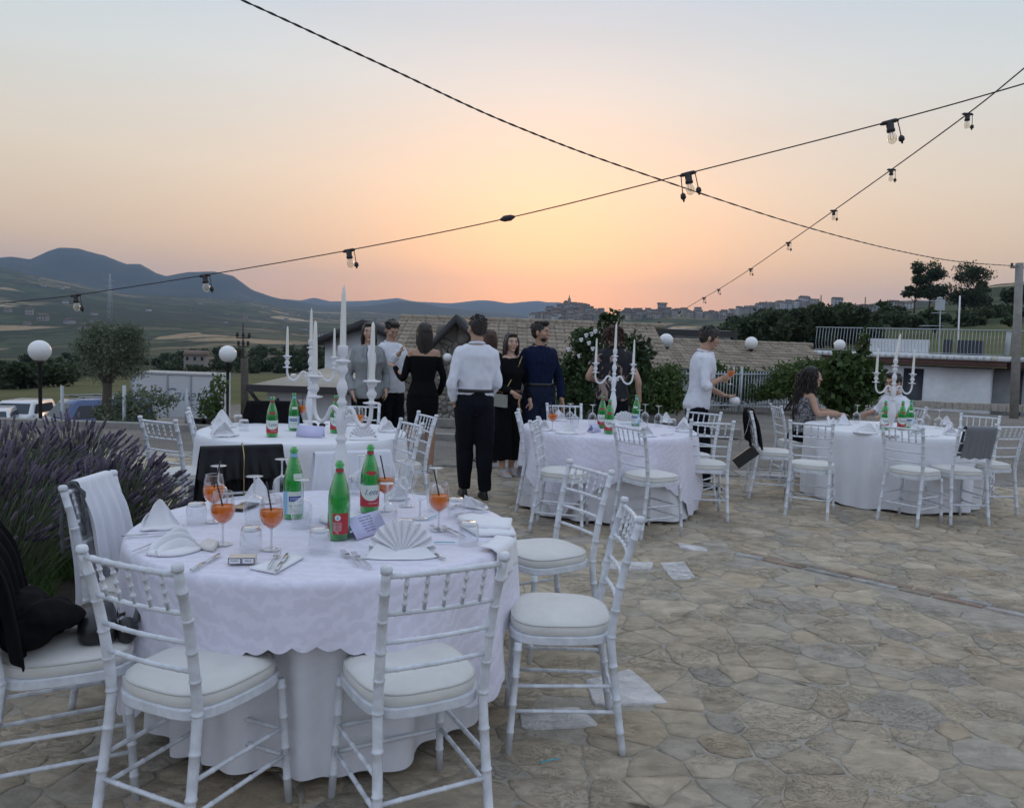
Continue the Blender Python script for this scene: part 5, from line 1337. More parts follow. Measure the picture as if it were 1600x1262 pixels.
for k in range(60):
    u = .2+k*.25
    if u > Lw: break
    mb = MB(); rbox(mb, u, u+.19, -.20, -.142, zt+.31, zt+.49); mb.build('ledge_slat', mat('cream ledge', (.62, .58, .50), .7) if 'cream' not in MT else MT['cream'], rb)
    if 'cream' not in MT: MT['cream'] = rb.children[-1].data.materials[0] if rb.children else None
for u0, u1, v in ((Lw-6.6, Lw-3.9, ins_), ):
    mb = MB(); rbox(mb, u0, u1, v-.04, v, -2.2, zt-.12); 
uD = None
for pa, pb_, nm in ((1413, 1441, 'door'),):
    ua = (O-W(pa, 590, 1)*0).length
def u_of(px, v=ins_):
    # find u so that RB(u,v,0) projects to px
    lo, hi = -3.5, Lw
    for _ in range(40):
        mid = (lo+hi)/2; p = RB(mid, v, 0)
        if PX(p.x, p.y, 0)[0] > px: lo = mid
        else: hi = mid
    return (lo+hi)/2
ua, ub = u_of(1441), u_of(1410); mb = MB(); rbox(mb, ua, ub, ins_-.05, ins_-.002, -2, zt-.12); mb.build('door', MT['door'], rb, label='dark door on the long white front')
ua, ub = u_of(1596, 2.4), u_of(1582, 2.4); mb = MB(); rbox(mb, ua, ub, 2.35, 2.398, -2, zt-.06); mb.build('door', MT['door'], rb, label='dark door in the grey side wall')
rl_ = MB()
MT['rail'] = mat('galvanised railing', (.42, .46, .48), .5, metal=.3)
zr0 = zt+.50
for seg, (u0, u1, v) in enumerate(((0, Lw, 0),)):
    k = 0; u = u0
    nb_ = int((u1-u0)/.125)
    for k in range(nb_+1):
        u = u0+k*.125; b0 = [RB(u, v+.02, zr0+.05), RB(u, v-.02, zr0+.16), RB(u, v-.13, zr0+.32), RB(u, v-.10, zr0+.55), RB(u, v, zr0+.98)]
        mb = MB(); mb.sweep(b0, .011, 4); mb.build('baluster', MT['rail'], rb)
    mb = MB(); mb.sweep([RB(u0, v, zr0+1.0), RB(u1, v, zr0+1.0)], .022, 6); mb.sweep([RB(u0, v+.02, zr0+.05), RB(u1, v+.02, zr0+.05)], .015, 6); mb.build('handrail', MT['rail'], rb)
mb = MB()
for k in range(26):
    v = .15*k; mb.sweep([RB(0, v, zr0+.05), RB(0, v, zr0+.98)], .011, 4)
mb.sweep([RB(0, 0, zr0+1.0), RB(0, 4, zr0+1.0)], .02, 5); mb.sweep([RB(0, 0, zr0+1.0), RB(-3.6, 1.9, zr0+1.0)], .02, 5)
for k in range(24): mb.sweep([RB(-3.6*k/24, 1.9*k/24, zr0+.05), RB(-3.6*k/24, 1.9*k/24, zr0+.98)], .011, 4)
mb.build('side_railing', MT['rail'], rb, kind='stuff')
c = W(1470, 541, 32); hb = thing('garden_storage', 'pale storage boxes and dark chairs on the roof terrace behind the railing', 'storage box', (c.x, c.y, zr0-.02), ang)
mb = MB(); mb.box((-1.6, .5, .3), (2.2, .5, .6)); mb.build('box_body', MT['plaster'], hb); mb = MB(); mb.box((1.0, .6, .32), (.9, .45, .6)); mb.box((.2, .6, .32), (.3, .4, .62)); mb.build('chair_backs', MT['door'], hb)
# poles and aerials on the right
def pole(name, label, px, yb, yt, d, r0_, r1_, m_, lean=0, arms=()):
    b0 = W(px, yb, d); t0 = W(px+lean, yt, d); t_ = thing(name, label, 'pole', b0); mb = MB(); mb.sweep([(0, 0, -.5), tuple(t0-b0)], [r0_, r1_], 10); mb.build('shaft', m_, t_)
    for (y, w_, r) in arms:
        c = W(px+lean*.8, y, d)-b0; mb = MB(); mb.sweep([c+Vector((-w_/2, 0, 0)), c+Vector((w_/2, 0, 0))], r, 5); a_ = mb.build('crossbar', m_, t_)
        mb = MB()
        for q in (-.42, 0, .42): mb.lathe([(.02, 0), (.045, .03), (.03, .06), (.045, .09), (.001, .12)], 8, c+Vector((q*w_, 0, .02)))
        mb.build('insulators', MT['black'], a_)
    return t_
MT['concrete'] = mat('weathered concrete', (.26, .25, .23), .9, var=.2, vscale=5, bump=.4)
pole('concrete_pole', 'thick concrete utility pole at the right edge of the picture', 1586, 640, 411, 24, .13, .11, MT['concrete'], 7, ((418, .5, .03),))
pole('aerial_mast', 'television aerial mast above the roof terrace, left of the plain white post', 1468, 548, 466, 33.5, .03, .02, MT['rail'], 2, ())
ae = COL.objects['aerial_mast']; am = MB()
for (x0, x1, y) in ((1440, 1466, 470), (1440, 1470, 509), (1459, 1475, 489)):
    a, c = W(x0, y, 33.5)-W(1468, 548, 33.5), W(x1, y, 33.5)-W(1468, 548, 33.5); am.sweep([a, c], .016, 5)
    for k in range(9): q = a.lerp(c, k/8); am.sweep([q+Vector((0, -.2, -.0)), q+Vector((0, .2, 0))], .008, 4)
am.sweep([W(1465, 466, 33.5)-W(1468, 548, 33.5), W(1472, 466, 33.5)-W(1468, 548, 33.5)], .05, 6); am.box(W(1469, 476, 33.5)-W(1468, 548, 33.5), (.35, .12, .45)); am.build('aerial', MT['rail'], ae)
pole('white_post', 'plain pale post on the roof terrace right of the aerial', 1497, 548, 462, 33.5, .035, .03, MT['white'], 3)
pole('roadside_pole', 'thin dark pole on the skyline left of the far village', 1283, 490, 461, 170, .13, .10, MT['bark'], 0)
pole('roadside_pole', 'thin dark pole on the skyline before the far village', 1352, 495, 464, 180, .13, .10, MT['bark'], 0)
pole('wooden_pole', 'dark wooden utility pole with insulators left of the second table', 383, 650, 560, 19, .10, .085, MT['bark'], -1)
pole('iron_pole_top', 'slender iron pole with crossbars rising above the wooden pole', 380, 570, 505, 19.4, .03, .02, MT['black'], 0, ((528, .35, .015), (541, .28, .015)))
# far lattice pylon
py_ = W(172, 500, 480); t_ = thing('lattice_pylon', 'faint lattice pylon rising out of the valley behind the olive tree', 'pylon', py_); mb = MB(); hh = Zat(172, 428, 480)-py_.z
for sx in (-1, 1):
    for sy in (-1, 1): mb.sweep([(sx*1.4, sy*1.4, -6), (sx*.25, sy*.25, hh)], [.16, .10], 4)
for k in range(9):
    z0_, z1_ = hh*k/9, hh*(k+1)/9; w0, w1 = 1.4-1.15*k/9, 1.4-1.15*(k+1)/9
    mb.sweep([(-w0, -w0, z0_), (w1, -w1, z1_)], .08, 4); mb.sweep([(w0, -w0, z0_), (-w1, -w1, z1_)], .08, 4)
mb.build('lattice', MT['rail'], t_)
for z in (.62, .74, .86): mb = MB(); mb.sweep([(-3.2, 0, hh*z), (3.2, 0, hh*z)], .12, 4); mb.build('crossarm', MT['rail'], t_)

# ------------------------------------------------------------------ globe lamp posts
def lamp_post():
    t_ = thing('globe_lamp', 'x', 'lamp post'); mb = MB(); mb.ell((0, 0, 0), (.2, .2, .2), 28); mb.build('globe', MT['globe'], t_)
    mb = MB(); mb.lathe([(.001, -.185), (.075, -.19), (.08, -.20), (.075, -.235), (.035, -.25), (.032, -1.9), (.07, -1.95), (.09, -2.3), (.001, -2.3)], 12); mb.build('post', MT['black'], t_); return t_
LP = lamp_post(); GL = 'white globe lamps on black posts round the yard'
for px, py, rp, lb in ((62, 548, 16.5, 'white globe lamp on a black post at the far left above the lavender'), (356, 553, 13.3, 'white globe lamp between the truck body and the second table'), (1041, 532, 10.8, 'white globe lamp just left of the man with a drink'), (1174, 536, 9.8, 'white globe lamp right of the man with a drink'), (1312, 539, 8.6, 'white globe lamp rising behind the grape vine')):
    d = .2*FPX/rp; place(LP, USED, W(px, py, d), 0, lb, GL)

# fence and kerbs
fn = thing('bar_fence', 'pale vertical bar fence behind the bushes under the tiled roofs', 'fence')
mb = MB(); x0, x1 = W(850, 600, 17.2).x, W(1300, 600, 22.4).x; a = Vector((x0, 17.2, 0)); c = Vector((x1, 22.4, 0)); nn = int((c-a).length/.11)
for k in range(nn): q = a.lerp(c, k/nn); mb.sweep([q+Vector((0, 0, -.1)), q+Vector((0, 0, .98))], .011, 4)
mb.build('bars', MT['rail'], fn, kind='stuff'); mb = MB(); mb.sweep([a+Vector((0, 0, .9)), c+Vector((0, 0, .9))], .02, 5); mb.sweep([a+Vector((0, 0, .1)), c+Vector((0, 0, .1))], .02, 5); mb.build('rail', MT['rail'], fn)
for k in range(9): q = a.lerp(c, k/8); mb = MB(); mb.sweep([q+Vector((0, 0, -.1)), q+Vector((0, 0, 1.1))], .035, 6); mb.build('fence_post', MT['rail'], fn)
kb = obj('yard_kerb', None, kind='structure'); bpy.data.objects.remove(kb)
mb = MB(); mb.box((-4.6, 12.35, -.02), (8.5, .22, .16)); kb = mb.build('yard_kerb', MT['concrete'], kind='structure')
mb = MB(); mb.box((1.0, 14.55, .0), (6.5, .25, .14)); mb.build('yard_kerb', MT['concrete'], kind='structure')
pa, pb_ = W(1330, 622, 29), W(1640, 634, 28.2); mb = MB()
for k in range(26):
    q = Vector((pa.x, pa.y, -.28)).lerp(Vector((pb_.x, pb_.y, -.28)), k/26); mb.box(q+Vector((0, 0, .05)), (.42, .3, .22+.05*random.random()), rot=random.uniform(-.1, .1))
mb.build('stone_kerb', MT['wallstone'], kind='structure')
for px, yt, yb, d, lb in ((97, 603, 660, 13.5, 'thin grey fence post left of the blue van'), (194, 602, 668, 12.8, 'thin grey fence post right of the olive trunk'), (291, 607, 645, 14, 'thin dark fence post in front of the white truck body')):
    pole('fence_post', lb, px, yb, yt, d, .028, .028, MT['rail'])

# ------------------------------------------------------------------ vehicles in the lower car park
MT['carwhite'] = mat('white car paint', (.62, .64, .66), .25, coat=.6)
MT['carblue'] = mat('blue car paint', (.035, .075, .20), .25, coat=.6)
MT['carglass'] = mat('car glass', (.02, .03, .045), .06)
MT['tyre'] = mat('tyre', (.015, .015, .016), .8); MT['headlight'] = mat('headlight glass', (.55, .58, .6), .1, coat=.5); MT['silver'] = mat('silver paint', (.4, .42, .44), .3, metal=.5)
def car(name, label, cat, p, rz, Lc, Wc, Hc, prof, m_, glass, m2=None, rack=False):
    """prof: side outline (y along the car, z) ; front at -y"""
    t_ = thing(name, label, cat, p, rz, None); mb = MB(); rings = []
    for s_, w_ in ((-1, Wc/2), (-.8, Wc/2), (.8, Wc/2), (1, Wc/2)): pass
    def half(z): return Wc/2*(1 if z < Hc*.55 else 1-.16*((z-Hc*.55)/(Hc*.45)))
    for k in (-1, -.93, .93, 1):
        rings.append([(k*half(z)*(1 if abs(k) == 1 else 1), y*(1 if abs(k) < 1 else .985), .25+(z-.25)*(1 if abs(k) < 1 else .97)) for y, z in prof])
    mb.loft(rings); b_ = mb.build('body', m_, t_)
    for i, (qs, nm) in enumerate(glass):
        mb = MB(); mb.add(qs, [tuple(range(len(qs)))], smooth=False); o = mb.build(nm, MT['carglass'], t_); md = o.modifiers.new('s', 'SOLIDIFY'); md.thickness = .02; md.offset = 0
    for sx in (-1, 1):
        for yy in (-Lc*.32, Lc*.30):
            w_ = MB(); rt = Matrix.Rotation(math.pi/2, 3, 'Y'); w_.lathe([(.001, -.1), (.2, -.1), (.31, -.09), (.33, -.06), (.33, .06), (.31, .09), (.2, .1), (.001, .1)], 18, (sx*(Wc/2-.08), yy, .33), 0, rt); wo = w_.build('wheel', MT['tyre'], t_)
            w_ = MB(); w_.lathe([(.001, .105), (.12, .11), (.19, .102), (.20, .09)], 14, (sx*(Wc/2-.08), yy, .33), 0, rt @ Matrix.Diagonal((1, 1, sx)).to_3x3()); w_.build('rim', MT['silver'], wo)
        mb = MB(); mb.ell((sx*Wc*.37, -Lc/2+.06, .72), (.17, .08, .11), 12); mb.build('headlight', MT['headlight'], t_)
        mb = MB(); mb.ell((sx*(Wc/2+.1), -Lc*.24, 1.05), (.09, .06, .10), 10); mb.build('wing_mirror', m2 or m_, t_)
    mb = MB(); mb.box((0, -Lc/2-.005, .48), (Wc*.5, .04, .18)); mb.build('grille', MT['black'], t_)
    if rack:
        for yy in (-Lc*.15, Lc*.08, Lc*.33): mb = MB(); mb.box((0, yy, Hc+.07), (Wc*.8, .06, .05)); mb.build('roof_bar', MT['black'], t_)
        for sx in (-1, 1): mb = MB(); mb.sweep([(sx*Wc*.38, -Lc*.2, Hc+.10), (sx*Wc*.38, Lc*.4, Hc+.10)], .025, 5); mb.build('roof_rail', MT['silver'], t_)
    return t_
van_p = [(-2.45, .3), (-2.5, .7), (-2.35, 1.0), (-1.75, 1.15), (-1.2, 1.85), (-1.0, 1.95), (2.3, 1.98), (2.42, 1.9), (2.48, .9), (2.45, .3)]
vz = lambda px, d: float(terr_z(W(px, 640, d).x, d))-.02
def vglass(Wc, front, side):
    hw = Wc/2
    g = [([(-hw*.84, front[0][0]-.02, front[0][1]), (hw*.84, front[0][0]-.02, front[0][1]), (hw*.74, front[1][0]-.03, front[1][1]), (-hw*.74, front[1][0]-.03, front[1][1])], 'windscreen')]
    for sx in (-1, 1):
        for q in side: g.append(([(sx*(hw*(1-.16*max(0, (z-1.05)/.9))+.01), y, z) for y, z in q], 'side_window'))
    return g
d = 37; p = W(146, 640, d); car('parked_van', 'blue van with silver roof rack behind the olive tree trunk', 'van', (p.x, p.y, vz(146, d)), rad(-38), 4.95, 1.9, 2.0, van_p, MT['carblue'], vglass(1.9, ((-1.72, 1.2), (-1.22, 1.8)), [[(-1.35, 1.15), (-.45, 1.15), (-.45, 1.72), (-1.0, 1.72)], [(-.35, 1.15), (.9, 1.15), (.9, 1.72), (-.35, 1.72)]]), MT['black'], True)
suv_p = [(-2.1, .3), (-2.15, .75), (-2.0, .95), (-1.05, 1.08), (-.5, 1.62), (-.3, 1.68), (1.7, 1.66), (2.05, 1.1), (2.1, .4), (2.0, .3)]
d = 39; p = W(33, 640, d); car('parked_car', 'white car facing the camera behind the lavender at the left', 'car', (p.x, p.y, vz(33, d)), rad(8), 4.2, 1.85, 1.7, suv_p, MT['carwhite'], vglass(1.85, ((-1.0, 1.12), (-.52, 1.57)), [[(-.7, 1.1), (1.5, 1.1), (1.4, 1.5), (-.35, 1.55)]]))
d = 36; p = W(-14, 640, d); car('parked_car', 'white car cut off by the left edge of the picture', 'car', (p.x, p.y, vz(0, d)), rad(25), 4.2, 1.8, 1.5, [(y, z*.88) for y, z in suv_p], MT['carwhite'], vglass(1.8, ((-1.0, 1.0), (-.52, 1.38)), [[(-.7, .98), (1.5, .98), (1.4, 1.3), (-.35, 1.35)]]))
# box truck body
d = 42; pL, pR = W(205, 640, d), W(335, 640, d); gz = vz(270, d); zt_ = Zat(270, 583, d)
tk = thing('box_truck', 'white ribbed truck body with faint script lettering behind the shrubs', 'truck', ((pL.x+pR.x)/2, d, gz)); Wt = pR.x-pL.x; Ht = zt_-gz
mb = MB(); mb.box((0, 1.2, (Ht+.75)/2), (Wt, 2.4, Ht-.75)); mb.build('box_body', MT['carwhite'], tk)
mb = MB(); nrib = int((Ht-.85)/.13)
for k in range(nrib):
    rb_ = MB(); rb_.box((0, -.015, .85+k*.13), (Wt-.12, .03, .075)); rb_.build('rib', MT['carwhite'], tk)
for x_ in (-Wt/2+.03, -.06*Wt, .22*Wt, Wt/2-.03): mb = MB(); mb.box((x_, -.035, (Ht+.75)/2), (.07, .07, Ht-.75)); mb.build('door_frame', MT['silver'], tk)
mb = MB(); mb.box((0, -.035, Ht-.04), (Wt, .08, .1)); mb.build('top_rail', MT['silver'], tk)
for s_, x_, z_, sz in (('Catering', .22*Wt, Ht*.63, .95), ('Food', .3*Wt, Ht*.42, .5), ('Fiore', -.3*Wt, Ht*.6, .8)):
    me = text_mesh(s_, sz, .45, .001)
    for v in me.vertices: v.co = (v.co.x+x_, -.040-v.co.z, v.co.y+z_)
    me.materials.clear(); me.materials.append(mat('faded lettering', (.16, .22, .25), .7)); obj('lettering', me, tk)
for x_ in (-Wt*.33, Wt*.3, Wt*.42): w_ = MB(); w_.lathe([(.001, -.12), (.4, -.12), (.44, -.08), (.44, .08), (.4, .12), (.001, .12)], 16, (x_, .3, .42), 0, Matrix.Rotation(math.pi/2, 3, 'X')); w_.build('wheel', MT['tyre'], tk)

# ------------------------------------------------------------------ far houses
MT['hwall'] = mat('far house wall', (.27, .245, .22), .9, objvar=.35); MT['hwall2'] = mat('far pale wall', (.40, .40, .40), .9, objvar=.3); MT['hroof'] = mat('far house roof', (.16, .115, .09), .9, objvar=.3)
def far_house(wm, gable=True, storeys=2):
    t_ = thing('far_house', 'x', 'house'); mb = MB(); h = 3*storeys; mb.box((0, 0, h/2-2), (9, 8, h+4)); mb.build('wall', wm, t_)
    mb = MB()
    if gable: mb.loft([[(-4.9, -4.5, h), (4.9, -4.5, h), (4.9, 4.5, h), (-4.9, 4.5, h)], [(-4.9, -.05, h+1.9), (4.9, -.05, h+1.9), (4.9, .05, h+1.9), (-4.9, .05, h+1.9)]])
    else: mb.box((0, 0, h+.25), (9.6, 8.6, .5))
    mb.build('roof', MT['hroof'], t_)
    for i in range(3):
        for s_ in range(storeys): mb = MB(); mb.box((-3+3*i, -4.02, 1.7+3*s_), (1.1, .1, 1.4)); mb.build('window', MT['winglass'], t_)
    return t_
FH = [far_house(MT['hwall']), far_house(MT['hwall2'], True, 3), far_house(MT['hwall'], False, 3), far_house(MT['hwall2'], True, 1)]
FU = {}
rg = random.Random(9)
HK = ['two storey gabled', 'three storey gabled', 'flat roofed three storey', 'low pale gabled']
def put_house(px, d, k, label, group, sc=1.0, rz=None):
    label = label.replace('%s', HK[k])
    az = math.atan2((px-800)/FPX, 1); X, Y = d*math.sin(az), d*math.cos(az); z = float(terr_z(X, Y))
    o = place(FH[k], FU, (X, Y, z), rg.uniform(-.6, .6) if rz is None else rz, label, group); o.scale = (sc, sc, sc*rg.uniform(.85, 1.25)); return o
GT1 = 'small houses of the hill town on the skyline'
for k in range(130):
    px = rg.gauss(885, 34); 
    if not 806 < px < 965: continue
    d = 1800-rg.random()**.8*np.interp(px, [806, 885, 965], [120, 300, 200]); put_house(px, d, rg.choice((0, 0, 1, 2)), '%s house of the hill town, ' + ('left of' if px < 878 else 'right of' if px > 898 else 'below') + ' its church tower', GT1, rg.uniform(.95, 1.5))
for k in range(85):
    px = rg.uniform(960, 1135); d = 1800-rg.random()**.9*220; put_house(px, d, rg.choice((0, 0, 1, 2)), '%s house of the town, ' + ('left of' if px < 1024 else 'right of' if px > 1046 else 'below') + ' the square castle tower', GT1, rg.uniform(.95, 1.45))
for k in range(60):
    px = rg.uniform(1135, 1275); d = 1800-rg.random()*90; put_house(px, d, rg.choice((0, 1, 2)), '%s house on the skyline ridge, ' + ('left of' if px < 1190 else 'right of') + ' the tiny pointed tower', GT1, rg.uniform(.9, 1.5))
for k, px in enumerate((1247, 1262, 1298, 1335, 1343, 1352, 1365, 1375, 1386, 1397, 1408)):
    put_house(px, 1000 if px > 1300 else 1750, 2 if k % 2 else 1, 'flat block of the far village left of the skyline pines', 'pale blocks of the far village', 1.15 if px > 1300 else 2.0)
GV = 'scattered farmhouses in the valley'
for k in range(60):
    px = rg.uniform(0, 780); d = rg.choice((rg.uniform(1200, 1900), rg.uniform(1500, 3600), rg.uniform(2500, 3900))); put_house(px, d, rg.choice((0, 3, 3)), '%s farmhouse in the valley, ' + ('behind the olive tree side' if px < 260 else 'between the lamp and the candles' if px < 520 else 'above the white gabled house'), GV, rg.uniform(.9, 1.6))
for px, d, k, lb in ((305, 230, 1, 'red roofed farmhouse above the white truck body'), (316, 262, 3, 'smaller red roofed house behind the farmhouse'), (432, 260, 3, 'red roofed house left of the candelabrum of the second table'), (446, 300, 3, 'low house beside the red roofed one, behind the candle flames\' height'), (396, 330, 3, 'low pale house near the iron pole')):
    put_house(px, d, 0 if px == 305 else 3, lb, None, .62, .2)
# church tower and castle tower
def tower(px, yb, yt, d, name, label, spire):
    b0 = W(px, yb, d); h = Zat(px, yt, d)-b0.z; t_ = thing(name, label, 'tower', b0); w_ = 9 if spire else 17
    if spire:
        mb = MB(); mb.box((0, 0, h*.22-3), (w_, w_, h*.45+6)); mb.build('shaft', MT['hwall'], t_); mb = MB(); mb.lathe([(w_*.55, h*.45), (w_*.55, h*.48), (w_*.4, h*.5), (w_*.36, h*.62), (w_*.42, h*.64), (w_*.2, h*.72), (w_*.14, h*.85), (.001, h)], 8); mb.build('spire', MT['hwall'], t_)
    else:
        mb = MB(); mb.box((0, 0, h*.45-3), (w_, w_, h*.9+6)); mb.build('shaft', MT['hwall'], t_); mb = MB(); mb.box((0, 0, h*.93), (w_*1.18, w_*1.18, h*.14)); mb.build('parapet', MT['hwall'], t_)
    return t_
tower(889, 481, 460, 1790, 'church_tower', 'slim church tower crowning the hill town', True); tower(1034, 489, 473, 1780, 'castle_tower', 'square castle tower on the skyline left of the man with a drink', False); tower(1197, 480, 469, 1780, 'church_tower', 'tiny pointed tower on the ridge above the dark wood', True)
p = W(884, 482, 1790); t_ = thing('town_church', 'domed church body below the slim tower of the hill town', 'church', p); mb = MB(); mb.box((0, 0, 4), (30, 16, 11)); mb.build('nave', MT['hwall'], t_); mb = MB(); mb.lathe([(6.5, 9), (6.5, 12), (5.6, 15), (3, 17.5), (.001, 18.5)], 16); mb.build('dome', MT['hroof'], t_)
# ------------------------------------------------------------------ overhead cables with festoon lamps
MT['bulb'] = glassmat('bulb glass', (.95, .92, .86), (.9, .85, .75), .12)
c1 = [W(x, y, d) for x, y, d in ((-260, 505, 6.1), (0, 474, 5.8), (118, 461, 5.7), (320, 430, 5.5), (545, 391, 5.2), (793, 341, 4.9), (1075, 271, 4.5), (1390, 190, 4.15), (1600, 131, 3.9), (1900, 40, 3.6))]
t_ = thing('festoon_cable', 'black cable of bulbs crossing the whole sky from left to right', 'cable'); mb = MB(); mb.sweep(spline(c1, 6), .0036, 6); mb.build('cable', MT['black'], t_)
mb = MB(); mb.sweep([c1[5]+Vector((-.045, 0, -.012)), c1[5]+Vector((-.02, 0, -.004)), c1[5]+Vector((.02, 0, .004)), c1[5]+Vector((.045, 0, .012))], [.006, .019, .019, .006], 8); mb.build('connector', MT['black'], t_)
c3 = [W(x, y, d) for x, y, d in ((1800, -60, 4.2), (1600, 107, 5.0), (1512, 178, 5.8), (1393, 265, 7.3), (1303, 329, 9.0), (1232, 379, 11.3), (1173, 420, 14), (1123, 452, 17.5), (1100, 465, 19.5), (1062, 487, 22.5), (1030, 503, 26), (1000, 517, 29))]
t_ = thing('festoon_cable', 'thin cable of bulbs running away from the top right towards the castle tower', 'cable'); mb = MB(); mb.sweep(spline(c3, 6), [.0042+.004*k/66 for k in range(67)], 6); mb.build('cable', MT['black'], t_)
c2 = [W(x, y, d) for x, y, d in ((150, -95, 3.6), (370, -3, 4.2), (600, 103, 5.2), (800, 195, 6.5), (1000, 270, 8.4), (1250, 352, 12.5), (1400, 391, 16.6), (1500, 409, 20), (1593, 416, 24))]
t_ = thing('power_cable', 'twisted black cable sagging from the top left down to the concrete pole', 'cable'); cc = spline(c2, 60); nC = len(cc)
for s_ in (0, 1):
    mb = MB(); P = []
    for i, p in enumerate(cc):
        r = .0028*(1+i/nC*1.3); a = i*.62+s_*math.pi; P.append(p+Vector((0, r*math.cos(a), r*math.sin(a))))
    mb.sweep(P, [.0030*(1+i/nC*1.5) for i in range(nC)], 5); mb.build('strand', MT['black'], t_)
def festoon():
    t_ = thing('festoon_bulb', 'x', 'light bulb'); mb = MB(); mb.sweep([(-.045, 0, .0), (-.03, 0, .002), (.03, 0, .002), (.045, 0, 0)], [.005, .011, .011, .005], 8)
    mb.lathe([(.015, 0), (.019, -.012), (.018, -.035), (.021, -.037), (.020, -.05), (.001, -.05)], 14); mb.build('socket', MT['black'], t_)
    mb = MB(); mb.lathe([(.013, -.05), (.016, -.058), (.0225, -.074), (.0235, -.086), (.019, -.102), (.009, -.111), (.001, -.113)], 16); bb = mb.build('bulb', MT['bulb'], t_)
    mb = MB(); mb.sweep([(-.005, 0, -.05), (-.007, 0, -.085), (0, 0, -.095), (.007, 0, -.085), (.005, 0, -.05)], .0014, 4); mb.build('filament', mat('filament', (.5, .33, .15), .4, metal=.6), bb)
    mb = MB(); mb.sweep([(.037, 0, 0), (.040, 0, -.04), (.042, 0, -.085)], .0028, 5); mb.lathe([(.006, -.08), (.014, -.088), (.015, -.105), (.006, -.112), (.004, -.122), (.001, -.122)], 10, (.042, 0, 0)); mb.build('hanging_cap', MT['black'], t_); return t_
FB = festoon(); GF2 = 'clear festoon bulbs on the overhead cables'
def tang(P, i): return (P[min(i+1, len(P)-1)]-P[max(i-1, 0)])
for P, i, lb, sc in ((c1, 2, 'clear bulb on the long cable, leftmost, in front of the hills', 1.0), (c1, 3, 'clear bulb on the long cable above the gap left of the wooden pole', 1.0), (c1, 4, 'clear bulb on the long cable right above the tall candle', 1.0), (c1, 6, 'clear bulb with two hanging caps where the two cables nearly cross', 1.05), (c1, 7, 'clear bulb on the long cable, the largest, at the upper right', 1.0),
                     (c3, 2, 'bulb on the receding cable, highest at the upper right', .95), (c3, 3, 'second bulb from the top on the receding cable', .95), (c3, 4, 'third bulb from the top on the receding cable', .95), (c3, 5, 'fourth bulb from the top on the receding cable', .95), (c3, 6, 'fifth bulb from the top on the receding cable', .95), (c3, 7, 'upper one of the crowded small bulbs near the horizon', .95), (c3, 8, 'drooping bulb low on the receding cable with a long cap', 1.1), (c3, 9, 'bulb touching the hill town skyline on the receding cable', 1.1), (c3, 10, 'lowest pale bulb against the tiled roof', 1.2)):
    v = tang(P, i); o = place(FB, USED, P[i]+Vector((0, 0, -.004)), 0, lb, GF2, sc*(1.0 if P is c1 else .9+.02*i)); o.rotation_euler = (0, 0, 0)
    if P is c1: o.rotation_euler = (0, -math.atan2(v.z, v.x)*.9, math.atan2(v.y, v.x))
o = copy_tree(FB.children[[c.name.split('.')[0] for c in FB.children].index('hanging_cap')]); 
for q in COL.objects:
    if q.get('label') == 'clear bulb with two hanging caps where the two cables nearly cross': o.parent = q; o.scale = (-1, 1, 1.15)

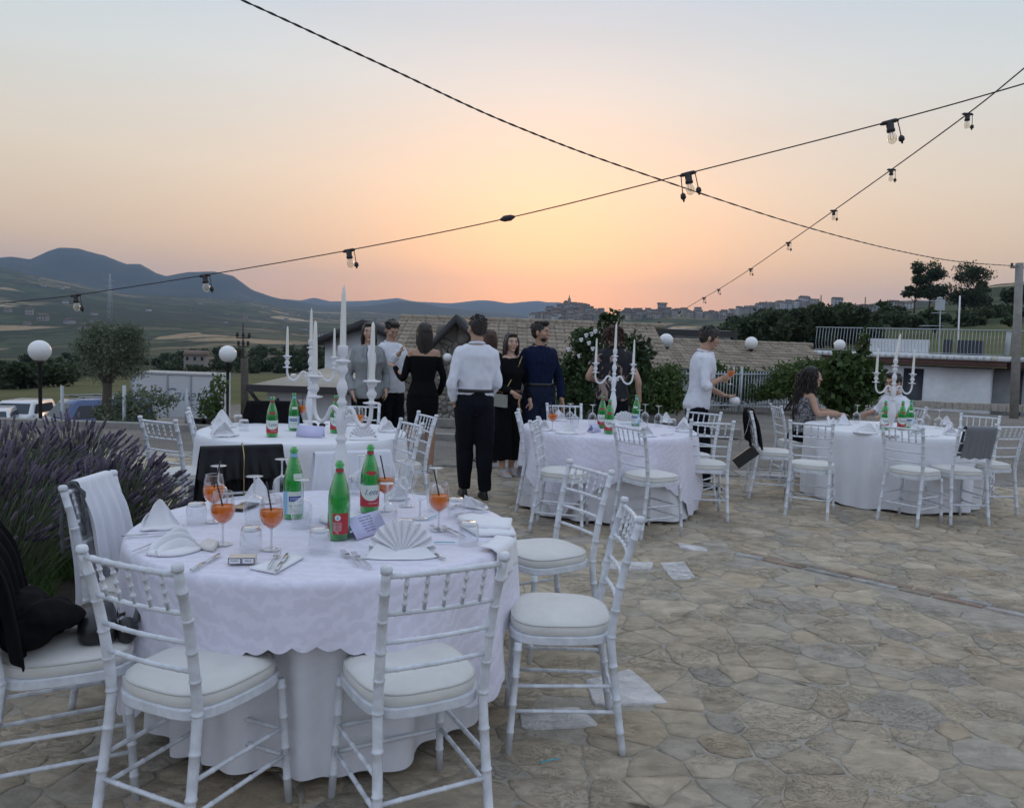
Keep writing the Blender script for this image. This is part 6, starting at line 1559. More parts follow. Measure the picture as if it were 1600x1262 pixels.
# ------------------------------------------------------------------ lavender
MT['lav_leaf'] = leafmat('lavender leaves', (.055, .12, .03), (.15, .25, .08))
MT['lav_stem'] = leafmat('lavender stems', (.12, .16, .08), (.34, .38, .27))
MT['lav_flower'] = leafmat('lavender flowers', (.08, .068, .105), (.27, .23, .30), .8)
def with_attr(mb, vals, name, m_, parent, **k):
    me = mb.mesh(name, m_); at = me.attributes.new('lf', 'FLOAT', 'POINT'); at.data.foreach_set('value', np.array(vals, dtype=np.float32)); return obj(name, me, parent, **k)
def lavender(base, h, spread, n, seed, label, tilt=(0, 0), nleaf=2500):
    rg = random.Random(seed); t_ = thing('lavender_bush', label, 'lavender', base, 0, 'lavender bushes along the left'); sm, fm, lm = MB(), MB(), MB(); sv, fv, lv = [], [], []
    for k in range(n):
        a = rg.uniform(0, 2*math.pi); q = rg.random()**.6; dr_ = Vector((math.cos(a)*q*spread+tilt[0], math.sin(a)*q*spread+tilt[1], 0)); ln = h*rg.uniform(.70, 1.10)
        p0 = Vector((dr_.x*.22+rg.uniform(-.06, .06), dr_.y*.22+rg.uniform(-.06, .06), 0)); zt = ln*(1-.33*q*q); p1 = p0+Vector((dr_.x*.30, dr_.y*.30, zt*.5)); p2 = Vector((dr_.x*.82, dr_.y*.82, zt*.86)); p3 = p2+Vector((dr_.x*.24, dr_.y*.24, zt*.16))
        if k % 2 == 0 or True:
            o = len(sm.v); sm.sweep([p0.lerp(p1, .6), p1, p1.lerp(p2, .5)+Vector((dr_.x*.02, 0, .01)), p2], .0026, 3, caps=False); sv += [rg.random()*.6+.2]*(len(sm.v)-o)
        if rg.random() < .45: continue
        tv = rg.random(); d_ = (p3-p2); L_ = rg.uniform(.055, .10); d_.normalize(); nb = 5
        o = len(fm.v)
        P = [p2+d_*(L_*u) for u in (0, .18, .3, .5, .62, .8, 1)]; fm.sweep(P, [.003, .010, .0055, .0105, .0065, .0085, .001], 5, caps=False); fv += [min(1, max(0, tv+rg.uniform(-.2, .2)))]*(len(fm.v)-o)
    for k in range(nleaf):
        a = rg.uniform(0, 2*math.pi); q = rg.random()**.5*.8; dx, dy = math.cos(a)*q*spread, math.sin(a)*q*spread; z0_ = rg.random()*h*.45*(1-.4*q); p = Vector((dx*.75+tilt[0]*.3, dy*.75+tilt[1]*.3, z0_)); d_ = Vector((dx*.5+rg.uniform(-.3, .3), dy*.5+rg.uniform(-.3, .3), .8)).normalized()*rg.uniform(.06, .16)
        s_ = d_.cross(Vector((rg.uniform(-1, 1), rg.uniform(-1, 1), .2))).normalized()*.0032; lm.add([p-s_, p+s_, p+d_], [(0, 1, 2)]); lv += [rg.random()]*3
    with_attr(sm, sv, 'stems', MT['lav_stem'], t_, kind='stuff'); with_attr(fm, fv, 'flower_spikes', MT['lav_flower'], t_, kind='stuff'); with_attr(lm, lv, 'leaves', MT['lav_leaf'], t_, kind='stuff')
for i, (x, y, h, sp, n, lb, ti) in enumerate(((-2.8, 4.05, .98, .58, 900, 'big lavender bush directly behind the chair with the white scarf', (.12, 0)), (-3.3, 5.0, 1.0, .7, 900, 'lavender bush behind the first one, below the left globe lamp', (.05, 0)), (-2.62, 4.85, .82, .5, 750, 'lavender bush whose spikes reach right before the second table\'s left chair', (.22, .05)), (-3.1, 3.6, .98, .6, 750, 'lavender bush at the left edge behind the black coat', (0, 0)), (-4.2, 5.6, .98, .7, 600, 'farther lavender bush at the left edge of the picture', (0, 0)), (-2.55, 3.3, .6, .45, 450, 'low dark lavender bush at the foot of the scarf chair', (0, 0)), (-3.5, 6.2, .9, .6, 500, 'farthest lavender bush under the parked van', (0, 0)))):
    lavender((x, y, -.02), h, sp, n, 60+i, lb, ti, 3000 if y < 5 else 1500)
mb = MB(); mb.loft([[(-3.6+1.65*s_*math.cos(a), 4.7+2.3*s_*math.sin(a), z) for a in np.linspace(0, 2*math.pi, 30, endpoint=False)] for s_, z in ((1, -.03), (.93, .015), (.5, .03), (.1, .03))]); mb.build('planting_bed', mat('dark soil', (.05, .04, .03), .95, var=.3, bump=1), kind='structure')
# ------------------------------------------------------------------ people
SK1 = mat('tanned skin', (.42, .25, .17), .5, var=.06, vscale=18); SK2 = mat('skin', (.50, .32, .235), .5, var=.06, vscale=18)
HB = mat('dark brown hair', (.018, .012, .009), .45, bump=.8, bscale=60, bdist=.004, stretch=(1, 1, .12)); HR = mat('reddish brown hair', (.06, .028, .016), .5, bump=.8, bscale=60, bdist=.004, stretch=(1, 1, .15))
EYEW = mat('eye white', (.6, .58, .55), .3); EYED = mat('iris', (.03, .018, .01), .15); LIP = mat('lips', (.36, .13, .11), .45)
CW = mat('white cotton shirt', (.70, .72, .78), .85, bump=.6, bscale=12, bdist=.012, stretch=(1, 1, .5)); CB_ = mat('black fabric', (.006, .006, .007), .95, spec=.12, bump=.3, bscale=25, bdist=.004)
CN = mat('navy shirt', (.007, .012, .038), .9, spec=.15, bump=.3, bscale=18, bdist=.006); CN2 = mat('navy trousers', (.013, .019, .042), .9, spec=.15, bump=.2, bscale=20); CG = mat('grey jacket', (.26, .28, .29), .85, var=.08, vscale=60, bump=.3, bscale=30, bdist=.004)
CD2 = mat('dark trousers', (.007, .008, .013), .9, spec=.15, bump=.2, bscale=20); BELT = mat('brown belt', (.12, .06, .03), .5); SHOEB = mat('black shoe', (.012, .012, .012), .35); SHOEW = mat('pale shoe', (.45, .45, .46), .6)
def pattern_mat(name, dark, light, scale, th):
    m_, t, b = newmat(name); L = t.links.new; tc_ = t.nodes.new('ShaderNodeTexCoord'); n1 = t.nodes.new('ShaderNodeTexNoise'); n1.inputs['Scale'].default_value = scale; n1.inputs['Detail'].default_value = 2.5; n1.inputs['Distortion'].default_value = 1.5
    L(tc_.outputs['Object'], n1.inputs['Vector']); rp = t.nodes.new('ShaderNodeValToRGB'); rp.color_ramp.elements[0].position = th; rp.color_ramp.elements[0].color = (*dark, 1); rp.color_ramp.elements[1].position = th+.02; rp.color_ramp.elements[1].color = (*light, 1)
    L(n1.outputs[0], rp.inputs[0]); L(rp.outputs[0], b.inputs['Base Color']); b.inputs['Roughness'].default_value = .8; return m_
CF = pattern_mat('floral shirt fabric', (.014, .014, .02), (.33, .24, .21), 6.5, .56); CL = pattern_mat('speckled top', (.05, .05, .055), (.30, .29, .30), 42, .50)
TOR_M = [(.455, .060, .050, 0), (.485, .088, .062, 0), (.515, .098, .068, -.004), (.56, .092, .064, 0), (.61, .083, .059, .003), (.67, .092, .064, .004), (.73, .103, .069, .003), (.775, .108, .066, 0), (.805, .104, .056, -.004), (.825, .078, .047, -.006), (.842, .046, .040, -.006)]
TOR_F = [(.455, .062, .054, 0), (.485, .092, .066, -.003), (.515, .101, .070, -.006), (.56, .088, .062, 0), (.61, .070, .052, .003), (.67, .078, .060, .006), (.72, .088, .074, .012), (.765, .090, .062, .004), (.80, .090, .050, -.003), (.82, .068, .043, -.006), (.838, .040, .036, -.006)]
def person(label, loc, face_, H=1.76, sex='m', pose=None, head=(0, 0), skin=SK1, top=None, bottom=None, hair=None, shoes=None, seated=False, belt=None, glasses=False, beard=False, seed=0):
    rz = math.atan2(face_[1], face_[0])-math.pi/2
    t_ = thing('person', label, 'person', loc, rz); pose = pose or {}
    sw = .089 if sex == 'm' else .080; zoff = (-.53*H+.50) if seated else 0
    J = {'shR': (sw*H, -.005, .795*H), 'shL': (-sw*H, -.005, .795*H), 'elR': (sw*H+.055, -.02, .625*H), 'elL': (-sw*H-.055, -.02, .625*H), 'wrR': (sw*H+.06, .05, .485*H), 'wrL': (-sw*H-.06, .05, .485*H),
         'hipR': (.050*H, 0, .50*H), 'hipL': (-.050*H, 0, .50*H), 'knR': (.056*H, .015, .275*H), 'knL': (-.056*H, .015, .275*H), 'anR': (.06*H, -.02, .048*H), 'anL': (-.06*H, -.02, .048*H), 'lean': (0, 0)}
    if seated:
        for k in ('shR', 'shL', 'elR', 'elL', 'wrR', 'wrL', 'hipR', 'hipL'): J[k] = (J[k][0], J[k][1], J[k][2]+zoff)
        J['knR'] = (.075*H, .40, .50); J['knL'] = (-.075*H, .40, .50); J['anR'] = (.075*H, .36, .08); J['anL'] = (-.075*H, .36, .08)
    J.update({k: v for k, v in pose.items() if not k.startswith('hd')}); lx, ly = J.pop('lean')
    def ln(p):
        p = Vector(p); k = max(0, (p.z-(.50*H+zoff))/(.32*H)); return p+Vector((lx*k, ly*k, 0))
    for k in ('shR', 'shL'): J[k] = ln(J[k])
    for k in ('elR', 'elL', 'wrR', 'wrL'):
        if k not in pose: J[k] = ln(J[k])
    J = {k: Vector(v) for k, v in J.items()}
    tor = TOR_M if sex == 'm' else TOR_F
    def ring(z, hw, hd, yo, inf=0, n=24):
        c = ln((0, yo*H, z*H+zoff)); return [c+Vector(((hw*H+inf)*math.copysign(abs(math.cos(a))**.85, math.cos(a)), (hd*H+inf)*math.copysign(abs(math.sin(a))**.85, math.sin(a)), 0)) for a in np.linspace(0, 2*math.pi, n, endpoint=False)]
    def torso(mb, z0, z1, inf=0, flare=0, extra=None):
        zs = [t for t in tor]; Z = np.array([t[0] for t in zs]); out = []
        for z in np.linspace(z0, z1, 14): out.append(ring(z, np.interp(z, Z, [t[1] for t in zs]), np.interp(z, Z, [t[2] for t in zs]), np.interp(z, Z, [t[3] for t in zs]), inf+flare*max(0, (.62-z)/.15)))
        mb.loft(out)
    arm_r = [.0275*H, .0255*H, .0225*H, .0235*H, .0155*H] if sex == 'm' else [.026*H, .023*H, .0195*H, .020*H, .0138*H]
    def arm(mb, s, inf=0, upto=1.0, sh=True, r=None):
        a, e, w_ = J['sh'+s], J['el'+s], J['wr'+s]; P = [a, a.lerp(e, .4), e, e.lerp(w_, .3), w_]; R = [q+inf for q in arm_r]
        full = spline(P, 4); L_ = len(full); k = max(3, int(L_*upto)); rr = np.interp(np.linspace(0, 1, L_), [0, .4*.5, .5, .65, 1], R); mb.sweep(full[:k], list(rr[:k]), 12)
        if sh: mb.ell(a+Vector((0, 0, -.005)), (arm_r[0]*1.02+inf*.8,)*3, 12)
    leg_r = [.054*H, .050*H, .036*H, .036*H, .022*H]
    def leg(mb, s, inf=0, upto=1.0, wide=0):
        h, k_, a = J['hip'+s], J['kn'+s], J['an'+s]; P = [h, h.lerp(k_, .4), k_, k_.lerp(a, .35)+Vector((0, -.012, 0)), a]; full = spline(P, 4); L_ = len(full); k = max(3, int(L_*upto)); u = np.linspace(0, 1, L_); rr = np.interp(u, [0, .2, .5, .66, 1], [q+inf for q in leg_r])+wide*u
        mb.sweep(full[:k], list(rr[:k]), 14)
    hs = H/1.75
    def hand(mb, s, d, nrm_, curl=.35):
        w_ = J['wr'+s]; d = Vector(d).normalized(); nn = Vector(nrm_); nn = (nn-d*nn.dot(d)).normalized(); sd = d.cross(nn); k = .95*hs*(1 if sex == 'm' else .9)
        kn = w_+d*.085*k
        mb.loft([[c+sd*(hw*math.cos(a))*k+nn*(ht*math.sin(a))*k for a in np.linspace(0, 2*math.pi, 10, endpoint=False)] for c, hw, ht in ((w_-d*.01, .024, .018), (w_+d*.02*k, .032, .017), (w_+d*.055*k, .040, .016), (kn, .040, .012))])
        for i, (o_, L_) in enumerate(((-.031, .062), (-.0105, .076), (.0105, .080), (.031, .070))):
            p = kn+sd*o_*k-d*.008; dd = (d+sd*o_*2.0).normalized(); pts = [p]
            for j, f in enumerate((.45, .30, .25)):
                an = curl*(j+.6); q = (dd*math.cos(an)+nn*math.sin(an)).normalized(); pts.append(pts[-1]+q*L_*f*k)
            mb.sweep(pts, [.0088*k, .0082*k, .0076*k, .006*k], 7)
        sg = -1 if s == 'R' else 1; sg = J.get('_thumb'+s, sg)
        p = w_+d*.02*k+sd*.028*sg*k; mb.sweep([p, p+(d*.6+sd*.7*sg+nn*.3).normalized()*.035*k, p+(d*.75+sd*.62*sg+nn*.45).normalized()*.063*k, p+(d*.9+sd*.45*sg+nn*.6).normalized()*.085*k], [.013*k, .0105*k, .0092*k, .007*k], 8)
    # ---- body: torso, limbs, neck, head with a face, hands - one surface
    mb = MB(); torso(mb, .458, .838, -.004)
    HN = J.get('handR'), J.get('handL')
    for s in 'RL':
        arm(mb, s, -.001); leg(mb, s, -.004)
        d = J['wr'+s]-J['el'+s]; hd = pose.get('hd'+s)
        if hd: hand(mb, s, hd[0], hd[1], hd[2])
        else: hand(mb, s, (d.normalized()+Vector((0, .1, -.3))).normalized(), (-1 if s == 'R' else 1, .15, 0), .32)
        a = J['an'+s]; mb.ell(a+Vector((0, .055, -.045*0-a.z+.035 if not seated else -.04)), (.038, .105, .030), 12)
    nb, hc = ln((0, -.012, .825*H+zoff)), ln((0, .012, .925*H+zoff))+Vector((0, ly*.15, 0))
    hc = hc+Vector(pose.get('headoff', (0, 0, 0)))
    mb.sweep([nb, nb.lerp(hc, .5)+Vector((0, -.004, 0)), hc+Vector((0, -.015, -.03))], [.036*H if sex == 'm' else .030*H, .031*H if sex == 'm' else .0265*H, .032*H], 14)
    MH = Matrix.Rotation(-head[0], 3, 'Z') @ Matrix.Rotation(-head[1], 3, 'X')
    hS = hs*1.04
    def he(target, c, r, n=14): target.ell(hc+MH @ (Vector(c)*hS), Vector(r)*hS, n, 0, MH)
    for c, r in (((0, -.010, .014), (.074, .093, .087)), ((0, .020, -.052), (.052 if sex == 'm' else .048, .058, .056)), ((0, .028, -.018), (.060, .062, .074)), ((0, .098, -.026), (.0125, .017, .013)), ((0, .090, -.004), (.0085, .014, .028)), ((0, .072, .022), (.050, .020, .013)), ((0, .084, -.060), (.021, .012, .011)), ((0, .070, -.092), (.022, .022, .018)), ((-.038, .062, -.024), (.024, .024, .024)), ((.038, .062, -.024), (.024, .024, .024)), ((-.0765, -.004, -.012), (.009, .019, .030)), ((.0765, -.004, -.012), (.009, .019, .030))): he(mb, c, r)
    bd = bake('body', mb, skin, .0062, 3, t_)
    for sx in (-1, 1):
        e = MB(); he(e, (sx*.030, .080, .000), (.0125, .0075, .0072), 8); ew = e.build('eye', EYEW, t_); e = MB(); he(e, (sx*.030, .0858, .000), (.0058, .0035, .0058), 8); e.build('iris', EYED, ew)
        e = MB(); e.sweep([hc+MH @ (Vector((sx*x, y, z))*hS) for x, y, z in ((.012, .090, .017), (.030, .089, .023), (.048, .074, .018))], [.003, .0042, .002], 5); e.build('eyebrow', HB, t_)
    e = MB(); he(e, (0, .0905, -.0605), (.020, .0075, .0065), 10); e.build('lips', LIP, t_)
    if glasses:
        e = MB()
        for sx in (-1, 1):
            e.sweep([hc+MH @ (Vector((sx*.031+.022*math.cos(a), .095, .001+.017*math.sin(a)))*hS) for a in np.linspace(0, 2*math.pi, 16, endpoint=False)], .0016, 5, closed=True); e.sweep([hc+MH @ (Vector((sx*x, y, .004))*hS) for x, y in ((.053, .093), (.076, .04), (.08, -.01))], .0016, 5)
        e.sweep([hc+MH @ (Vector((x, .098, .004))*hS) for x in (-.009, .009)], .0016, 5); e.build('glasses', MT['black'], t_)
    if beard:
        e = MB(); he(e, (0, .030, -.066), (.049, .050, .040)); he(e, (0, .066, -.088), (.024, .024, .020)); bake('beard', e, HB, .006, 1, t_)
    # ---- hair
    kind, hm, hl = hair
    rg = random.Random(seed+5)
    e = MB(); he(e, (0, -.020, .026), (.081, .094, .088), 18); he(e, (0, -.045, -.015), (.070, .060, .062)); 
    if kind != 'curly': he(e, (0, .040, .082), (.052, .045, .024))
    if kind == 'quiff': he(e, (.005, .058, .100), (.050, .038, .030)); he(e, (0, .02, .105), (.055, .06, .02))
    if kind == 'fringe':
        for q in range(9): he(e, (-.055+.0135*q, .078-abs(q-4)*.007, .052-.006*(q % 3)), (.014, .016, .034))
        for sx in (-1, 1): he(e, (sx*.068, .01, .0), (.016, .038, .045))
    if kind in ('long', 'bob'):
        L_ = hl
        rings = []
        for i in range(10):
            u = i/9; z = .05-u*(L_+.02); wdt = .078+.018*math.sin(min(1, u*1.3)*math.pi*.8); dp = .052-.020*u; yo = -.045-.035*min(1, u*1.6)+(.02*u)
            rings.append([hc+MH @ (Vector((wdt*(1-.12*u)*math.cos(a), yo+dp*math.sin(a), z))*hS) for a in np.linspace(0, 2*math.pi, 20, endpoint=False)])
        e.loft(rings)
        for sx in (-1, 1): he(e, (sx*.070, .018, -.025), (.018, .034, .075)); he(e, (sx*.074, .005, -.09), (.016, .026, .06))
    h_ = bake('hair', e, hm, .0065, 2, t_, disp=lambda co: .0035*mnoise.noise(Vector((co.x*70, co.y*70, co.z*14)))+.002*mnoise.noise(co*45))
    e = MB()
    if kind in ('long', 'bob'):
        for k in range(150):
            a = rg.uniform(-2.9, -.25); x, y = math.cos(a)*.080, math.sin(a)*.085-.02; l_ = hl*rg.uniform(.85, 1.08); wv = rg.uniform(0, 6)
            P = [(x*.45, y*.4, .112), (x*.9, y*.9, .075), (x*1.08, y*1.0, .0), (x*1.12+.006*math.sin(wv), y*.95-.01, -.35*l_), (x*1.05+.008*math.sin(wv+2), y*.75-.02, -.7*l_), (x*.95+.01*math.sin(wv+4), y*.6-.02, -l_)]
            e.sweep([hc+MH @ (Vector(p)*hS) for p in P], [.002, .004, .0045, .0045, .004, .001], 4)
    elif kind == 'curly':
        for k in range(340):
            a = rg.uniform(0, 6.283); el_ = rg.uniform(-.25, 1.5); r0_ = .088
            if math.sin(a)*math.cos(el_) > .45 and el_ < .75: continue
            x, y, z = math.cos(a)*math.cos(el_)*r0_, math.sin(a)*math.cos(el_)*r0_*1.1-.02, math.sin(el_)*.09+.02; P = []; ph = rg.uniform(0, 6); ln_ = hl*rg.uniform(.6, 1.0); cr_ = rg.uniform(.007, .013); sp_ = rg.uniform(1.1, 1.45)
            for i in range(int(14+ln_*50)):
                u = i/(13+ln_*50); o_ = min(1, u*3); px, py = x*(1+(sp_-1)*o_), y*(1+(sp_-1)*o_); pz = z-ln_*u*u*.9-ln_*.1*u; an = ph+i*.75; P.append((px+cr_*math.cos(an)*o_, py+cr_*math.sin(an)*o_, pz+.012*o_))
            e.sweep([hc+MH @ (Vector(p)*hS) for p in P], .0046, 4)
    else:
        for k in range(170):
            a = rg.uniform(0, 6.283); el_ = rg.uniform(.15, 1.5); c_ = math.cos(el_)
            if math.sin(a)*c_ > .55 and el_ < .6: continue
            p = Vector((math.cos(a)*c_*.083, math.sin(a)*c_*.095-.02, math.sin(el_)*.088+.028)); d = Vector((p.x*.5+rg.uniform(-.03, .03), p.y*.5+.03*rg.uniform(-.5, 1), rg.uniform(-.04, .02))).normalized()*.017
            e.sweep([hc+MH @ (q*hS) for q in (p*.97, p+d*.5+Vector((0, 0, .004)), p+d)], [.004, .0035, .001], 4)
    if e.v: e.build('hair_strands', hm, h_)
    # ---- clothing
    def wr(amp, s1=7, s2=22): return lambda co: amp*mnoise.noise(Vector((co.x*s1*1.3, co.y*s1, co.z*s1*.9+seed)))+amp*.75*mnoise.noise(Vector((co.x*s2, co.y*s2, co.z*s2*.6+seed)))
    if bottom:
        m2, kd = bottom; mb = MB()
        if kd == 'dress': pass
        elif kd == 'skirt':
            torso(mb, .47, .61, .010); rings = [ring(z, w_, d_, 0, 0) for z, w_, d_ in ((.56, .092, .066), (.50, .108, .078), (.42, .112, .082), (.30, .118, .088))]; mb.loft(rings)
        else:
            torso(mb, .462, .592, .010)
            wide = {'slim': 0, 'straight': .012, 'wide': .055, 'tapered': .006}[kd]; up_ = 1.0 if kd != 'wide' else .90
            for s in 'RL': leg(mb, s, .014 if kd == 'slim' else .018, up_, wide)
        bake('trousers' if kd != 'skirt' else 'skirt', mb, m2, .011, 4, t_, disp=wr(.009, 6, 18))
    if belt: mb = MB(); Z = .590; c = ring(Z, np.interp(Z, [q[0] for q in tor], [q[1] for q in tor]), np.interp(Z, [q[0] for q in tor], [q[2] for q in tor]), 0, .016); mb.loft([[p+Vector((0, 0, dz)) for p in c] for dz in (-.016, .016)], caps=False); f = mb.build('belt', belt, t_); md = f.modifiers.new('s', 'SOLIDIFY'); md.thickness = .006; md.offset = 1
    if top:
        m2, kd = top[0], top[1]; mb = MB()
        if kd == 'tucked': torso(mb, .565, .836, .011)
        elif kd == 'untucked': torso(mb, .485, .836, .016, .012)
        elif kd == 'jacket': torso(mb, .47, .832, .024, .014)
        elif kd == 'off_shoulder':
            torso(mb, .47, .775, .008); mb.loft([ring(z, w_, d_, 0, 0) for z, w_, d_ in ((.52, .104, .076), (.46, .108, .078), (.38, .100, .074), (.315, .096, .070))]); 
        elif kd == 'sleeveless': torso(mb, .56, .79, .010); 
        elif kd == 'vneck': torso(mb, .57, .822, .011)
        sl = {'tucked': .96, 'untucked': .96, 'jacket': .95, 'off_shoulder': .95, 'vneck': .95}.get(kd, 0)
        if len(top) > 2: sl = top[2]
        if sl:
            for s in 'RL':
                inf = (.012 if kd != 'jacket' else .018)
                if kd == 'off_shoulder':
                    a, e_, w_ = J['sh'+s], J['el'+s], J['wr'+s]; P = spline([a.lerp(e_, .16)+Vector((0, 0, 0)), a.lerp(e_, .5), e_, w_], 4); mb.sweep(P, list(np.linspace(arm_r[0]+.010, arm_r[-1]+.008, len(P))), 12)
                else: arm(mb, s, inf if sl > .5 else inf+.008, sl)
        nm = {'off_shoulder': 'dress', 'jacket': 'jacket', 'sleeveless': 'top', 'vneck': 'blouse'}.get(kd, 'shirt')
        sh_ = bake(nm, mb, m2, .0095, 3, t_, disp=wr(.012 if kd != 'off_shoulder' else .003))
        if kd in ('tucked', 'untucked'):
            c0_ = ln((0, -.008*H/1.75, .838*H+zoff)); r_ = (.040 if sex == 'm' else .034)*H
            mb = MB(); ringC = lambda rr, z: [c0_+Vector((rr*math.cos(a), rr*math.sin(a)*.95, z-.016*math.sin(a))) for a in np.linspace(.25+math.pi/2, 2*math.pi-.25+math.pi/2, 20)]
            v0, v1, v2 = ringC(r_+.014, -.012), ringC(r_+.004, .014), ringC(r_+.018, -.006); n_ = 20; mb.add(v0+v1+v2, [(i, i+1, n_+i+1, n_+i) for i in range(n_-1)]+[(n_+i, n_+i+1, 2*n_+i+1, 2*n_+i) for i in range(n_-1)]); f = mb.build('collar', m2, sh_); md = f.modifiers.new('s', 'SOLIDIFY'); md.thickness = .004
        if kd == 'jacket':
            mb = MB(); 
            fr_ = [ring(z, np.interp(z, [q[0] for q in tor], [q[1] for q in tor]), np.interp(z, [q[0] for q in tor], [q[2] for q in tor]), np.interp(z, [q[0] for q in tor], [q[3] for q in tor]), .030) for z in np.linspace(.52, .83, 12)]
            pts = []; 
            for i, r_ in enumerate(fr_): 
                u = i/11; wd = .035+.02*u-(.02 if u > .9 else 0)
                c_ = (r_[6]+r_[5]*0); cx = r_[6].x; pts += [Vector((cx-wd, r_[6].y+.003, r_[6].z)), Vector((cx+wd, r_[6].y+.003, r_[6].z))]
            mb.add(pts, [(2*i, 2*i+1, 2*i+3, 2*i+2) for i in range(11)]); f = mb.build('shirt_front', CW, t_); md = f.modifiers.new('s', 'SOLIDIFY'); md.thickness = .02; md.offset = -1
            for sx in (-1, 1):
                mb = MB(); q = fr_[-1][6].y+.008; P = [Vector((sx*.05, fr_[-1][6].y-.02, fr_[-1][6].z+.01)), Vector((sx*.075, fr_[9][6].y+.006, fr_[9][6].z)), Vector((sx*.05, fr_[5][6].y+.010, fr_[5][6].z))]; Q = [p+Vector((sx*(-.015), .002, 0)) for p in P]; P[1] += Vector((sx*.02, 0, 0))
                mb.add(P+Q, [(0, 1, 4, 3), (1, 2, 5, 4)]); f = mb.build('lapel', m2, sh_); md = f.modifiers.new('s', 'SOLIDIFY'); md.thickness = .006
        if kd in ('tucked', 'untucked') and m2 is not CF:
            mb = MB(); zz = np.linspace(.60, .81, 7)
            for z in zz: r_ = ring(z, np.interp(z, [q[0] for q in tor], [q[1] for q in tor]), np.interp(z, [q[0] for q in tor], [q[2] for q in tor]), np.interp(z, [q[0] for q in tor], [q[3] for q in tor]), .017); mb.ell(r_[6], (.006, .004, .006), 6)
            mb.build('buttons', MT['white'] if m2 is CW else MT['black'], sh_)
    if shoes:
        for s in 'RL':
            a = J['an'+s]; mb = MB(); g = a.z-.048*H if seated else 0; g = max(0, g) if seated else 0
            L_ = .135 if sex == 'm' else .12; out = [(.0, -.065), (.026, -.055), (.034, -.01), (.040, .05), (.046, .10), (.040, .15), (.018, .185), (0, .19)]; full = out+[(-x, y) for x, y in out[::-1][1:-1]]
            k = L_/.135
            mb.loft([[Vector((a.x+x*s_*k, a.y+(y)*k*s2, g+z-(0 if y < .03 else (y-.03)*dz*6))) for x, y in full] for s_, s2, z, dz in ((1, 1, 0, 0), (1.04, 1.02, .018, 0), (1, 1, .03, .0), (.86, .95, .062, .03), (.72, .80, .088, .055), (.66, .62, .10, .06))])
            mb.build('shoe', shoes, t_)
    return t_
def feet(px, d): p = W(px, 640, d); return (p.x, d, 0)
person('person in a white shirt and dark trousers, back to the camera, hand in pocket', (-.36, 7.62, 0), (-.22, 1), 1.80, 'm', {'elL': (-.235, -.05, 1.14), 'wrL': (-.20, .03, .93), 'hdL': ((.3, .3, -1), (1, 0, 0), .4), 'elR': (.215, .04, 1.14), 'wrR': (.15, .16, .97), 'anR': (.115, -.04, .086), 'anL': (-.065, .10, .086), 'knR': (.105, .0, .49), 'knL': (-.08, .07, .49)}, (-.35, 0), SK1, (CW, 'tucked'), (CD2, 'tapered'), ('short', HB, 0), SHOEB, belt=SHOEB, seed=1)
person('person in a short black off-shoulder dress, dark shoulder length hair, seen from behind', (feet(660, 9.0)[0], 9.0, .0), (-.25, 1), 1.74, 'f', {'elR': (.235, .0, 1.09), 'wrR': (.20, .12, .90), 'elL': (-.23, .05, 1.08), 'wrL': (-.30, .25, 1.20), 'hdL': ((-.5, .6, .3), (0, 0, 1), .3)}, (-.1, 0), SK1, (CB_, 'off_shoulder'), None, ('bob', HB, .31), SHOEW, seed=2)
person('person in a light grey jacket over a white shirt, long dark hair, behind the candles', feet(574, 9.35), (.45, -1), 1.73, 'f', {'elR': (.22, -.06, 1.08), 'wrR': (.20, .10, .88), 'elL': (-.23, -.05, 1.08), 'wrL': (-.19, .12, .90)}, (.25, .0), SK2, (CG, 'jacket'), (CB_, 'straight'), ('long', HB, .26), SHOEB, seed=3)
person('person in a white shirt looking down beside the grey jacket', feet(609, 9.75), (.85, -.8), 1.77, 'm', {'elR': (.24, .10, 1.12), 'wrR': (.10, .30, 1.36), 'hdR': ((-.2, .4, 1), (-.6, .6, 0), .5), 'elL': (-.26, .05, 1.12), 'wrL': (-.12, .28, 1.16)}, (.25, .45), SK1, (CW, 'untucked'), (CD2, 'straight'), ('quiff', HB, 0), SHOEB, seed=4)
person('person with reddish brown hair in black, mostly hidden behind the white shirted back', feet(762, 9.9), (-.5, 1), 1.70, 'f', {}, (.2, 0), SK2, (CB_, 'vneck'), (CB_, 'skirt'), ('long', HR, .24), SHOEB, seed=5)
pw = person('person in a black top and wide black cropped trousers with long dark hair and sneakers', (feet(795, 9.0)[0], 9.0, 0), (.75, -1), 1.66, 'f', {'elL': (-.235, .03, 1.05), 'wrL': (-.18, .16, .87), 'elR': (.22, .05, 1.05), 'wrR': (.13, .24, .98), 'anR': (.08, .02, .08), 'anL': (-.08, -.03, .08)}, (.35, -.02), SK2, (CB_, 'vneck'), (CB_, 'wide'), ('long', HB, .36), SHOEW, belt=BELT, seed=6)
person('person in a navy shirt and navy trousers looking to the right, short beard', feet(840, 9.15), (.35, -1), 1.80, 'm', {'elR': (.27, -.03, 1.12), 'wrR': (.28, .10, .87), 'elL': (-.27, -.04, 1.12), 'wrL': (-.27, .08, .88)}, (-.75, 0), SK1, (CN, 'tucked'), (CN2, 'straight'), ('quiff', HB, 0), SHOEB, belt=SHOEB, beard=True, seed=7)
person('person with curly reddish hair in a black and beige floral shirt, back to the camera', feet(956, 9.6), (.25, 1), 1.80, 'm', {'elR': (.30, -.02, 1.13), 'wrR': (.32, .08, .86), 'elL': (-.30, -.02, 1.15), 'wrL': (-.20, .20, 1.08)}, (.5, 0), SK2, (CF, 'untucked', .38), (CD2, 'straight'), ('curly', HR, .16), SHOEB, seed=8)
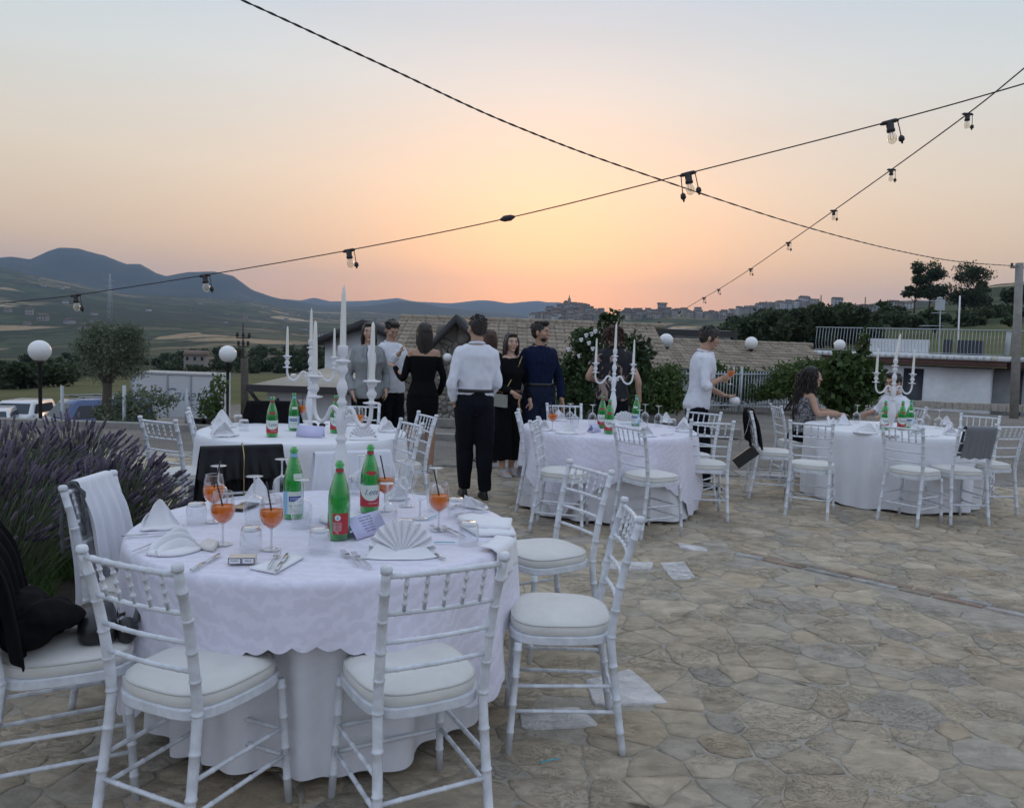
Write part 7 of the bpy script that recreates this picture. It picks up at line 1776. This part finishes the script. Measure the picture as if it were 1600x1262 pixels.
P8 = person('person in a white untucked shirt walking right with an orange drink and a paper napkin', feet(1088, 8.7), (1, -.12), 1.80, 'm', {'lean': (0, .06), 'elR': (.25, .06, 1.14), 'wrR': (.16, .22, 1.22), 'hdR': ((-.1, .8, .25), (-.9, .0, .2), .75), 'elL': (-.25, .10, 1.12), 'wrL': (-.12, .30, 1.03), 'hdL': ((.2, .9, -.1), (.2, 0, 1), .4), 'knR': (.10, .08, .49), 'anR': (.10, .12, .085), 'anL': (-.09, -.16, .10)}, (0, .22), SK1, (CW, 'untucked', .80), (CD2, 'straight'), ('fringe', HB, 0), SHOEB, seed=9)
chair('t4g', (3.10, 9.22), (.97, .0), 'white chair under the seated person with long curly hair')
chair('t4h', (5.06, 9.88), (-.9, -.25), 'white chair under the seated person with glasses behind the right table')
person('seated person with long dark curly hair and a speckled grey sleeveless top', (3.40, 9.22, .05), (.97, .0), 1.80, 'f', {'lean': (0, .06), 'elR': (.24, .10, .80), 'wrR': (.22, .34, .80), 'hdR': ((-.1, 1, 0), (0, 0, -1), .3), 'elL': (-.22, .14, .82), 'wrL': (-.15, .38, .80)}, (.1, .05), SK1, (CL, 'sleeveless'), (CB_, 'straight'), ('curly', HB, .55), SHOEB, seated=True, seed=10)
person('seated person with glasses in a white shirt, profile to the left behind the right candelabrum', (4.80, 9.80, 0), (-.93, -.35), 1.76, 'm', {'lean': (0, .05), 'elR': (.25, .08, .82), 'wrR': (.16, .33, .80), 'elL': (-.26, .12, .82), 'wrL': (-.20, .40, .80), 'hdL': ((.1, 1, 0), (0, 0, -1), .35)}, (-.15, .05), SK1, (CW, 'untucked', .80), (CD2, 'straight'), ('quiff', HB, 0), SHOEB, seated=True, glasses=True, seed=11)
# held drink and napkin
bpy.context.view_layer.update()
hp = P8.matrix_world @ Vector((.115, .335, 1.165)); place(WS, USED, hp, 0, 'orange drink in the hand of the person in the untucked white shirt', GS)
hp = P8.matrix_world @ Vector((-.10, .42, .98)); mb = MB()
mb.loft([[hp+Vector((x*s_*.9, y*s_, z+.02*mnoise.noise(Vector((x*20, y*20, z))))) for x, y in ((-.05, -.04), (.05, -.05), (.065, .03), (-.04, .05))] for s_, z in ((1, -.035), (1.1, 0), (.9, .03), (.5, .04))]); tag(mb.build('paper_napkin', MT['napkin']), 'crumpled white paper napkin in the other hand of the drink carrier', 'napkin')
# crossbody bag strap
mb = MB(); mb.sweep([(-.10, .085, 1.38), (-.02, .115, 1.25), (.10, .105, 1.05), (.16, .06, .95)], .006, 5); mb.build('bag_strap', mat('gold chain', (.55, .42, .2), .35, metal=.8), pw)
mb = MB(); mb.box((.185, .09, .88), (.05, .19, .14)); mb.build('shoulder_bag', mat('grey leather', (.30, .31, .27), .5), pw)

# ------------------------------------------------------------------ things draped over the chairs
def drape(key, name, label, cat, m_, x0, x1, front, back, folds=5, amp=.018, flare=.0, seed=1, off=.022, thick=.003, hem=.03, side=0, over=0, group=None):
    c = CHAIRS[key]; t_ = MB(); nu, nf = 34, 10; rg = random.Random(seed); ph = rg.uniform(0, 6); V = []; prof = []
    for j in range(nf+1): u = 1-j/nf; prof.append(('f', u*front))
    for a in (0.25, .5, .75): prof.append(('t', a))
    for j in range(nf+1): prof.append(('b', j/nf*back))
    def backy(z): return float(np.interp(z, [0, .2, .40, .47, .60, .75, .895], [-.245, -.215, -.188, -.185, -.20, -.228, -.268]))
    for i in range(nu+1):
        u = i/nu; x = x0+(x1-x0)*u
        for kd, q in prof:
            fo = math.sin(u*folds*2*math.pi+ph+.6*math.sin(u*9))*amp; sag = -.012*math.sin(u*math.pi)*0
            h_ = hem*mnoise.noise(Vector((u*4+seed, q*3, seed)))
            zr_ = .903+off*.5+over*.01
            if kd == 'f': d = q*(1+h_*2); z = zr_-d; y = backy(z)+off+.004+max(0, fo)*min(1, d*8)*1.0
            elif kd == 't': a = math.pi*q; z = zr_+off*.6*math.sin(a); y = backy(.89)+off*math.cos(a)*1.2; d = 0
            else: d = q*(1+h_*2); z = zr_-d; y = backy(z)-off*1.1-.004-abs(fo)*min(1, d*8)-.05*flare*d
            xx = x+(u-.5)*flare*d*1.3+side*d+.006*mnoise.noise(Vector((u*6, d*9, seed)))
            z += .006*math.sin(u*folds*6+ph)*min(1, d*10)
            V.append((xx, y, z))
    m1 = len(prof); t_.add(V, [(i*m1+j, (i+1)*m1+j, (i+1)*m1+j+1, i*m1+j+1) for i in range(nu) for j in range(m1-1)])
    o = t_.build(name, m_); o.location = c.location; o.rotation_euler = c.rotation_euler; md = o.modifiers.new('s', 'SOLIDIFY'); md.thickness = thick; md.offset = 0
    md = o.modifiers.new('b', 'SUBSURF'); md.levels = 1; md.render_levels = 1
    return tag(o, label, cat, group)
def cloth_fold_mat(name, col, **k): return mat(name, col, .85, bump=.35, bscale=14, bdist=.01, sheen=.2, **k)
SCW = cloth_fold_mat('white scarf cotton', (.70, .71, .76)); 
drape('c5', 'scarf', 'white scarf with a dark braid over the chair back by the lavender', 'scarf', SCW, -.13, .12, .36, .52, 4, .028, .10, 3)
c5 = CHAIRS['c5']
for i_, sx in enumerate((.125,)):
    mb = MB(); mb.sweep([(sx+.005*math.sin(q*40), -.268+.045*(1 if q < 0 else -1)*min(1, abs(q)*20), .925-abs(q)) for q in np.linspace(-.22, .30, 40)], [.008+.003*math.sin(k*1.6) for k in range(40)], 6); o = mb.build('braided_strap', mat('grey braid', (.08, .085, .09), .8), None); o.location = c5.location; o.rotation_euler = c5.rotation_euler; tag(o, 'grey braided strap lying along the edge of the white scarf', 'strap')
BC = MT['blackcloth']
drape('c6', 'coat', 'long black coat hanging over the chair back at the left edge', 'coat', BC, -.25, .20, .42, .40, 4, .04, .3, 7, .035, .006, .06)
mb = MB(); rgx = random.Random(4)
for k in range(12): mb.ell((rgx.uniform(-.14, .12), rgx.uniform(-.16, .02), .55+rgx.uniform(-.01, .09)), (rgx.uniform(.05, .10), rgx.uniform(.05, .10), rgx.uniform(.03, .07)), 10)
o = bake('coat_heap', mb, BC, .012, 4, None, disp=lambda co: .012*mnoise.noise(co*13)+.006*mnoise.noise(co*30)); o.location = CHAIRS['c6'].location; o.rotation_euler = CHAIRS['c6'].rotation_euler; tag(o, 'crumpled lower part of a black garment heaped on the seat at the left edge', 'garment')
bg = thing('handbag', 'black bag with metal buckles lying on the seat at the left edge', 'bag', CHAIRS['c6'].location, CHAIRS['c6'].rotation_euler.z); LE = mat('black leather', (.016, .017, .018), .35, bump=.4, bscale=60)
mb = MB(); mb.loft([trp for trp in [[(x*s_+.02, y*s_+.085, z) for x, y in trap_outline(.24, .22, .12, 24, 4)] for s_, z in ((.9, .517), (1, .53), (1, .575), (.85, .60))]]); mb.build('bag_body', LE, bg)
mb = MB(); mb.sweep([(-.10, .15, .53), (-.05, .20, .56), (.02, .215, .60), (.08, .20, .57), (.11, .15, .53)], .013, 8, flat=.5); mb.build('bag_handle', LE, bg)
for x in (-.05, .05): mb = MB(); mb.sweep([(x-.014, .150, .545), (x+.014, .150, .545), (x+.014, .152, .570), (x-.014, .152, .570)], .003, 5, closed=True); mb.build('buckle', MT['steel'], bg)
mb = MB(); mb.ell((.10, .17, .545), (.035, .035, .045), 12); mb.build('bag_pocket', LE, bg)
drape('c7', 'jacket', 'black jacket spread over the chair back behind the orange drinks', 'jacket', mat('black satin', (.006, .007, .009), .5, spec=.25, bump=.3, bscale=12, bdist=.01), -.215, .215, .16, .46, 5, .035, .22, 11, .026, .005, .16)
c7 = CHAIRS['c7']; mb = MB(); P = [(.0, -.268+.045*math.cos(a)*1.0, .935) for a in (3.1,)]; pts = [(0, -.30, .75), (0, -.315, .9), (0, -.268, .945), (0, -.215, .9)]+[(0.0, -.200+.004*math.sin(k), .88-.02*k) for k in range(12)]
mb.sweep(pts, .0032, 5); o = mb.build('bag_chain', mat('brass chain', (.50, .38, .18), .35, metal=.8)); o.location = c7.location; o.rotation_euler = c7.rotation_euler; tag(o, 'thin gold bag chain hanging down the middle of the black jacket', 'chain')
drape('c8', 'shawl', 'sheer white shawl over the chair back behind the tall candelabrum', 'shawl', mat('sheer white fabric', (.66, .67, .72), .9, bump=.3, bscale=14, bdist=.01), -.205, .215, .40, .42, 5, .02, .25, 13, .024, .002, .04)
drape('t2f', 'coat', 'black coat bundled over the chair back behind the second table', 'coat', BC, -.22, .22, .34, .30, 3, .03, .4, 17, .04, .006, .06)
drape('t4a', 'shawl', 'black shawl over the chair back left of the right table', 'shawl', BC, -.12, .15, .36, .34, 3, .03, .35, 19, .03, .004, .10)
c = CHAIRS['t4a']; clb = thing('clutch_bag', 'flat black clutch bag dangling on a thin gold chain below the black shawl', 'bag', c.location, c.rotation_euler.z)
mb = MB(); mb.box((0.19, -.30, .44), (.03, .26, .115), mat=Matrix.Rotation(rad(40), 3, 'X')); bb = mb.build('bag_body', LE, clb); md = bb.modifiers.new('b', 'BEVEL'); md.width = .008; md.segments = 2
mb = MB(); mb.sweep([(.19, -.38, .55), (.19, -.31, .70), (.18, -.27, .91), (.185, -.25, .70), (.19, -.22, .50)], .003, 5); mb.build('chain', MT['steel'], clb)
drape('t4d', 'grey_cloth', 'smooth grey cloth folded over the chair back at the right of the right table', 'cloth', cloth_fold_mat('grey cloth', (.17, .18, .20)), -.135, .155, .28, .29, 3, .008, .02, 23, .022, .004, .01)
# the right corner of the table cloth lies on the floor by the scarf-less side chair: small earthenware pot by the hedge
for px, py, lb in ((905, 632, 'dark flower pot under the camellia bush'),):
    p = W(px, py, 11.6); t_ = thing('flower_pot', lb, 'pot', (p.x, 11.6, 0)); mb = MB(); mb.lathe([(.001, 0), (.13, 0), (.17, .28), (.185, .28), (.185, .32), (.16, .32), (.155, .27), (.001, .26)], 18); mb.build('pot_body', MT['door'], t_)
